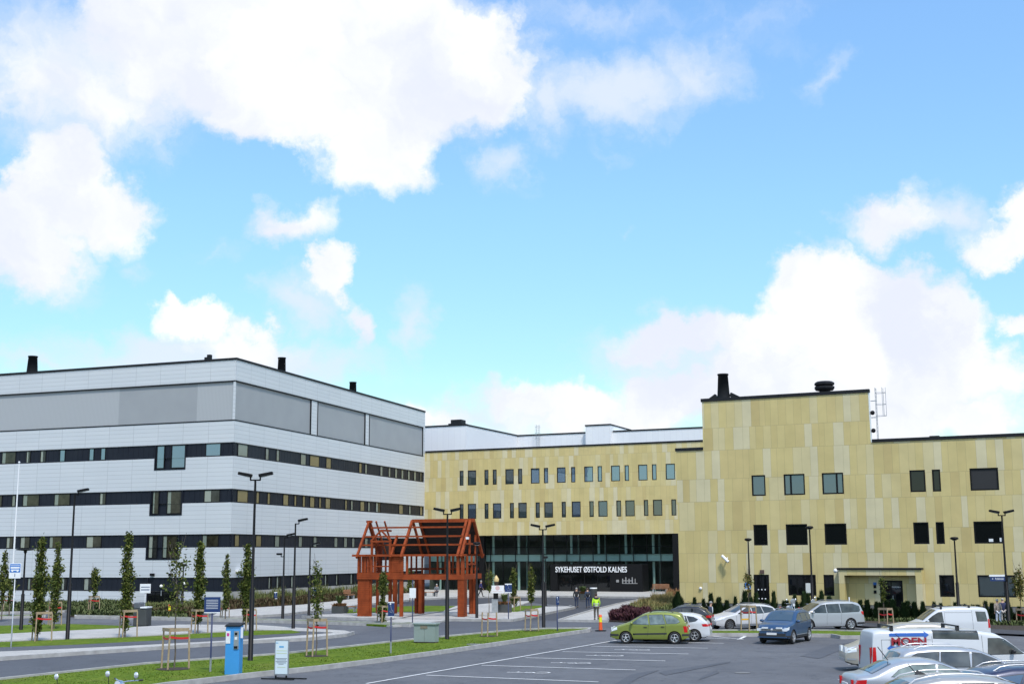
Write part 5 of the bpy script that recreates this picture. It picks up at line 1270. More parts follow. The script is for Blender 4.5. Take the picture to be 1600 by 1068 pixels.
van = make_car(c, 'parked_delivery_van', 'white delivery van with blue arrows and MOEN lettering on its side', 'van', (xr_ + L_ / 2, D_, VZ), 0.0, WHITE, M_CARGL,
    [[(L_/2-.95, 1.20), (L_/2-1.35, 1.50), (L_/2-1.60, 1.67), (L_/2-1.75, 1.70), (pu(1545), 1.70), (pu(1543), 1.18)], [(pu(1460), pz(996.5)), (pu(1460), pz(985)), (pu(1529), pz(986)), (pu(1530), pz(998))]],
    (L_/2-1.02, L_/2-1.75, -.88, .88), None, [[(L_/2-.02, .85), (L_/2-.12, 1.05), (L_/2-.5, 1.12), (L_/2-.45, .92)]], [[(-L_/2+.02, .72), (-L_/2+.03, 1.42), (-L_/2+.16, 1.42), (-L_/2+.16, .72)]], tailw=.12,
    mirror=(L_/2-1.35, 1.28), mirrorm=M_TRIM, extra=rbs + [(ar, 'arrow_print', M_BLU), seam(c, [(pu(1457), 1.78), (pu(1457), .5)]), seam(c, [(pu(1535), 1.80), (pu(1535), .5)]), seam(c, [(pu(1378), 1.66), (pu(1378), .9)]), seam(c, [(pu(1378), 1.66), (pu(1455), 1.66)]), (MB().box(-L_/2-.03, -L_/2+.05, -.7, .7, .45, .62), 'rear_bumper', M_TRIM)])
zt_ = pz(1006.8)
text_mesh('lettering', 'MOEN', (pz(995.3) - zt_) / .70, M_REDP, van, (pu(1392), -(c.hw(0, 1.3) + .012), zt_), bold=.012, extrude=.002, width=pu(1447) - pu(1392))
# silver estate in front of the van
c = Car(4.75, 1.84, 1.57, [(2.375, .52), (2.35, .68), (2.2, .80), (1.75, .93), (1.45, 1.02), (1.3, 1.06), (.75, 1.33), (.35, 1.48), (-.2, 1.555), (-1.1, 1.565), (-1.75, 1.51), (-1.95, 1.44), (-2.18, 1.12), (-2.28, .98), (-2.35, .7), (-2.375, .5)], 1.0, 2.8, .33, xf=1.45, tumble=.18)
D_ = 40.0; xr_ = AT(1391, 1020, D_ - .9).x; gz = RISE(14, D_)
make_car(c, 'parked_estate_car', 'silver estate car with long dark side windows, directly in front of the lettered van', 'car', (xr_ + 2.375, D_, gz), R(1), LSILV, varied('smoky_car_glass', (.025, .028, .03), (.11, .115, .11), 1.6, .05, detail=2, IOR=1.6),
    [[(1.22, 1.06), (.75, 1.27), (.38, 1.41), (.10, 1.44), (.05, 1.04)], [(-.03, 1.04), (.02, 1.445), (-.82, 1.455), (-.90, 1.04)], [(-.98, 1.04), (-.9, 1.455), (-1.55, 1.42), (-1.92, 1.26), (-2.0, 1.12)]],
    (1.28, .4, -.86, .86), (-1.98, -2.2, -.82, .82), [[(2.33, .62), (2.25, .78), (1.8, .88), (1.8, .72)]], [[(-2.34, .86), (-2.26, 1.08), (-2.05, 1.06), (-2.1, .88)]],
    mirror=(.95, 1.12), extra=[rails(c, .1, -1.6, .86, M_RIM), seam(c, [(-.06, 1.05), (-.04, .4)]), (MB().tube([(-1.55, 0, 1.6), (-1.95, 0, 1.95)], .012, 5), 'aerial', M_TRIM)])
# silver saloon
c = Car(4.6, 1.80, 1.42, [(2.3, .50), (2.27, .64), (2.1, .74), (1.6, .86), (1.05, .95), (.9, .99), (.4, 1.22), (0, 1.37), (-.35, 1.42), (-.9, 1.40), (-1.25, 1.31), (-1.72, 1.09), (-1.85, 1.05), (-2.15, 1.02), (-2.24, .92), (-2.29, .7), (-2.3, .5)], .94, 2.65, .32, xf=1.4, tumble=.22)
D_ = 34.2; xr_ = AT(1334, 1060, D_ - .9).x; gz = RISE(12, D_)
make_car(c, 'parked_saloon', 'pale silver saloon with red lamp at its boot, between the two silver estates', 'car', (xr_ + 2.3, D_, gz), R(0), LSILV, M_CARGL_L,
    [[(.84, .98), (.4, 1.17), (.05, 1.30), (-.08, 1.315), (-.12, .97)], [(-.20, .97), (-.16, 1.315), (-.75, 1.305), (-1.1, 1.20), (-1.32, 1.04)]],
    (.88, .02, -.86, .86), (-1.22, -1.76, -.84, .84), [[(2.26, .60), (2.15, .73), (1.75, .82), (1.75, .68)]], [[(-2.27, .72), (-2.2, .94), (-1.95, .96), (-1.98, .76)]],
    mirror=(.75, 1.0), tailw=.10, rglass=M_GL_SKY, extra=[seam(c, [(-.16, .95), (-.14, .4)]), (MB().tube([(-1.15, .0, 1.38), (-1.4, 0, 1.72)], .012, 5), 'aerial', M_TRIM), plate(c, -1, .72, -2.29)])
# navy car, right edge
c = hatch(4.4, 1.38)
D_ = 31.2; xr_ = AT(1512, 1050, D_ - .9).x; gz = RISE(14, D_)
make_car(c, 'parked_hatchback', 'dark navy car cut by the right edge of the picture between the two silver roofs', 'car', (xr_ + 2.2, D_, gz), R(1), NAVY, M_GL_BLUE, wins_hatch(c),
    (c.L/2-1.30, c.L/2-2.08, -.86, .86), (-c.L/2+.46, -c.L/2+.2, -.84, .84), [[(c.L/2-.03, .60), (c.L/2-.1, .70), (c.L/2-.5, .82), (c.L/2-.5, .68)]], [[(-c.L/2+.03, .80), (-c.L/2+.10, .95), (-c.L/2+.42, .93), (-c.L/2+.36, .80)]], mirror=(c.L/2-1.55, 1.02), extra=[rails(c, .0, -1.5, .84, M_RIM)])
# nearest: grey-silver roof at the bottom edge
c = wagon(4.8, 1.42)
D_ = 28.2; xr_ = AT(1384, 1055, D_ - .8).x; gz = RISE(11, D_)
fin = MB(); fin.add([(-1.55, .02, 1.42), (-1.3, .02, 1.43), (-1.5, .0, 1.53), (-1.55, -.02, 1.42), (-1.3, -.02, 1.43)], [(0, 1, 2), (3, 2, 4), (0, 2, 3)]); fin.tube([(-1.5, 0, 1.43), (-1.68, 0, 1.65)], .01, 5)
make_car(c, 'parked_estate_car', 'grey silver estate car roof with a short black aerial, nearest at the bottom edge', 'car', (xr_ + 2.4, D_, gz - .05), R(0), paint('warm_silver_paint', (.36, .36, .36), .6, .25), M_CARGL, wins_wagon(c),
    (c.L/2-1.44, c.L/2-2.28, -.86, .86), (-c.L/2+.6, -c.L/2+.24, -.84, .84), [[(c.L/2-.03, .60), (c.L/2-.1, .70), (c.L/2-.5, .80), (c.L/2-.5, .66)]], [[(-c.L/2+.03, .80), (-c.L/2+.10, .97), (-c.L/2+.32, .95), (-c.L/2+.3, .80)]], mirror=(c.L/2-1.7, 1.02), extra=[rails(c, .3, -2.0, .82, M_RIM), (fin, 'aerial', M_TRIM)])
# ================================================================== street furniture
def depth_h(px, yb, yt, z0=0.0):
    """ground point under pixel (px, yb) and the height that reaches pixel row yt there"""
    p = G(px, yb, z0); return p, AT(px, yt, p.y).z - z0
def lamp(px, yb, yt, kind, label, px_top=None, ang=0, arm=.75):
    p, h = depth_h(px, yb, yt)
    root = thing('street_lamp', label, 'street lamp', p, R(ang), 'black street lamps round the car park')
    mb = MB(); mb.lathe([(.16, 0), (.16, .04), (.115, .06), (.11, min(3.2, h * .45)), (.07, min(3.25, h * .45 + .05)), (.05, h - .25)], 12); mb.build('pole', M_BLACK, root)
    MB().lathe([(.22, 0), (.22, .03), (.02, .031)], 12).build('base_plate', M_BLACK, root)
    def head(sd, up=.12, hz=h, w_=.62):
        mb = MB(); mb.beam((sd * .05, 0, hz - .28), (sd * .22, 0, hz - .28), .06, .06); mb.beam((sd * .22, 0, hz - .30), (sd * .22, 0, hz - .06), .06, .06); mb.build('arm', M_BLACK, root)
        mb = MB(); a = Vector((sd * .16, 0, hz - .08)); b = Vector((sd * (.16 + w_), 0, hz - .08 + up)); mb.beam(a, b, .28, .14)
        hd = mb.build('lamp_head', M_BLACK, root, bevel=.02)
        mb = MB(); mb.beam(a + Vector((sd * .1, 0, -.075)), b + Vector((-sd * .08, 0, -.082)), .2, .02); mb.build('diffuser', mat('lamp_diffuser', (.35, .37, .38), .3), hd)
    if kind == 'double': head(1); head(-1)
    elif kind == 'single': head(1)
    elif kind == 'singleleft': head(-1)
    elif kind == 'two_level': head(1); head(-1, 0, h * .78, .4)
    elif kind == 'disc':
        mb = MB(); mb.lathe([(.05, h - .3), (.10, h - .22), (.10, h - .12), (.55, h - .07), (.58, h - .02), (.50, h), (.01, h + .01)], 20); mb.build('lamp_head', M_BLACK, root)
    elif kind == 'post':
        mb = MB(); mb.lathe([(.05, h - .26), (.16, h - .20), (.27, h - .17), (.29, h - .10), (.22, h - .02), (.01, h)], 16); hd = mb.build('lamp_head', M_BLACK, root)
        mb = MB(); mb.lathe([(.10, h - .262), (.2, h - .215)], 14); mb.build('diffuser', mat('lamp_diffuser', (.35, .37, .38), .3), hd)
    return root
lamp(391, 1035, 740, 'double', 'tallest black double-headed street lamp, beside the blue ticket machine')
lamp(698.5, 1001, 795, 'double', 'black double-headed street lamp on the lawn beside the grey cabinet')
lamp(849.5, 983.5, 820, 'double', 'black double-headed street lamp at the right tip of the lawn strip')
lamp(1577, 978, 798, 'double', 'black double-headed street lamp by the yellow wing, with a street name sign on it')
lamp(105, 1001.5, 765, 'single', 'black single-armed street lamp by the pair of dense slender trees')
lamp(458, 984, 811, 'single', 'black single-armed street lamp at the tip of the bus platform')
lamp(441.5, 967.5, 834, 'two_level', 'black street lamp with heads at two heights, left of the platform lamp')
lamp(482.5, 961.5, 848, 'single', 'thin black street lamp on the corner of the pavilion platform')
lamp(32.5, 986.5, 857, 'disc', 'short black street lamp with a flat disc top beside the flagpole')
lamp(1173, 960, 840, 'post', 'black lamp post in front of the small black door of the yellow wing')
lamp(1271, 968, 821, 'post', 'black lamp post rising behind the blue car')
lamp(1499, 969.5, 838, 'post', 'black lamp post between the low windows at the right of the yellow wing')
lamp(745, 967, 846, 'post', 'black lamp post standing at the right end of the red timber frame')
lamp(623, 943, 872, 'post', 'small black lamp post seen through the red timber frame')
lamp(852.5, 946, 868, 'post', 'small black lamp post behind the double-headed lamp at the lawn tip')
lamp(284, 957, 880, 'post', 'small black lamp post beside the dark door of the white building')

# flagpole
p, h = depth_h(16.5, 952, 723)
root = thing('flagpole', 'tall white flagpole with a ball top at the left edge', 'flagpole', p)
MB().lathe([(.11, 0), (.10, 1), (.05, h - .1), (.045, h)], 12).build('pole', M_WHITEM, root); MB().ell((0, 0, h + .06), (.10, .10, .10)).build('ball_top', M_WHITEM, root)

M_SBLUE = mat('sign_navy', (.012, .035, .13), .4); M_SBL2 = mat('sign_bright_blue', (.02, .16, .50), .4); M_SWHITE = mat('sign_white', (.72, .74, .76), .45); M_NAVYPOST = mat('navy_post', (.015, .025, .08), .45)
def sign(nm, label, px, yb, zt, panel, pm, postm=M_GALV, z0=.1, ang=0, prad=.035, deco=None, cat='sign', foot=None):
    """panel = (y top px, y bottom px, width m)"""
    p = G(px, yb, z0); yt, yb2, wd = panel
    ztop = AT(px, yt, p.y).z - z0; zbot = AT(px, yb2, p.y).z - z0
    root = thing(nm, label, cat, p, R(ang))
    MB().lathe([(prad, 0), (prad, (zt if zt else zbot + .05)), (.001, (zt if zt else zbot + .05) + .001)], 10).build('post', postm, root)
    if foot: MB().lathe([(prad * 1.25, 0), (prad * 1.25, foot)], 10).build('post_sleeve', M_GALV, root)
    pn = MB().box(-wd / 2, wd / 2, -.055, -.036, zbot, ztop).build('sign_panel', pm, root, bevel=.01)
    if deco: deco(pn, wd, zbot, ztop)
    return root
def rects(lst, material, nm):
    def f(pn, wd, zb, zt):
        mb = MB()
        for (a, b, c, d) in lst:
            mb.box(-wd / 2 + a * wd, -wd / 2 + b * wd, -.060, -.0555, zb + c * (zt - zb), zb + d * (zt - zb))
        mb.build(nm, material, pn)
    return f
def many(*fs):
    def f(*a):
        for g_ in fs: g_(*a)
    return f
def letter(txt, material, fx, fz, fh, fw=None):
    def f(pn, wd, zb, zt):
        text_mesh('lettering', txt, fh * (zt - zb) / .7, material, pn, (-wd / 2 + fx * wd, -.059, zb + fz * (zt - zb)), extrude=.002, width=fw * wd if fw else None, bold=.004)
    return f
# bus stop sign
def bus(pn, wd, zb, zt):
    mb = MB(); H_ = zt - zb; mb.box(-wd / 2 + .03, wd / 2 - .03, -.062, -.0555, zb + .40 * H_, zt - .03); b = mb.build('bus_symbol', M_SBL2, pn)
    mb = MB(); mb.box(-wd * .36, wd * .36, -.066, -.0622, zb + .52 * H_, zb + .60 * H_); mb.box(-wd * .38, wd * .38, -.066, -.0622, zb + .66 * H_, zb + .78 * H_); mb.box(-wd * .40, wd * .40, -.066, -.0622, zb + .86 * H_, zb + .89 * H_)
    for x in (-.22, .22): mb.lathe([(.05, -.0665), (.001, -.067)], 10, 'y', (x * wd, 0, zb + .50 * H_))
    mb.build('bus_shape', M_SWHITE, b)
    text_mesh('lettering', '1', .22, M_NAVYPOST, pn, (-.05, -.06, zb + .12 * H_), extrude=.002, bold=.004)
sign('bus_stop_sign', 'white and blue bus stop sign numbered 1 on a thin grey pole', 17, 1012.5, None, (879.5, 903, .60), M_SWHITE, M_GALV, deco=bus)
sign('notice_sign', 'white notice sign on a thin post behind the dark litter container', 225.5, 958, None, (911.5, 926, .85), M_SWHITE, M_GALV, ang=8, deco=rects([(.1, .9, .62, .70), (.1, .9, .32, .42)], M_SBLUE, 'text_lines'))
sign('parking_info_sign', 'navy blue parking information sign with white lines of text on a dark post', 328.5, 1049, None, (932, 957, .64), M_SBLUE, M_NAVYPOST, ang=6, foot=.55, deco=many(rects([(.12, .86, .80 - .105 * i, .825 - .105 * i) for i in range(6)], M_SWHITE, 'text_lines'), rects([(0, 1, .0, .06)], M_SWHITE, 'white_edge')))
def chair_sym(pn, wd, zb, zt):
    H_ = zt - zb; mb = MB(); y0, y1 = -.061, -.0555
    mb.beam((-.05 * wd * 2, (y0 + y1) / 2, zb + .80 * H_), (.02, (y0 + y1) / 2, zb + .45 * H_), .006, .045, (0, 1, 0)); mb.beam((.02, -.058, zb + .45 * H_), (.14 * wd * 2, -.058, zb + .42 * H_), .006, .04, (0, 1, 0)); mb.beam((.14 * wd * 2, -.058, zb + .42 * H_), (.18 * wd * 2, -.058, zb + .25 * H_), .006, .04, (0, 1, 0))
    for i in range(9):
        t0, t1 = math.pi * (.75 + i * .13), math.pi * (.75 + (i + 1) * .13); r_ = .2 * wd
        mb.beam((r_ * math.cos(t0), -.058, zb + .38 * H_ + r_ * math.sin(t0)), (r_ * math.cos(t1), -.058, zb + .38 * H_ + r_ * math.sin(t1)), .006, .03, (0, 1, 0))
    mb.ell((-.12 * wd, -.058, zb + .86 * H_), (.04, .004, .04), 8, 5)
    mb.build('wheelchair_symbol', M_SWHITE, pn)
sign('accessible_parking_sign', 'navy blue sign with a wheelchair symbol on a dark post, left of the grey cabinet', 610.5, 1020, None, (939.5, 963, .30), M_SBLUE, M_NAVYPOST, foot=.55, ang=4, deco=many(chair_sym, rects([(0, 1, .93, 1), (0, 1, 0, .05)], M_SWHITE, 'white_edge')))
sign('turned_sign', 'back of a white sign board on a dark post below the timber frame', 644.5, 973, 2.9, (918, 933.5, .44), M_SWHITE, M_NAVYPOST)
sign('accessible_parking_sign', 'square blue sign with white emblem, right of the white lectern board', 794.5, 966.5, None, (911, 925.5, .50), M_SBLUE, M_NAVYPOST, deco=many(chair_sym, rects([(0, 1, .88, 1), (0, 1, 0, .10)], M_SWHITE, 'white_edge')))
sign('accessible_parking_sign', 'narrow edge-on navy sign by the right end of the lawn strip', 871, 985, None, (931, 944, .22), M_SBLUE, M_NAVYPOST, deco=chair_sym, ang=35)
sign('accessible_parking_sign', 'small blue plate against the wall bed, left of the twin-level lamp', 430.5, 944.5, None, (924, 935, .30), M_SBLUE, M_GALV, prad=.02, deco=many(chair_sym, rects([(0, 1, .88, 1), (0, 1, 0, .10)], M_SWHITE, 'white_edge')))
sign('accessible_parking_sign', 'small blue plate against the wall bed, behind the thin young tree', 491.5, 940, None, (918, 929.5, .34), M_SBLUE, M_GALV, prad=.02, deco=many(chair_sym, rects([(0, 1, .88, 1), (0, 1, 0, .10)], M_SWHITE, 'white_edge')))
sign('accessible_parking_sign', 'bright blue plate with white figures low on the lamp post by the small black door', 1170, 962, None, (909.5, 919.5, .42), M_SBL2, M_BLACK, prad=.02, deco=many(rects([(.15, .42, .15, .55), (.58, .85, .15, .55)], M_SWHITE, 'figures'), rects([(0, 1, 0, .06)], M_SWHITE, 'white_edge')))
# street name sign on the right-hand lamp
p, h = depth_h(1576.5, 978, 900)
mb = MB(); root = thing('direction_sign', 'navy direction sign lettered Poliklinikk with a white strip above, on the right-hand lamp', 'sign', (p.x - .08, p.y - .12, 0))
sx0 = AT(1546, 905, p.y).x - p.x + .08; z0_, z1_ = AT(1560, 907, p.y).z, AT(1560, 900.5, p.y).z; z2_, z3_ = z1_ + .02, AT(1560, 897, p.y).z
MB().box(sx0, 0, -.02, .02, z0_, z1_).build('sign_panel', M_SBLUE, root); MB().box(sx0 - .05, 0, -.02, .02, z2_, z3_).build('white_strip', M_SWHITE, root)
MB().box(-.02, .16, -.03, .03, z0_ + .03, z3_ - .03).build('bracket', M_BLACK, root)
text_mesh('lettering', '←  Poliklinikk', .2, M_SWHITE, root, (sx0 + .1, -.024, z0_ + .08), extrude=.002, width=-sx0 - .2)
# white lectern board on its dark stand
p = G(774, 957, .11); s_ = p.y / FPX
root = thing('board_stand', 'white landscape board with faint print on a dark stand, by the square planter', 'board', p)
zz = lambda py: AT(774, py, p.y).z - .11
MB().box(-5.5 * s_, 4 * s_, .03, .5, 0, zz(935)).build('stand', M_GALV, root); MB().box(-3 * s_, 4.5 * s_, -.02, .02, zz(935), zz(926)).build('screen', M_BLACK, root)
b = MB().box(-6 * s_, 13.5 * s_, -.06, -.03, zz(926), zz(914)).build('board', M_SWHITE, root)
mb = MB(); mb.lathe([(.18, -.064), (.001, -.0645)], 14, 'y', (3.5 * s_, 0, zz(918))); mb.box(-4 * s_, 11 * s_, -.0645, -.061, zz(923.6), zz(923)); mb.build('print', mat('faint_red_print', (.6, .42, .42), .6), b)

# ticket machine
p = G(361.5, 1057.5)
root = thing('ticket_machine', 'tall bright blue parking ticket machine with a payment panel, on the kerb', 'ticket machine', p, R(-8))
hh = AT(361, 976, p.y).z; s_ = p.y / FPX; wd = 22.5 * s_
M_TB = varied('machine_blue', (.045, .26, .60), (.05, .29, .64), .8, .4)
MB().box(-wd / 2, wd / 2, 0, .42, .04, hh).build('cabinet', M_TB, root, bevel=.015)
mb = MB(); mb.add([(-wd/2 - .03, -.05, hh - .01), (wd/2 + .03, -.05, hh - .01), (wd/2 + .03, .47, hh + .07), (-wd/2 - .03, .47, hh + .07), (-wd/2 - .03, -.05, hh - .05), (wd/2 + .03, -.05, hh - .05), (wd/2 + .03, .47, hh + .02), (-wd/2 - .03, .47, hh + .02)], [(0, 1, 2, 3), (7, 6, 5, 4), (0, 4, 5, 1), (1, 5, 6, 2), (2, 6, 7, 3), (3, 7, 4, 0)]); mb.build('roof', M_BLACK, root)
pn = MB().box(.06, wd / 2 - .03, -.03, .0, hh - .92, hh - .22).build('payment_panel', M_GALV, root, bevel=.008)
MB().box(.10, .20, -.036, -.031, hh - .38, hh - .28).build('screen', M_BLACK, pn); mb = MB()
mb.box(.10, .2, -.034, -.031, hh - .55, hh - .45); mb.build('keypad', M_SWHITE, pn); MB().box(.08, .22, -.05, -.031, hh - .89, hh - .80).build('ticket_slot', M_BLACK, pn)
pl = MB().box(-wd / 2 + .02, -wd / 2 + .20, -.02, .0, hh - .70, hh - .22).build('notice', M_SWHITE, root); MB().box(-wd / 2 + .06, -wd / 2 + .16, -.024, -.0205, hh - .42, hh - .30).build('print', mat('pink_print', (.55, .05, .28), .5), pl)
MB().box(wd / 2 + .001, wd / 2 + .09, .1, .13, hh - .5, hh - .08).build('side_notice', M_SWHITE, root); MB().box(-wd / 2 - .05, wd / 2 + .05, -.05, .47, 0, .05).build('foundation', M_KERB, root)

# a-board on its swivel foot
p = G(439.5, 1060.5)
root = thing('pavement_board', 'upright white pavement board with printed text on a black splayed foot', 'sign board', p, R(-14))
z_ = lambda py: AT(439, py, p.y).z
s_ = p.y / FPX; w2_ = 11.5 * s_
mb = MB()
for a, b in (((-1.05, -.1), (.75, -.25)), ((-.5, .3), (1.15, .15))): mb.beam((a[0] * .75, a[1], .03), (b[0] * .85, b[1], .03), .06, .04)
for x in (-w2_ * .8, w2_ * .7): mb.box(x - .025, x + .025, -.03, .03, .03, z_(1054))
mb.build('foot', M_BLACK, root)
MB().box(-w2_, w2_, -.02, .02, z_(1054), z_(998.5)).build('frame', M_GALV, root)
zb_, zt2 = z_(1054) + .05, z_(998.5) - .05
pn = MB().box(-w2_ + .04, w2_ - .04, -.032, -.021, zb_, zt2).build('poster', mat('poster_pale', (.62, .72, .76), .3), root)
H_ = zt2 - zb_; mb = MB()
for i, (f, a, b) in enumerate(((.46, .1, .9), (.42, .16, .84), (.37, .1, .9), (.33, .16, .84), (.29, .3, .66))): mb.box(-w2_ + 2 * w2_ * a, -w2_ + 2 * w2_ * b, -.036, -.0325, zb_ + f * H_, zb_ + (f + .016) * H_)
mb.build('text_lines', mat('print_grey', (.12, .14, .18), .6), pn)
mb = MB()
for f, a, b in ((.70, .14, .88), (.62, .14, .88), (.20, .2, .8)): mb.box(-w2_ + 2 * w2_ * a, -w2_ + 2 * w2_ * b, -.036, -.0325, zb_ + f * H_, zb_ + (f + .014) * H_)
mb.build('text_lines', mat('print_green', (.50, .58, .28), .6), pn)
mb = MB(); mb.box(-w2_ * .35, w2_ * .3, -.036, -.0325, zb_ + .80 * H_, zb_ + .85 * H_); mb.box(-w2_ * .85, w2_ * -.5, -.036, -.0325, zb_ + .93 * H_, zb_ + .95 * H_); mb.build('heading', mat('print_blue', (.10, .36, .62), .6), pn)

# utility cabinet
p = G(666, 1006.5); s_ = p.y / FPX
root = thing('utility_cabinet', 'grey green metal utility cabinet standing on the lawn strip', 'cabinet', p, R(-20))
M_UC = varied('grey_green_sheet', (.27, .32, .31), (.22, .27, .26), 1.2, .5)
zt3 = AT(666, 973, p.y).z; w2_ = 17.5 * s_
for i in range(2): MB().box(-w2_ + i * w2_ + .006, -w2_ + (i + 1) * w2_ - .006, -.28, .28, .16, zt3 - .06).build('door', M_UC, root, bevel=.01)
MB().box(-w2_ - .05, w2_ + .05, -.34, .34, zt3 - .06, zt3 + .03).build('lid', M_UC, root, bevel=.02); MB().box(-w2_ + .02, w2_ - .02, -.25, .25, 0.0, .16).build('base', mat('rusty_base', (.10, .06, .045), .8), root)
MB().box(-w2_ * .35, w2_ * .3, -.30, -.281, zt3 - .26, zt3 - .10).build('vent', mat('cabinet_stain', (.20, .17, .13), .7), root)

# dark litter container with things on top
p = G(222, 977, .0); s_ = p.y / FPX
root = thing('litter_container', 'tall dark grey container with a white lid flap by the bus platform', 'container', p, R(-5))
w2_ = 10.3 * s_; zt3 = AT(222, 950, p.y).z
M_DG = varied('dark_grey_plastic', (.045, .05, .05), (.06, .065, .065), 1, .6)
MB().box(-w2_, w2_, -.5, .5, .02, zt3).build('body', M_DG, root, bevel=.04)
MB().box(w2_ * .0, w2_ * 1.05, -.55, .5, zt3 + .03, zt3 + .13).build('lid', M_SWHITE, root, bevel=.02); MB().box(-w2_, w2_ * -.1, -.5, .5, zt3 + .004, zt3 + .42).build('hood', mat('smoky_hood', (.10, .11, .13), .3), root, bevel=.06)

# planters
def spiky(mb, n, r, h, rnd, w_=.035):
    for i in range(n):
        a = rnd.uniform(0, 6.28); l = rnd.uniform(.5, 1); tx, ty = math.cos(a) * r * l, math.sin(a) * r * l
        hz = h * rnd.uniform(.6, 1); sx, sy = -math.sin(a) * w_, math.cos(a) * w_
        mb.add([(-sx, -sy, 0), (sx, sy, 0), (tx * .5 + sx * .8, ty * .5 + sy * .8, hz * .75), (tx * .5 - sx * .8, ty * .5 - sy * .8, hz * .75), (tx, ty, hz)], [(0, 1, 2, 3), (3, 2, 4)])
M_LEAFG = varied('grass_leaf_green', (.07, .12, .03), (.13, .17, .05), 3, .8)
M_RUST = varied('dry_rust_foliage', (.20, .09, .04), (.28, .15, .06), 3, .9)
def planter(px0, px1, yb, yt, label, rnd, z0=.11, plant=.9):
    p = G((px0 + px1) / 2, yb, z0); s_ = p.y / FPX; w2_ = (px1 - px0) / 2 * s_ * .9; zt = AT(px0, yt, p.y).z - z0
    root = thing('planter', label, 'planter', (p.x, p.y + w2_, z0), R(-12), 'square dark planters on the paving')
    mb = MB(); mb.box(-w2_, w2_, -w2_, w2_, 0, zt); mb.build('tub', M_DG, root, bevel=.02)
    mb = MB(); spiky(mb, 260, w2_ * 1.05, .38, rnd, .05); 
    mb.v = [(v[0] + rnd.uniform(-1, 1) * w2_ * .7, v[1], v[2] + zt - .05) for v in mb.v]
    mb = MB()
    for k in range(150):
        m2 = MB(); spiky(m2, 3, .25, .30, rnd, .04); ox, oy = rnd.uniform(-1, 1) * w2_ * .9, rnd.uniform(-1, 1) * w2_ * .9
        mb.add([(v[0] + ox, v[1] + oy, v[2] + zt - .04) for v in m2.v], m2.f)
    mb.build('low_planting', M_RUST, root)
    mb = MB(); spiky(mb, 120, .55, plant, rnd, .05); mb.v = [(v[0], v[1], v[2] + zt) for v in mb.v]; mb.build('tall_planting', M_LEAFG, root)
rn = random.Random(3)
planter(518.5, 540, 957.5, 946.5, 'dark square planter with a tufted plant, left of the timber frame', rn)
planter(777.5, 799, 956.3, 943.8, 'dark square planter with a spiky plant, beside the white board stand', rn)
planter(906, 917, 937, 927, 'small dark planter with bushy green plant by the entrance doors', rn, plant=.8)

# bins and bollards
def bin_(px, yb, yt, label, rad=.2, capm=M_SWHITE):
    p = G(px, yb, .11); zt = AT(px, yt, p.y).z - .11
    root = thing('litter_bin', label, 'litter bin', (p.x, p.y + rad, .11))
    MB().lathe([(rad, 0), (rad, zt - .1)], 16).build('body', M_DG, root); MB().lathe([(rad + .01, zt - .1), (rad + .01, zt), (.01, zt)], 16).build('lid', capm, root)
bin_(740, 957.3, 940, 'slim dark litter bin with a pale lid at the right foot of the timber frame', .28)
bin_(928, 941, 917.5, 'dark twin ash bin with white top in front of the entrance doors', .34)
bin_(554, 931.5, 921.5, 'pale litter bin beside the wooden bench near the timber frame', .3) if False else None
def marker(px, yb, yt, label, lower, upper):
    p = G(px, yb, .0); h = AT(px, yt, p.y).z
    root = thing('traffic_bollard', label, 'bollard', p)
    MB().lathe([(.36, .0), (.34, .05), (.1, .07), (.01, .07)], 14).build('base', M_BLACK, root)
    MB().lathe([(.12, .06), (.10, h * .55)], 14).build('post', lower, root)
    mb = MB(); mb.lathe([(.10, h * .55), (.095, h * .84)], 14); mb.build('band', upper, root)
    MB().lathe([(.095, h * .84), (.085, h), (.01, h)], 14).build('tip', lower, root)
M_OR = mat('traffic_orange', (.75, .10, .02), .5); M_YELB = mat('signal_yellow', (.75, .72, .02), .5)
marker(938.5, 985, 959.5, 'orange plastic traffic bollard with a yellow band beside the lawn tip', M_OR, M_YELB)
marker(264.5, 962.5, 943.5, 'orange bollard with a bright yellow band in the bed, nearer of the two', M_OR, M_YELB)
marker(283.5, 956, 941.5, 'thin orange bollard with a yellow band in the bed, farther of the two', M_OR, M_YELB)

# benches
def bench(px0, px1, yb, label, ang=-22, z0=.11, back=True, top=None):
    p = G((px0 + px1) / 2, yb, z0); s_ = p.y / FPX; w_ = (px1 - px0) * s_
    root = thing('bench', label, 'bench', p, R(ang), 'timber benches on the plaza')
    for x in (-w_ * .38, w_ * .38): MB().box(x - .06, x + .06, -.25, .3, 0, .40).build('leg', varied('bench_concrete', (.34, .35, .36), (.28, .29, .30), 1, .8), root)
    mb = MB()
    for i in range(4): mb.box(-w_ / 2, w_ / 2, -.28 + i * .15, -.16 + i * .15, .40, .46)
    mb.build('seat', M_BWOOD, root)
    if back:
        mb = MB()
        for i in range(3): mb.box(-w_ / 2, w_ / 2, .32, .36, .55 + i * .15, .67 + i * .15)
        mb.box(-w_ * .35, -w_ * .32, .36, .40, .3, 1.0); mb.box(w_ * .32, w_ * .35, .36, .40, .3, 1.0); mb.build('backrest', M_BWOOD, root)
M_BWOOD = varied('oiled_bench_timber', (.33, .16, .08), (.24, .11, .055), 2.5, .6)
bench(537, 555, 935, 'timber bench against the wall bed, left of the timber frame', 60)
bench(661, 681, 930.5, 'timber bench with two people sitting, in front of the glass lobby', -22, back=False)
bench(1018, 1045, 924.5, 'long light timber bench at the right of the entrance', -24)
bench(540, 556, 955, 'low timber bench beside the left foot of the timber frame', -8, back=False)

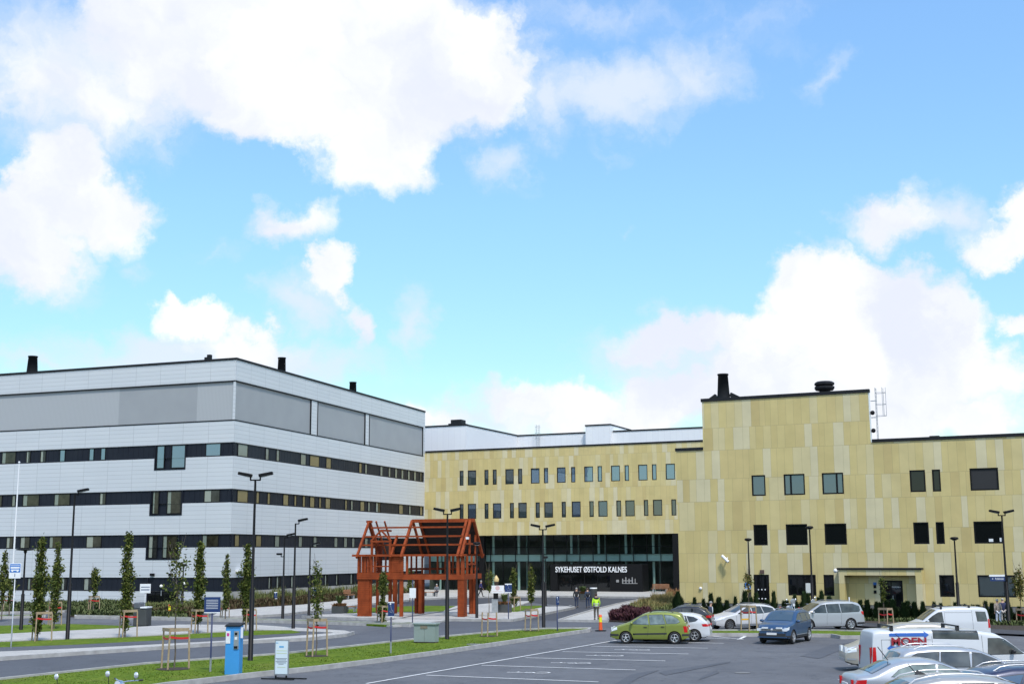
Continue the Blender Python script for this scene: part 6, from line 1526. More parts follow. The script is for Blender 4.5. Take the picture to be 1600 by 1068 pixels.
# ================================================================== trees
def leaf_mat(name, a, b, c):
    mt = mat(name, a, .75, Specular_IOR_Level=.15); t = NT(mt)
    gi = t.n('ShaderNodeNewGeometry'); rp = t.n('ShaderNodeValToRGB'); t.l(gi.outputs['Random Per Island'], rp.inputs[0])
    rp.color_ramp.elements[0].color = (*a, 1); rp.color_ramp.elements[1].color = (*c, 1); q = rp.color_ramp.elements.new(.5); q.color = (*b, 1)
    t.l(rp.outputs[0], t.b.inputs['Base Color'])
    return mt
M_LEAF = leaf_mat('young_tree_leaf', (.035, .055, .012), (.070, .095, .020), (.15, .15, .035))
M_LEAF2 = leaf_mat('autumn_touched_leaf', (.07, .09, .02), (.12, .12, .03), (.20, .13, .04))
M_CONI = leaf_mat('conifer_leaf', (.016, .034, .012), (.028, .052, .018), (.045, .070, .022))
M_BARK = varied('young_bark', (.16, .13, .10), (.09, .07, .055), 8, .9)
M_STAKE = varied('stake_timber', (.40, .31, .20), (.30, .22, .14), 5, .8)
def leaf(mb, c, s, rnd, up=0.0):
    n = Vector((rnd.gauss(0, 1), rnd.gauss(0, 1), rnd.gauss(0, 1) + up)).normalized(); a = n.orthogonal().normalized(); b = n.cross(a)
    t = rnd.uniform(0, 6.28); a, b = a * math.cos(t) + b * math.sin(t), b * math.cos(t) - a * math.sin(t)
    c = Vector(c); mb.add([c - a * s, c - b * s * .55, c + a * s, c + b * s * .55], [(0, 1, 2, 3)])
def crown(mb, prof, n, rnd, s=.085, clump=.22, gap=.5, cx=0, cy=0):
    """prof = [(z, radius)]; clumps of leaves scattered in the profile, some sectors left open"""
    z0, z1 = prof[0][0], prof[-1][0]; ph0 = rnd.uniform(0, 6)
    def rad(z):
        for (a, ra), (b, rb) in zip(prof, prof[1:]):
            if a <= z <= b: return ra + (rb - ra) * (z - a) / (b - a)
        return 0
    k = 0; n = int(n * .75)
    while k < n:
        z = rnd.uniform(z0, z1); r_ = rad(z) * (.85 + .3 * math.sin(z * 6.1 + ph0) * math.sin(z * 2.3))
        if rnd.random() > (.25 + r_ / .8): continue
        th = rnd.uniform(0, 6.28)
        lump = .70 + .55 * math.sin(2 * th + z * 2.3 + ph0) * math.sin(z * 4.1 + th + ph0)
        if math.sin(z * 9.0 + 3 * th + ph0 * 2) > .72: continue
        q = math.sqrt(rnd.uniform(.02, 1)) * r_ * lump
        c = (cx + q * math.cos(th), cy + q * math.sin(th), z)
        m_ = rnd.randint(4, 10)
        for _ in range(m_):
            leaf(mb, (c[0] + rnd.gauss(0, clump * .42), c[1] + rnd.gauss(0, clump * .42), c[2] + rnd.gauss(0, clump * .5)), s * rnd.uniform(.7, 1.2), rnd)
        k += m_
def tree_parts(root, h, prof, n, rnd, s=.085, clump=.2, lm=None, limbs=9, trunk_r=.05, fork=False):
    mb = MB(); sway = [(0, 0, 0)]
    for i in range(1, 9): sway.append((rnd.gauss(0, .025), rnd.gauss(0, .025), h * i / 8))
    mb.tube(sway, [trunk_r * (1 - .85 * i / 8) for i in range(9)], 7); z0 = prof[0][0]
    for i in range(limbs):
        z = z0 + (h - z0) * (i + .3) / limbs * .85; a = rnd.uniform(0, 6.28); r_ = max(rr for zz, rr in prof) * .8
        mb.tube([(0, 0, z), (r_ * .5 * math.cos(a), r_ * .5 * math.sin(a), z + .35), (r_ * .9 * math.cos(a), r_ * .9 * math.sin(a), z + .95)], [trunk_r * .4, trunk_r * .28, .006], 5)
    mb.build('trunk', M_BARK, root)
    mb = MB(); crown(mb, prof, n, rnd, s, clump); mb.build('crown', lm or M_LEAF, root)
def tree(nm, label, px, yb, yt, prof, n, seed, z0=.12, **k):
    """prof in fractions: (height fraction, radius in px at its depth)"""
    p, h = depth_h(px, yb, yt, z0); s_ = p.y / FPX; rnd = random.Random(seed)
    root = thing(nm, label, 'tree', p, rnd.uniform(0, 6), k.pop('group', 'young staked trees'))
    tree_parts(root, h, [(f * h, r_ * s_) for f, r_ in prof], n, rnd, **k)
    return root, p, h
def stakes(label, px0, px1, yb, yt, straps=True, plank=True, n=3, z0=.12, soil=False, ang=None):
    p = G((px0 + px1) / 2, yb, z0); s_ = p.y / FPX; w_ = (px1 - px0) * s_; h = AT(px0, yt, p.y).z - z0
    root = thing('tree_stake_frame', label, 'tree stakes', p, R(ang if ang is not None else -6), 'timber stake frames with red straps')
    r_ = w_ / math.sqrt(3) * 1.02
    pts = [(-w_ / 2, .25), (0.0, -w_ * .45), (w_ / 2, .2)]
    for i, (x, y) in enumerate(pts):
        lean = .04 * (1 if x > 0 else -1)
        MB().tube([(x + lean, y, 0), (x, y, h - (.0 if not plank else .06))], .042, 8).build('stake', M_STAKE, root)
    if plank:
        mb = MB()
        for i in range(3):
            a, b = pts[i], pts[(i + 1) % 3]; mb.beam((a[0] - .05 * (i == 0), a[1], h - .02 - .006 * i), (b[0], b[1], h - .02 - .006 * i), .035, .13)
        mb.build('top_boards', M_STAKE, root)
    if straps:
        for i in (0, 1):
            a, b = pts[i], pts[i + 1]; zz = h - .33 - (0 if i else .05)
            mb = MB(); vs = []
            for k_ in range(9):
                f = k_ / 8; x = a[0] + (b[0] - a[0]) * f; y = a[1] + (b[1] - a[1]) * f; sag = .05 * math.sin(math.pi * f) * (1 - 2 * i * .2) - .08 * i * f * -1
                vs += [(x, y - .05, zz - sag), (x, y - .05, zz - sag + .085)]
            mb.add(vs, [(2 * j, 2 * j + 2, 2 * j + 3, 2 * j + 1) for j in range(8)])
            mb.build('red_strap', M_REDTAPE, root)
    if soil:
        mb = MB(); rnd = random.Random(int(px0)); n_ = 22
        vs = [(0, 0, .05)] + [((w_ * .62 + rnd.uniform(-.08, .08)) * math.cos(6.283 * i / n_), (w_ * .62 + rnd.uniform(-.08, .08)) * math.sin(6.283 * i / n_), .004) for i in range(n_)]
        mb.add(vs, [(0, 1 + i, 1 + (i + 1) % n_) for i in range(n_)], True); o = mb.build('mulch', M_SOIL, root)
    return root
COLM = [(.12, 2), (.2, 7), (.35, 10), (.5, 11), (.65, 10), (.78, 7), (.9, 4.5), (.98, 2)]
tree('columnar_tree', 'dense slender tree with leaves down to the ground, left of the single-armed lamp', 57.5, 1001, 842, [(.10, 5), (.2, 9), (.35, 11), (.5, 12.5), (.66, 14), (.74, 10), (.82, 5), (.92, 5), (.99, 3)], 5200, 1, s=.085, clump=.22)
tree('columnar_tree', 'slender tree with a thin leafless-looking tip, directly behind the dense one', 84, 982, 847, [(.10, 4), (.2, 8), (.4, 10), (.6, 10), (.7, 11), (.76, 5), (.86, 3), (.99, 3)], 3600, 2, s=.085, clump=.2)
tree('columnar_tree', 'tall wavy slender tree between the lamp and the litter container', 195, 995, 833, [(.08, 3), (.2, 5), (.3, 9), (.45, 11), (.6, 11), (.75, 10), (.85, 5), (.99, 3.5)], 4600, 3, s=.085, clump=.2)
tree('columnar_tree', 'slender green tree right of the sparse young tree', 309, 988, 846, [(.12, 4), (.25, 8), (.42, 11), (.55, 12), (.7, 10), (.85, 7), (.99, 3)], 4200, 4, s=.09, clump=.2)
tree('columnar_tree', 'thin pointed tree in front of the corner of the white building', 352, 966, 866, [(.15, 4), (.35, 7), (.55, 7), (.75, 4.5), (.99, 1.8)], 2300, 5, s=.09, clump=.16)
tree('columnar_tree', 'slender tree half hidden by the tallest lamp', 384, 985, 850, [(.12, 4), (.3, 8), (.5, 12), (.7, 12), (.82, 7), (.99, 2.5)], 4000, 6, s=.09, clump=.2)
tree('young_tree', 'small round-topped tree above a double stake frame, far left bed', 146, 957, 887, [(.35, 2), (.5, 7), (.75, 9), (.92, 7), (.99, 4)], 1100, 7, s=.1, clump=.18)
tree('young_tree', 'young tree cut by the left edge, behind the flagpole', 2, 968, 860, [(.25, 5), (.5, 10), (.7, 9), (.9, 4), (.99, 2)], 1500, 8, s=.1, clump=.2)
tree('young_tree', 'small bushy tree just right of the flagpole foot', 14, 962, 890, [(.3, 5), (.6, 9), (.9, 8), (.99, 3)], 1000, 9, s=.1, clump=.2)
r_, p_, h_ = tree('young_tree', 'sparse open-crowned tree with few leaves, standing in front of the dark notch window', 272, 1044, 848, [(.45, 5), (.55, 14), (.7, 22), (.85, 20), (.93, 6), (.99, 2)], 650, 10, s=.075, clump=.35, limbs=16, trunk_r=.035)
r_, p_, h_ = tree('young_tree', 'thin young tree with a loose crown above the platform tip', 493, 1024, 876, [(.36, 2), (.45, 8), (.6, 11), (.78, 11), (.92, 8), (.99, 3)], 900, 11, s=.07, clump=.2, limbs=9, trunk_r=.03)
tree('columnar_tree', 'dense dark column tree in front of the left posts of the timber frame', 598, 972.5, 893, [(.05, 5), (.3, 7), (.6, 8), (.85, 7.5), (.98, 5)], 2600, 12, s=.085, clump=.16)
tree('young_tree', 'small tree seen through the timber frame near the dark panel', 640, 940, 888, [(.3, 3), (.6, 7), (.85, 7), (.99, 3)], 800, 13, s=.1, clump=.18)
tree('young_tree', 'bare-stemmed thin tree with small crown, left of the white board', 764, 962, 888, [(.5, 2), (.62, 6), (.8, 8), (.97, 4)], 500, 14, s=.075, clump=.16, trunk_r=.03)
tree('columnar_tree', 'soft narrow tree right of the navy square sign', 803, 953, 886, [(.14, 4), (.3, 7), (.42, 7), (.55, 5), (.8, 5), (.98, 2.5)], 1700, 15, s=.09, clump=.16)
tree('columnar_tree', 'soft narrow tree nearer the double-headed lamp at the lawn tip', 830, 955, 882, [(.2, 3), (.35, 6), (.5, 7), (.75, 7), (.98, 3)], 1700, 16, s=.09, clump=.16)
tree('young_tree', 'small wispy tree above the bright blue plate by the small black door', 1171, 966, 896, [(.62, 2), (.72, 8), (.9, 8), (.99, 3)], 420, 17, s=.08, clump=.2, lm=M_LEAF2, trunk_r=.03)
tree('young_tree', 'small thin tree in front of the canopied black door', 1382.5, 975, 900, [(.5, 2), (.62, 6), (.8, 7), (.97, 3)], 700, 18, s=.075, clump=.15, trunk_r=.03)
tree('young_tree', 'young tree with reddening leaves cut by the right edge', 1597, 975, 886, [(.45, 3), (.6, 10), (.8, 12), (.97, 5)], 1100, 19, s=.08, clump=.2, lm=M_LEAF2, trunk_r=.035)
stakes('largest stake frame with red straps round a mulch ring, left of the ticket machine', 250, 291, 1044, 982, soil=True)
stakes('stake frame with red straps in mulch, right of the white pavement board', 478, 508, 1024, 967, soil=True)
stakes('stake frame with red straps on the lawn, right of the double-headed middle lamp', 753, 775, 993, 956, plank=False, soil=True)
stakes('stake frame with red straps on the lawn beside the lamp at its tip', 821, 840, 984.5, 951.5, plank=True, soil=True)
stakes('stake frame round the dense slender tree at the left', 47, 77, 1001, 956)
stakes('stake frame behind the dense pair of trees', 73, 93, 976, 940)
stakes('stake frame round the wavy slender tree', 184, 211, 995, 953)
stakes('stake frame round the slender tree right of the sparse one', 297, 322, 988, 952)
stakes('stake frame in front of the corner of the white building', 343, 356, 965, 942)
stakes('stake frame behind the foot of the tallest lamp', 378, 398, 985, 951)
stakes('tall double stake frame in the far left bed', 136, 153, 957, 931)
stakes('pale stake frame left of the flagpole foot', 1, 18, 955, 931)
stakes('stake frame round the dark column tree by the timber frame', 589, 610, 972.5, 946)
stakes('small stake frame on the little lawn behind the planter', 797, 812, 953, 932, straps=False)
stakes('stake frame in front of the silver taxi', 1160, 1182, 985, 946)
stakes('stake frame between the hedge and the panel van', 1376, 1396, 978, 950)
stakes('stake frame cut by the right edge of the picture', 1592, 1612, 975, 951)

# ------------------------------------------------------------------ beds and hedges
def conifer(label, px, yb, yt, wpx, seed, n=700, z0=.1):
    p, h = depth_h(px, yb, yt, z0); s_ = p.y / FPX; rnd = random.Random(seed)
    root = thing('conifer_shrub', label, 'shrub', p, 0, 'small conifers in the bed along the yellow wing')
    MB().tube([(0, 0, 0), (0, 0, h * .5)], [.04, .015], 6).build('stem', M_BARK, root)
    mb = MB(); k = 0
    while k < n:
        f = rnd.random() ** 1.3; z = h * f; r_ = wpx / 2 * s_ * (1 - f) ** .6 * (1 - .25 * math.sin(9 * f + seed))
        th = rnd.uniform(0, 6.28); q = r_ * math.sqrt(rnd.uniform(.1, 1))
        a = Vector((math.cos(th) * q, math.sin(th) * q, z)); t = Vector((math.cos(th) * .10, math.sin(th) * .10, .20)) * rnd.uniform(.7, 1.4); sd_ = Vector((-math.sin(th), math.cos(th), 0)) * .045
        mb.add([a - sd_, a + sd_, a + t], [(0, 1, 2)]); k += 1
    mb.build('foliage', M_CONI, root)
    return root
rn = random.Random(5)
protos = []
for i in range(4): pass
CL = 'small dark conifer in the row planted along the foot of the yellow wing'
xs = []
x = 1086
while x < 1600:
    xs.append(x); x += rn.uniform(9, 14)
base = conifer(CL, 1086, 961, 936, 12, 1)
for i, x in enumerate(xs[1:]):
    yb = 961 + (x - 1086) * .022; p = G(x, yb, .1)
    big = rn.uniform(.75, 1.25) if x < 1300 else rn.uniform(.7, 1.1)
    dup(base, (p.x, p.y + rn.uniform(-.6, .6), .1), rn.uniform(0, 6), CL, scale=(rn.uniform(.9, 1.5), rn.uniform(.9, 1.5), big * (1.15 if x < 1290 else 1)))
conifer('broad dark evergreen bush at the corner of the yellow wing', 1060, 959, 927, 23, 31, 3000)
conifer('rounded dense bush under the narrow window of the yellow wing', 1297, 963.5, 934, 20, 32, 1600)
def blades(name, poly, z, n, h, material, seed, spread=.35, w_=.03, kind='stuff', hvar=.5):
    pts = [G(x, y, z) for x, y in poly]; rnd = random.Random(seed)
    xs_ = [p.x for p in pts]; ys_ = [p.y for p in pts]; mb = MB(); k = 0
    def inside(x, y):
        c_ = False; j = len(pts) - 1
        for i in range(len(pts)):
            if (pts[i].y > y) != (pts[j].y > y) and x < (pts[j].x - pts[i].x) * (y - pts[i].y) / (pts[j].y - pts[i].y) + pts[i].x: c_ = not c_
            j = i
        return c_
    while k < n:
        x, y = rnd.uniform(min(xs_), max(xs_)), rnd.uniform(min(ys_), max(ys_))
        if not inside(x, y): continue
        hh_ = h * (1 - hvar * rnd.random()) * (.75 + .35 * math.sin(x * 1.3) * math.sin(y * .9))
        a = rnd.uniform(0, 6.28); dx, dy = math.cos(a) * spread * hh_, math.sin(a) * spread * hh_; sx, sy = -math.sin(a) * w_, math.cos(a) * w_
        mb.add([(x - sx, y - sy, z), (x + sx, y + sy, z), (x + dx * .4 + sx, y + dy * .4 + sy, z + hh_ * .6), (x + dx * .4 - sx, y + dy * .4 - sy, z + hh_ * .6), (x + dx, y + dy, z + hh_)], [(0, 1, 2, 3), (3, 2, 4)]); k += 1
    o = mb.build(name, material); o['kind'] = kind; return o
M_TALLG = leaf_mat('tall_dry_grass', (.22, .17, .07), (.30, .23, .10), (.17, .17, .06))
M_GREENG = leaf_mat('green_grass_blades', (.10, .13, .04), (.15, .17, .06), (.20, .19, .08))
M_LAWNB = leaf_mat('lawn_blade', (.085, .140, .014), (.12, .180, .020), (.17, .21, .035))
M_PURP = leaf_mat('purple_heather_leaf', (.035, .012, .017), (.062, .020, .030), (.09, .04, .035))
M_BROWNG = leaf_mat('brown_ground_cover', (.055, .035, .020), (.09, .06, .03), (.07, .075, .03))
M_SHRUB = leaf_mat('low_shrub_leaf', (.05, .07, .025), (.085, .11, .04), (.13, .14, .06))
blades('tall_grass', [(985, 955), (1010, 957), (1048, 955), (1056, 943), (1048, 936), (1022, 939), (992, 950)], .1, 8000, 1.05, M_TALLG, 1, .3, .02)
blades('green_tall_grass', [(985, 956.5), (1050, 958), (1052, 952), (985, 950)], .1, 2500, .9, M_GREENG, 2, .4, .03)
blades('purple_heather', [(953, 968.3), (1000, 970), (1030, 966), (1010, 958), (985, 953.5), (957, 961)], .1, 9000, .72, M_PURP, 3, .55, .045)
blades('orange_grass', [(1042, 936), (1063, 938), (1062, 930), (1044, 929)], .1, 1500, 1.1, M_RUST, 12, .4, .03)
blades('bed_planting', [(1066, 958), (1300, 961), (1600, 965), (1600, 977), (1400, 971), (1300, 967), (1110, 963)], .1, 9000, .40, M_SHRUB, 4, .6, .05)
blades('bed_planting', [(108, 961), (230, 961.8), (290, 963), (310, 958), (200, 955), (120, 957)], .1, 7000, .6, M_SHRUB, 5, .6, .06)
blades('dry_bed_grass', [(225, 957), (310, 957), (345, 950), (357, 946), (300, 944.5), (230, 949)], .1, 9000, .8, M_GREENG, 6, .35, .035)
blades('dark_bed_plants', [(232, 961), (300, 962), (330, 954), (300, 951), (232, 955)], .1, 6000, .7, M_BROWNG, 7, .5, .05)
blades('wall_bed_plants', [(357, 951), (400, 947.5), (470, 943.3), (520, 938), (598, 928.5), (640, 925), (650, 923.8), (560, 929.6), (440, 939), (358, 946)], .12, 16000, .8, M_BROWNG, 8, .45, .05)
blades('wall_bed_grass', [(357, 947.5), (440, 941), (560, 931), (650, 924.2), (650, 923.8), (560, 929.6), (440, 939), (358, 946)], .12, 6000, 1.6, M_GREENG, 9, .3, .04)
blades('left_bed_shrubs', [(-30, 957), (100, 953.5), (190, 947.5), (205, 943), (120, 944.5), (-30, 950)], .1, 9000, .75, M_SHRUB, 10, .5, .06)
blades('left_bed_shrubs', [(112, 958), (196, 954), (200, 948), (112, 953)], .1, 3500, .8, M_SHRUB, 11, .5, .06)

LAWN_A = [(0, 1062), (230, 1038.5), (443, 1023), (651, 1000), (800, 986), (915, 982), (800, 1000), (700, 1014), (600, 1027.5), (500, 1040), (400, 1050.5), (350, 1056.5), (262, 1066), (120, 1090), (0, 1110)]
blades('grass_blades', LAWN_A, .10, 14000, .05, M_LAWNB, 20, .5, .022)
# ================================================================== red timber frame house
p0 = G(558.5, 962.2, .11); p1 = G(724.5, 963.2, .11)
dirx = (p1 - p0); W_ = dirx.length; ang = math.atan2(dirx.y, dirx.x)
pav = thing('timber_frame_pavilion', 'red stained open timber house frame with bare rafters on the plaza', 'pavilion', (p0.x, p0.y, .11), ang)
M_RED = varied('red_stained_timber', (.29, .060, .018), (.19, .038, .012), 2.2, .7, Specular_IOR_Level=.15)
M_REDB = varied('dark_red_boards', (.15, .028, .012), (.10, .020, .009), 2.2, .7, Specular_IOR_Level=.1)
FPv = Fr(p0, ang)
DZ = 5.2
zf = FPv.z(640, 897) - .11; zf0 = zf - .38; ze = FPv.z(640, 868.5) - .11; zr = FPv.off(DZ / 2).z(690, 815.5) - .11
print('pavilion', W_, zf, ze, zr)
def X(px, off=0.0): return FPv.off(off).u(px, 900)
def part(nm, m_=None, boxes=(), beams=()):
    mb = MB()
    for b in boxes: mb.box(*b)
    for b in beams: mb.beam(*b)
    return mb.build(nm, m_ or M_RED, pav)
def boards(nm, x0, x1, y0, y1, z0, z1, m_=M_RED, pitch=.16):
    mb = MB(); z = z0
    while z < z1 - .02:
        mb.box(x0, x1, y0, y1, z + .035, min(z + pitch, z1)); z += pitch
    mb.box(x0 + .02, x1 - .02, y0 + .015, y1 - .015, z0, z1)
    return mb.build(nm, m_, pav)
# ground storey piers and posts
boards('corner_pier', -.02, .92, -.0, .55, 0, zf0); boards('corner_pier', W_ - .48, W_ + .02, 0, .95, 0, zf0)
for a, b, y in ((577, 580.5, .1), (624.5, 629.5, .0), (607, 611.5, .8)): part('post', None, [(X(a, y), X(b, y), y, y + .2, 0, zf0)])
for a, b in ((588, 591.5), (614, 620)): part('post', None, [(X(a, DZ - .2), X(b, DZ - .2), DZ - .25, DZ, 0, zf0)])
boards('rear_panel', X(646.5, DZ - .4), X(661.5, DZ - .4), DZ - .2, DZ, 0, zf0, M_REDB); part('post', None, [(X(657, DZ), X(661.5, DZ), DZ - .55, DZ - .21, 0, zf0)])
boards('corner_pier', X(733, DZ - .5), X(738, DZ - .5), DZ - .55, DZ, 0, zf0); part('post', None, [(X(738.5, DZ - .5), X(743, DZ - .5), DZ - .5, DZ - .02, 0, zf0)])
# floor ring beams
part('floor_beam', None, [(-.05, W_ + .05, -.05, .2, zf0, zf)]); part('floor_beam', None, [(-.05, W_ + .05, DZ - .2, DZ + .05, zf0, zf)])
part('floor_beam', None, [(-.048, .2, .2, DZ - .2, zf0, zf - .003)]); part('floor_beam', None, [(W_ - .2, W_ + .048, .2, DZ - .2, zf0, zf - .003)])
boards('apron_boards', -.06, X(630), -.09, -.055, zf0 + .02, zf + .16)
for f in (.3, .55, .8): part('joist', M_REDB, [(W_ * f - .05, W_ * f + .05, .2, DZ - .2, zf0 + .02, zf - .05)])
# upper storey studs
for px_ in (559.5, 566, 570, 574.5, 584.5, 608.5, 612.5): part('stud', None, [(X(px_) - .07, X(px_) + .07, 0, .14, zf, ze)])
boards('wall_boards', X(614), X(630), -.02, .12, zf, ze)
for px_ in (635.5, 701.5): part('stud', None, [(X(px_) - .08, X(px_) + .08, 0, .14, zf, ze)])
part('post', None, [(X(713), X(717.5), 0, .25, zf, ze)]); part('post', None, [(X(720), W_ + .02, 0, .2, zf, ze)])
for px_ in (563, 572, 594, 603, 643, 651, 660, 672, 684, 696, 708): part('stud', M_REDB if px_ < 655 else None, [(X(px_, DZ) - .06, X(px_, DZ) + .06, DZ - .14, DZ, zf, ze)])
for y in (1.3, 2.6, 3.9):
    part('stud', None, [(W_ - .14, W_, y - .08, y + .08, zf, ze)]); part('stud', None, [(0, .14, y - .08, y + .08, zf, ze)])
part('rail', None, [(W_ - .12, W_ - .02, 1.38, 3.82, zf + (ze - zf) * .5, zf + (ze - zf) * .5 + .12)])
part('rail', M_REDB, [(X(640, DZ), W_ - .15, DZ - .12, DZ - .02, zf + .28, zf + .45)]); part('rail', None, [(X(574), X(608), .02, .1, zf + (ze - zf) * .42, zf + (ze - zf) * .42 + .09)])
# dormer bay with small gable over the left part
xa, xb = X(580.5), X(609); zd = FPv.z(594, 846) - .11; zdp = FPv.z(594, 828) - .11
for x in (xa, xb): part('dormer_post', None, [(x - .08, x + .08, -.06, .1, zf, zd)])
part('dormer_beam', None, [(xa - .1, xb + .1, -.08, .08, zd - .03, zd + .1)])
part('dormer_rafter', None, (), [((xa - .08, 0, zd + .06), ((xa + xb) / 2, 0, zdp), .12, .14, (0, 1, 0))]); part('dormer_rafter', None, (), [((xb + .08, 0, zd + .06), ((xa + xb) / 2, 0, zdp), .12, .14, (0, 1, 0))])
part('dormer_ridge', None, (), [(((xa + xb) / 2, -.05, zdp), ((xa + xb) / 2, 2.4, zdp), .12, .14)])
boards('dormer_cheek', xa + .3, xa + .42, .3, 1.3, zf, zd, M_REDB)
# eaves plates, rafters, purlins, ridge
ov = .42
part('eaves_plate', None, [(-.45, W_ + .25, -.2, .0, ze, ze + .16)]); part('eaves_plate', None, [(-.45, W_ + .25, DZ, DZ + .2, ze, ze + .16)])
slope = (zr - ze) / (DZ / 2)
def rafter(x, front=True, top=1.0, bot=-.16, w_=.15, h_=.20, m_=None):
    y0, y1 = (-.2, DZ / 2 * top) if front else (DZ + .2, DZ - DZ / 2 * top)
    z_ = lambda y: ze + .12 + slope * (y if front else DZ - y)
    part('rafter', m_, (), [((x, y0, z_(y0)), (x, y1, z_(y1)), w_, h_)])
rx = [X(559.5) + .12, .0]
rafter(X(558)); rafter(X(559), False); part('rafter_tip', None, [(X(572, 2.6), X(580, 2.6), 2.45, 2.75, zr + .02, zr + .2)])
for px_ in (611,): rafter(X(px_), True, .55)
xr0 = X(627.5); rafter(xr0, True, 1.0, w_=.18, h_=.24); rafter(xr0 + .05, False)
for i, px_ in enumerate((715.5, 721.5)): rafter(X(px_), True, 1.0, w_=.18, h_=.24)
rafter(W_ + .1, False, w_=.18, h_=.24); rafter(X(640, 0), False, w_=.12)
for px_ in (590, 603, 616): rafter(X(px_, DZ), False, 1.0, w_=.10, h_=.13)      # bare rear rafters reaching past the missing ridge
part('ridge_beam', None, [(X(643.5, 2.6), W_ + .18, DZ / 2 - .12, DZ / 2 + .12, zr + .0, zr + .26)])
for k, f in enumerate((.72, .45, .2)):
    y = DZ / 2 * f; z_ = ze + .28 + slope * y
    part('purlin', None, [(.1 if k else .35, X(716), y - .07, y + .07, z_, z_ + .13)])
part('gable_collar', None, [(W_ - .05, W_ + .08, .9, DZ - .9, ze + .85, ze + 1.0)])
for y in (1.7, 3.5): part('gable_stud', None, [(W_ - .06, W_ + .07, y - .08, y + .08, ze + .16, ze + slope * min(y, DZ - y) - .05)])
# dark boarded rear roof slope behind the right-hand bays
mb = MB()
n = 16
for i in range(n):
    f0, f1 = i / n, (i + 1) / n - .008
    y0, y1 = DZ + .25 - (DZ / 2 + .1) * f0, DZ + .25 - (DZ / 2 + .1) * f1
    z0_, z1_ = ze + .3 + slope * (DZ - y0), ze + .3 + slope * (DZ - y1)
    xs0 = X(663, DZ - .6) if f0 > .45 else X(612, DZ)
    mb.add([(xs0, y0, z0_), (W_ + .1, y0, z0_), (W_ + .1, y1, z1_), (xs0, y1, z1_), (xs0, y0, z0_ + .05), (W_ + .1, y0, z0_ + .05), (W_ + .1, y1, z1_ + .05), (xs0, y1, z1_ + .05)], [(0, 1, 2, 3), (7, 6, 5, 4), (0, 4, 5, 1), (1, 5, 6, 2), (2, 6, 7, 3), (3, 7, 4, 0)])
mb.build('boarded_roof_slope', mat('charcoal_boards', (.022, .014, .012), .8), pav)
boards('boarded_wall', X(586, DZ), X(612, DZ), DZ - .1, DZ - .02, ze - .3, ze + .9, mat('charcoal_boards', (.022, .014, .012), .8))
mb = MB(); mb.box(W_ + .1, W_ + .3, .2, .45, ze + 1.25, ze + 1.42); mb.build('flood_lamp', M_SWHITE, pav)
# ================================================================== people
def skin_mesh(chains):
    """chains: list of lists of (x, y, z, r); each chain list = (points, edges). Returns evaluated mesh data"""
    vs, es, rs, roots = [], [], [], []
    for pts, edges in chains:
        b = len(vs); roots.append(b)
        vs += [p[:3] for p in pts]; rs += [p[3] for p in pts]; es += [(i + b, j + b) for i, j in edges]
    me = bpy.data.meshes.new('tmp'); me.from_pydata(vs, es, []); o = bpy.data.objects.new('tmp', me); COL.objects.link(o)
    sk = o.modifiers.new('s', 'SKIN'); sk.use_smooth_shade = True
    for i, r_ in enumerate(rs): me.skin_vertices[0].data[i].radius = r_ if isinstance(r_, tuple) else (r_, r_)
    for r_ in roots: me.skin_vertices[0].data[r_].use_root = True
    o.modifiers.new('u', 'SUBSURF').levels = 1
    dg = bpy.context.evaluated_depsgraph_get(); dg.update()
    out = bpy.data.meshes.new_from_object(o.evaluated_get(dg)); bpy.data.objects.remove(o); bpy.data.meshes.remove(me)
    return out
def from_me(me, name, material, parent):
    me.name = name; me.materials.clear(); me.materials.append(material); o = bpy.data.objects.new(name, me); COL.objects.link(o); o.parent = parent; return o
M_SKIN = mat('skin', (.50, .30, .21), .6); M_EYE = mat('eye_dark', (.03, .02, .02), .3)
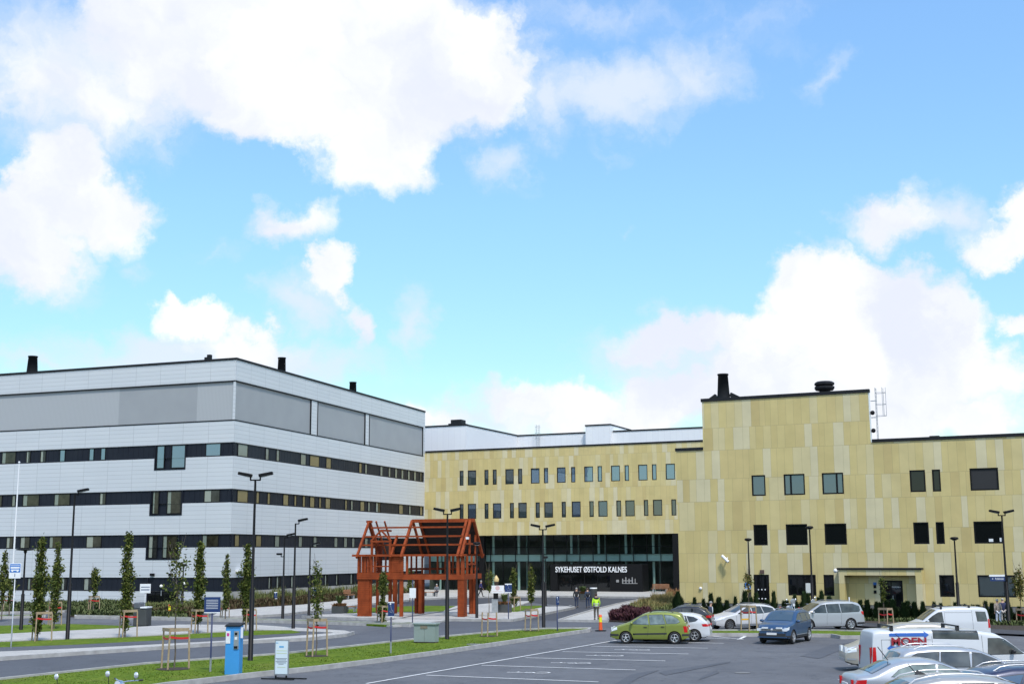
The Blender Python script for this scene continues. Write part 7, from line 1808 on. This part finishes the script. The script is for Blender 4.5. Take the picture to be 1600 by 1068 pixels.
def person(label, loc, heading, h=1.75, pose='stand', top=(.02, .02, .03), legs=(.03, .04, .08), hair=(.06, .04, .03), stride=.0, arms=0.0, extra=None, hatm=None, coat=False, reach=None, seed=0):
    k = h / 1.75; root = thing('person', label, 'person', loc, heading)
    S = lambda *p: (p[0] * k, p[1] * k, p[2] * k)
    sit = pose == 'sit'
    hipz = .50 if sit else .93
    pel = (0, 0, hipz); che = (.03 + (.04 if sit else 0), 0, hipz + .42); nec = (.04 + (.05 if sit else 0), 0, hipz + .57); hd = (.07 + (.06 if sit else 0), 0, hipz + .72)
    def leg(s, f):
        hip = (0, .095 * s, hipz - .02)
        if sit: kn = (.44, .12 * s, hipz + .0); an = (.44 + .04 * s, .12 * s, .09)
        else:
            kn = (.5 * f * .55 + .03, .10 * s, .50); an = (f * .62 - (.05 if f < 0 else 0), .10 * s, .09 + (.06 if f < 0 else 0))
        toe = (an[0] + .17, an[1] + .01 * s, .045 if an[2] < .12 else an[2] - .06)
        return hip, kn, an, toe
    LL, RL = leg(1, stride), leg(-1, -stride)
    def arm(s, f):
        sh = (che[0] - .01, .19 * s, che[2] + .09)
        if sit: el_ = (che[0] + .06, .26 * s, che[2] - .18); wr_ = (che[0] + .28, .14 * s, hipz + .12)
        elif reach == s: el_ = (sh[0] + .22, .24 * s, sh[2] - .22); wr_ = (sh[0] + .45, .22 * s, sh[2] - .12)
        else: el_ = (sh[0] + f * .28 - .03, .25 * s, sh[2] - .28); wr_ = (sh[0] + f * .50 + .05, .24 * s, sh[2] - .53)
        return sh, el_, wr_
    LA, RA = arm(1, -stride * .8 + arms), arm(-1, stride * .8 + arms)
    def body_chains(e, sk=True):
        pts = [(*S(*pel), (.115 * k + e, .15 * k + e)), (*S(pel[0] + .015, 0, pel[2] + .2), (.10 * k + e, .13 * k + e)), (*S(*che), (.115 * k + e, .165 * k + e))]
        ed = [(0, 1), (1, 2)]
        if sk:
            pts += [(*S(*nec), .055 * k), (*S(hd[0] - .01, 0, hd[2] - .03), (.085 * k, .075 * k)), (*S(hd[0] - .005, 0, hd[2] + .06), (.095 * k, .08 * k))]; ed += [(2, 3), (3, 4), (4, 5)]
        for a, b, c_ in (LA, RA):
            n = len(pts); pts += [(*S(*a), .058 * k + e), (*S(*b), .042 * k + e), (*S(*c_), .028 * k + e * .7)]; ed += [(2, n), (n, n + 1), (n + 1, n + 2)]
        return pts, ed
    pts, ed = body_chains(0)
    for hp, kn, an, toe in (LL, RL):
        n = len(pts); pts += [(*S(*hp), .085 * k), (*S(*kn), .055 * k), (*S(*an), .038 * k), (*S(*toe), .035 * k)]; ed += [(0, n), (n, n + 1), (n + 1, n + 2), (n + 2, n + 3)]
    chains = [(pts, ed)]
    for (a, b, c_), s in ((LA, 1), (RA, -1)):      # palm and five fingers
        d = (Vector(c_) - Vector(b)).normalized(); sd_ = Vector((0, 0, 1)).cross(d); sd_ = (sd_ if sd_.length > .1 else Vector((0, 1, 0))).normalized(); fw = Vector((1, 0, 0)) - d * d.x; fw = (fw if fw.length > .1 else Vector((0, 0, 1))).normalized()
        w0 = Vector(c_); pm = w0 + d * .09
        hp_ = [(*S(*(w0 - d * .01)), .024 * k), (*S(*(w0 + d * .05)), (.030 * k, .020 * k)), (*S(*pm), (.030 * k, .018 * k))]; chains.append((hp_, [(0, 1), (1, 2)]))
        for i, (o_, L__) in enumerate(((-.03, .072), (-.010, .082), (.010, .078), (.03, .06))):
            a0 = pm - d * .015 + fw * o_; a1 = a0 + d * L__ * .55 + sd_ * s * -.006; a2 = a1 + d * L__ * .4 + sd_ * s * -.022
            chains.append(([(*S(*a0), .0095 * k), (*S(*a1), .009 * k), (*S(*a2), .0075 * k)], [(0, 1), (1, 2)]))
        t0 = w0 + d * .03 + fw * -.02; t1 = t0 + fw * -.035 + d * .03; t2 = t1 + d * .03 - sd_ * s * .01
        chains.append(([(*S(*t0), .012 * k), (*S(*t1), .010 * k), (*S(*t2), .008 * k)], [(0, 1), (1, 2)]))
    hx = hd[0]
    chains.append(([(*S(hx + .085, 0, hd[2] + .03), .010 * k), (*S(hx + .108, 0, hd[2] - .005), .016 * k)], [(0, 1)]))         # nose
    for s in (1, -1): chains.append(([(*S(hx - .005, .08 * s, hd[2] + .02), .014 * k), (*S(hx - .015, .09 * s, hd[2] - .01), .012 * k)], [(0, 1)]))  # ears
    from_me(skin_mesh(chains), 'body', M_SKIN, root)
    for s in (1, -1): MB().ell(S(hx + .083, .032 * s, hd[2] + .035), (.011 * k, .014 * k, .009 * k), 8, 5).build('eye', M_EYE, root)
    MB().ell(S(hx + .088, 0, hd[2] - .045), (.012 * k, .026 * k, .007 * k), 8, 5).build('mouth', mat('lips', (.36, .14, .12), .5), root)
    # jacket: torso and sleeves one size up
    e = .022 * k
    pts = [(*(S(pel[0], 0, pel[2] - (.10 if not coat else .28)) if not sit else S(pel[0] - .02, 0, pel[2] + .02)), (.135 * k + e * .4, .175 * k + e * .4)), (*S(pel[0] + .015, 0, pel[2] + .2), (.115 * k + e * .6, .15 * k + e * .6)), (*S(*che), (.125 * k + e * .5, .175 * k + e * .5)), (*S(nec[0] - .01, 0, nec[2] - .02), (.07 * k, .075 * k))]
    ed = [(0, 1), (1, 2), (2, 3)]
    for a, b, c_ in (LA, RA):
        n = len(pts); q_ = Vector(c_) + (Vector(b) - Vector(c_)) * .12
        pts += [(*S(*a), .075 * k), (*S(*b), .058 * k), (*S(*q_), .044 * k)]; ed += [(2, n), (n, n + 1), (n + 1, n + 2)]
    tm = top if not isinstance(top, tuple) else mat('cloth_%d_%d_%d' % tuple(int(v * 1000) for v in top), top, .85)
    jk = from_me(skin_mesh([(pts, ed)]), 'jacket', tm, root)
    pts = [(*S(pel[0], 0, pel[2] + .06), (.125 * k, .16 * k))]; ed = []
    for hp, kn, an, toe in (LL, RL):
        n = len(pts); q_ = Vector(an) + (Vector(kn) - Vector(an)) * .05
        pts += [(*S(*hp), .098 * k), (*S(*kn), .072 * k), (*S(*q_), .058 * k)]; ed += [(0, n), (n, n + 1), (n + 1, n + 2)]
    lm = mat('cloth_%d_%d_%d' % tuple(int(v * 1000) for v in legs), legs, .85)
    from_me(skin_mesh([(pts, ed)]), 'trousers', lm, root)
    for hp, kn, an, toe in (LL, RL):
        mb = MB(); a = Vector(S(*an)); t = Vector(S(*toe)); mb.tube([a + Vector((-.06 * k, 0, -.03 * k)), a + Vector((.03 * k, 0, -.02 * k)), t + Vector((.02, 0, 0))], [.05 * k, .052 * k, .04 * k], 8); mb.build('shoe', mat('dark_shoe', (.02, .018, .016), .5), root)
    # hair
    hm = mat('hair_%d' % int(hair[0] * 1000), hair, .8); mb = MB(); c0 = Vector(S(hx - .015, 0, hd[2] + .055))
    mb.ell(c0, (.108 * k, .095 * k, .095 * k), 14, 9); mb.v = [(x, y, max(z, c0.z - .02 - .09 * max(0, (c0.x + .02 - x) / .1))) for x, y, z in mb.v]; mb.build('hair', hm, root)
    if extra: extra(root, k, pel, che, LA, RA, S)
    return root
def hivis(root, k, pel, che, LA, RA, S):
    for z_ in (pel[2] + .02, pel[2] + .16):
        mb = MB(); mb.lathe([(1, z_ * k), (1, (z_ + .05) * k)], 20); mb.v = [(v[0] * .172 * k + .01, v[1] * .222 * k, v[2]) for v in mb.v]; mb.build('reflective_band', mat('reflective_band', (.6, .62, .6), .4), root)
    mb = MB(); mb.ell(S(che[0] - .02, 0, che[2] + .12), (.13 * k, .21 * k, .075 * k), 12, 7); mb.build('dark_yoke', mat('cloth_navy', (.02, .022, .03), .8), root)
P = lambda px, py, z=.0: G(px, py, z)
person('person in a bright yellow reflective jacket and grey trousers walking to the entrance', P(932, 968.5, .11), R(97), 1.80, stride=.12, top=mat('hi_vis_yellow', (.52, .85, .03), .7), legs=(.10, .085, .07), hair=(.05, .03, .02), extra=hivis, arms=.15)
person('grey-haired person in a black jacket walking away towards the entrance, left one', P(901, 949.5), R(80), 1.74, stride=.06, top=(.015, .015, .018), legs=(.03, .04, .075), hair=(.30, .30, .30))
def bag(root, k, pel, che, LA, RA, S):
    MB().ell(S(-.16, .0, che[2] - .12), (.10 * k, .15 * k, .2 * k), 12, 8).build('rucksack', mat('bag_dark', (.02, .022, .03), .7), root)
person('person in a dark blue jacket with a bag walking away, right of the black jacket', P(918.5, 949.5), R(95), 1.70, stride=.10, top=(.035, .05, .09), legs=(.03, .045, .09), hair=(.06, .04, .03), extra=bag)
person('white-haired person in a blue top walking left past the timber frame', P(751, 931.5, .1), R(8), 1.72, stride=.42, top=(.04, .04, .16), legs=(.015, .015, .02), hair=(.38, .37, .35))
def shirt(root, k, pel, che, LA, RA, S):
    MB().ell(S(che[0] + .115, 0, che[2] - .08), (.035 * k, .06 * k, .22 * k), 10, 8).build('shirt_front', mat('pale_shirt', (.6, .65, .7), .8), root)
person('grey-haired person in a navy suit jacket walking between the parked cars', P(1110.5, 985.5), R(-20), 1.76, stride=.2, top=(.03, .045, .085), legs=(.02, .03, .055), hair=(.27, .27, .27), extra=shirt)
person('elderly person in a patterned beige jacket and white trousers by the right-hand lamp', P(1561, 977), R(100), 1.66, stride=.1, top=varied('patterned_beige', (.42, .36, .30), (.20, .17, .15), 25, .9), legs=(.62, .66, .74), hair=(.38, .36, .33))
person('person in a navy top and light trousers behind the beige jacket', P(1569, 975), R(80), 1.66, stride=.1, top=(.02, .025, .07), legs=(.50, .45, .42), hair=(.40, .38, .34))
bp = G(671, 930.5, .11)
person('person in dark clothes sitting at the left end of the lobby bench', (bp.x - .75, bp.y + .02, .105), R(-95), 1.70, pose='sit', top=(.03, .03, .035), legs=(.02, .02, .03), hair=(.05, .03, .02))
person('person in a grey jacket sitting at the right end of the lobby bench', (bp.x + .85, bp.y - .25, .105), R(-100), 1.74, pose='sit', top=(.16, .17, .19), legs=(.02, .025, .04), hair=(.45, .44, .42))

# golden-topped display figure behind the board
p, h = depth_h(775.5, 934, 898.5, .1)
root = thing('garden_ornament', 'pale golden peaked ornament on a dark stem behind the white board', 'ornament', p)
z_ = lambda py: AT(775.5, py, p.y).z - .1
MB().lathe([(.18, 0), (.16, z_(915)), (.24, z_(911)), (.22, z_(906))], 12).build('stem', mat('ornament_dark', (.05, .035, .025), .7), root)
MB().lathe([(.26, z_(908)), (.30, z_(904)), (.16, z_(901)), (.06, z_(898.5)), (.01, z_(898))], 12).build('cap', mat('ornament_gold', (.62, .48, .22), .5), root)

# ================================================================== two-wheelers
M_CHROME = mat('chrome', (.75, .76, .78), .08, 1.0)
def wheel2(mb, x, r_, w_=.05, seg=24):
    mb.lathe([(r_ - .07, -w_), (r_ - .01, -w_), (r_, -w_ * .4), (r_, w_ * .4), (r_ - .01, w_), (r_ - .07, w_), (r_ - .07, -w_)], seg, 'y', (x, 0, r_))
def motorcycle(label, loc, heading, paintm, mz=1.28, mirrors=(1,), shield=False, helmet=False):
    root = thing('motorcycle', label, 'motorcycle', loc, heading)
    for x, nm in ((.72, 'wheel'), (-.70, 'wheel')):
        mb = MB(); wheel2(mb, x, .32, .06); w_ = mb.build('wheel', M_TYRE, root)
        mb = MB(); mb.lathe([(.25, -.03), (.24, .03)], 20, 'y', (x, 0, .32))
        for i in range(8):
            t = math.pi * i / 4; mb.beam((x, 0, .32), (x + .24 * math.cos(t), 0, .32 + .24 * math.sin(t)), .02, .015, (0, 1, 0))
        mb.build('rim', M_CHROME, w_)
    mb = MB(); mb.ell((.12, 0, .80), (.30, .15, .15), 14, 9); mb.build('fuel_tank', paintm, root)
    mb = MB(); mb.ell((-.38, 0, .80), (.36, .14, .07), 14, 7); mb.build('seat', M_TRIM, root)
    mb = MB(); mb.box(-.2, .28, -.16, .16, .32, .62); mb.lathe([(.10, -.22), (.10, .22)], 12, 'y', (.05, 0, .45)); mb.build('engine', M_GALV, root, bevel=.03)
    mb = MB(); mb.tube([(.42, 0, .9), (.1, 0, .66), (-.35, 0, .62), (-.7, 0, .72)], .03, 8); mb.tube([(-.1, 0, .35), (-.70, .09, .33)], .03, 8); mb.build('frame', M_BLACK, root)
    mb = MB(); mb.tube([(.48, .10, 1.02), (.72, .10, .32)], .028, 8); mb.tube([(.48, -.10, 1.02), (.72, -.10, .32)], .028, 8); mb.build('fork', M_CHROME, root)
    mb = MB(); mb.tube([(.26, -.42, 1.10), (.42, -.15, 1.08), (.44, 0, 1.04), (.42, .15, 1.08), (.26, .42, 1.10)], .016, 8); hb = mb.build('handlebar', M_CHROME, root)
    for s in (1, -1): MB().tube([(.26, .42 * s, 1.10), (.20, .52 * s, 1.11)], .022, 8).build('grip', M_TRIM, hb)
    mb = MB(); mb.lathe([(.02, .42), (.10, .46), (.12, .58), (.11, .62)], 16, 'x', (0, 0, 1.0)); mb.build('headlight', M_CHROME, root); MB().lathe([(.001, .625), (.105, .622)], 16, 'x', (0, 0, 1.0)).build('headlight_glass', M_HEAD, root)
    for s in mirrors:
        mb = MB(); mb.tube([(.32, .32 * s, 1.09), (.34, .36 * s, mz - .10), (.36, .40 * s, mz - .02)], .010, 6); st_ = mb.build('mirror_stalk', M_BLACK, root)
        mb = MB(); mb.ell((.36, .41 * s, mz), (.035, .075, .085), 14, 8); mb.build('mirror', mat('bright_mirror', (.80, .82, .84), .12, .6), root)
    mb = MB(); mb.tube([(0, -.16, .4), (-.3, -.19, .3), (-.85, -.20, .38)], [.03, .045, .05], 8); mb.build('exhaust', M_CHROME, root)
    mb = MB(); mb.ell((-.82, 0, .78), (.06, .07, .045), 8, 6); mb.build('tail_light', M_TAIL, root)
    for x in (.72, -.7):
        mb = MB(); vs = []
        for i in range(9):
            t = math.radians(35 + i * 14); vs += [(x + .36 * math.cos(t), -.07, .32 + .36 * math.sin(t)), (x + .36 * math.cos(t), .07, .32 + .36 * math.sin(t))]
        mb.add(vs, [(2 * i, 2 * i + 2, 2 * i + 3, 2 * i + 1) for i in range(8)], True); mb.build('mudguard', paintm, root)
    if shield:
        mb = MB(); mb.ell((.52, 0, 1.22), (.06, .24, .22), 14, 9); mb.v = [v for v in mb.v]; mb.build('windshield', mat('smoky_windshield', (.22, .24, .26), .15), root)
    return root
dm = 37.0
def mc(px, py, mz, label, heading, **k):
    q = AT(px, py, dm); root = motorcycle(label, (0, 0, 0), heading, k.pop('pm', DARKC), mz=mz, **k)
    s = k.get('mirrors', (1,))[0]; off = Vector((.36, .41 * s, 0)); off.rotate(Matrix.Rotation(heading, 3, 'Z'))
    root.location = (q.x - off.x, q.y - off.y, 0); return root
mc(88, 1056.5, AT(88, 1056.5, dm).z, 'black motorcycle at the lower left showing one bright oval mirror, leftmost', R(70))
mc(168, 1052, AT(168, 1052, dm).z, 'black motorcycle at the lower left, middle one of three mirrors in a row', R(70))
dm = 37.6
m3 = mc(213, 1042.5, 1.24, 'chrome and white motorcycle whose handlebar and lamp rise at the bottom edge', R(-118), pm=WHITE, mirrors=(1,))
m3.scale = (1.07, 1.07, 1.07)
# motorcycles parked along the hedge
def mc2(px, yb, label, heading, **k):
    q = G(px, yb, .105); return motorcycle(label, (q.x, q.y, .105), heading, **k)
mc2(1232, 966.5, 'motorcycle with white fairing parked at the hedge behind the blue car, left one', R(-60), paintm=WHITE, mirrors=(1, -1), shield=True, mz=1.35)
mc2(1263, 967.5, 'silver motorcycle with round mirror parked at the hedge beside the lamp post', R(-55), paintm=SILVER, mirrors=(1,), shield=True, mz=1.5)
def bicycle(label, loc, heading, col):
    root = thing('bicycle', label, 'bicycle', loc, heading); pm = paint('cycle_%d' % int(col[0] * 999), col, .2)
    for x in (.52, -.52):
        mb = MB(); wheel2(mb, x, .34, .018, 20); w_ = mb.build('wheel', M_TYRE, root); mb = MB()
        for i in range(8):
            t = math.pi * i / 4; mb.tube([(x, 0, .34), (x + .3 * math.cos(t), 0, .34 + .3 * math.sin(t))], .004, 4)
        mb.build('spokes', M_CHROME, w_)
    mb = MB()
    for a, b in (((-.52, .34), (-.05, .30)), ((-.05, .30), (-.18, .85)), ((-.18, .80), (.34, .84)), ((-.05, .30), (.36, .72)), ((-.52, .34), (-.17, .78)), ((.52, .34), (.33, .95))): mb.tube([(a[0], 0, a[1]), (b[0], 0, b[1])], .018, 6)
    mb.build('frame', pm, root)
    MB().tube([(.30, -.28, 1.02), (.36, 0, .98), (.30, .28, 1.02)], .014, 6).build('handlebar', M_BLACK, root)
    MB().ell((-.20, 0, .92), (.14, .08, .035), 10, 6).build('saddle', M_TRIM, root)
    mb = MB(); mb.lathe([(.09, .05), (.09, .06), (.01, .06)], 12, 'y', (-.05, 0, .30)); mb.tube([(-.05, .06, .30), (.08, .10, .20)], .01, 5); mb.build('crank', M_GALV, root)
    return root
for px_, yb_, col, lb in ((1076, 961, (.55, .50, .05), 'yellow bicycle parked at the hedge beyond the black estate car'), (1093, 962, (.35, .36, .38), 'grey bicycle parked at the hedge, right of the yellow one'), (1187, 962, (.60, .55, .08), 'bicycle with yellow frame standing behind the taxi roof')):
    q = G(px_, yb_, .105); bicycle(lb, (q.x, q.y, .105), R(50), col)
pass
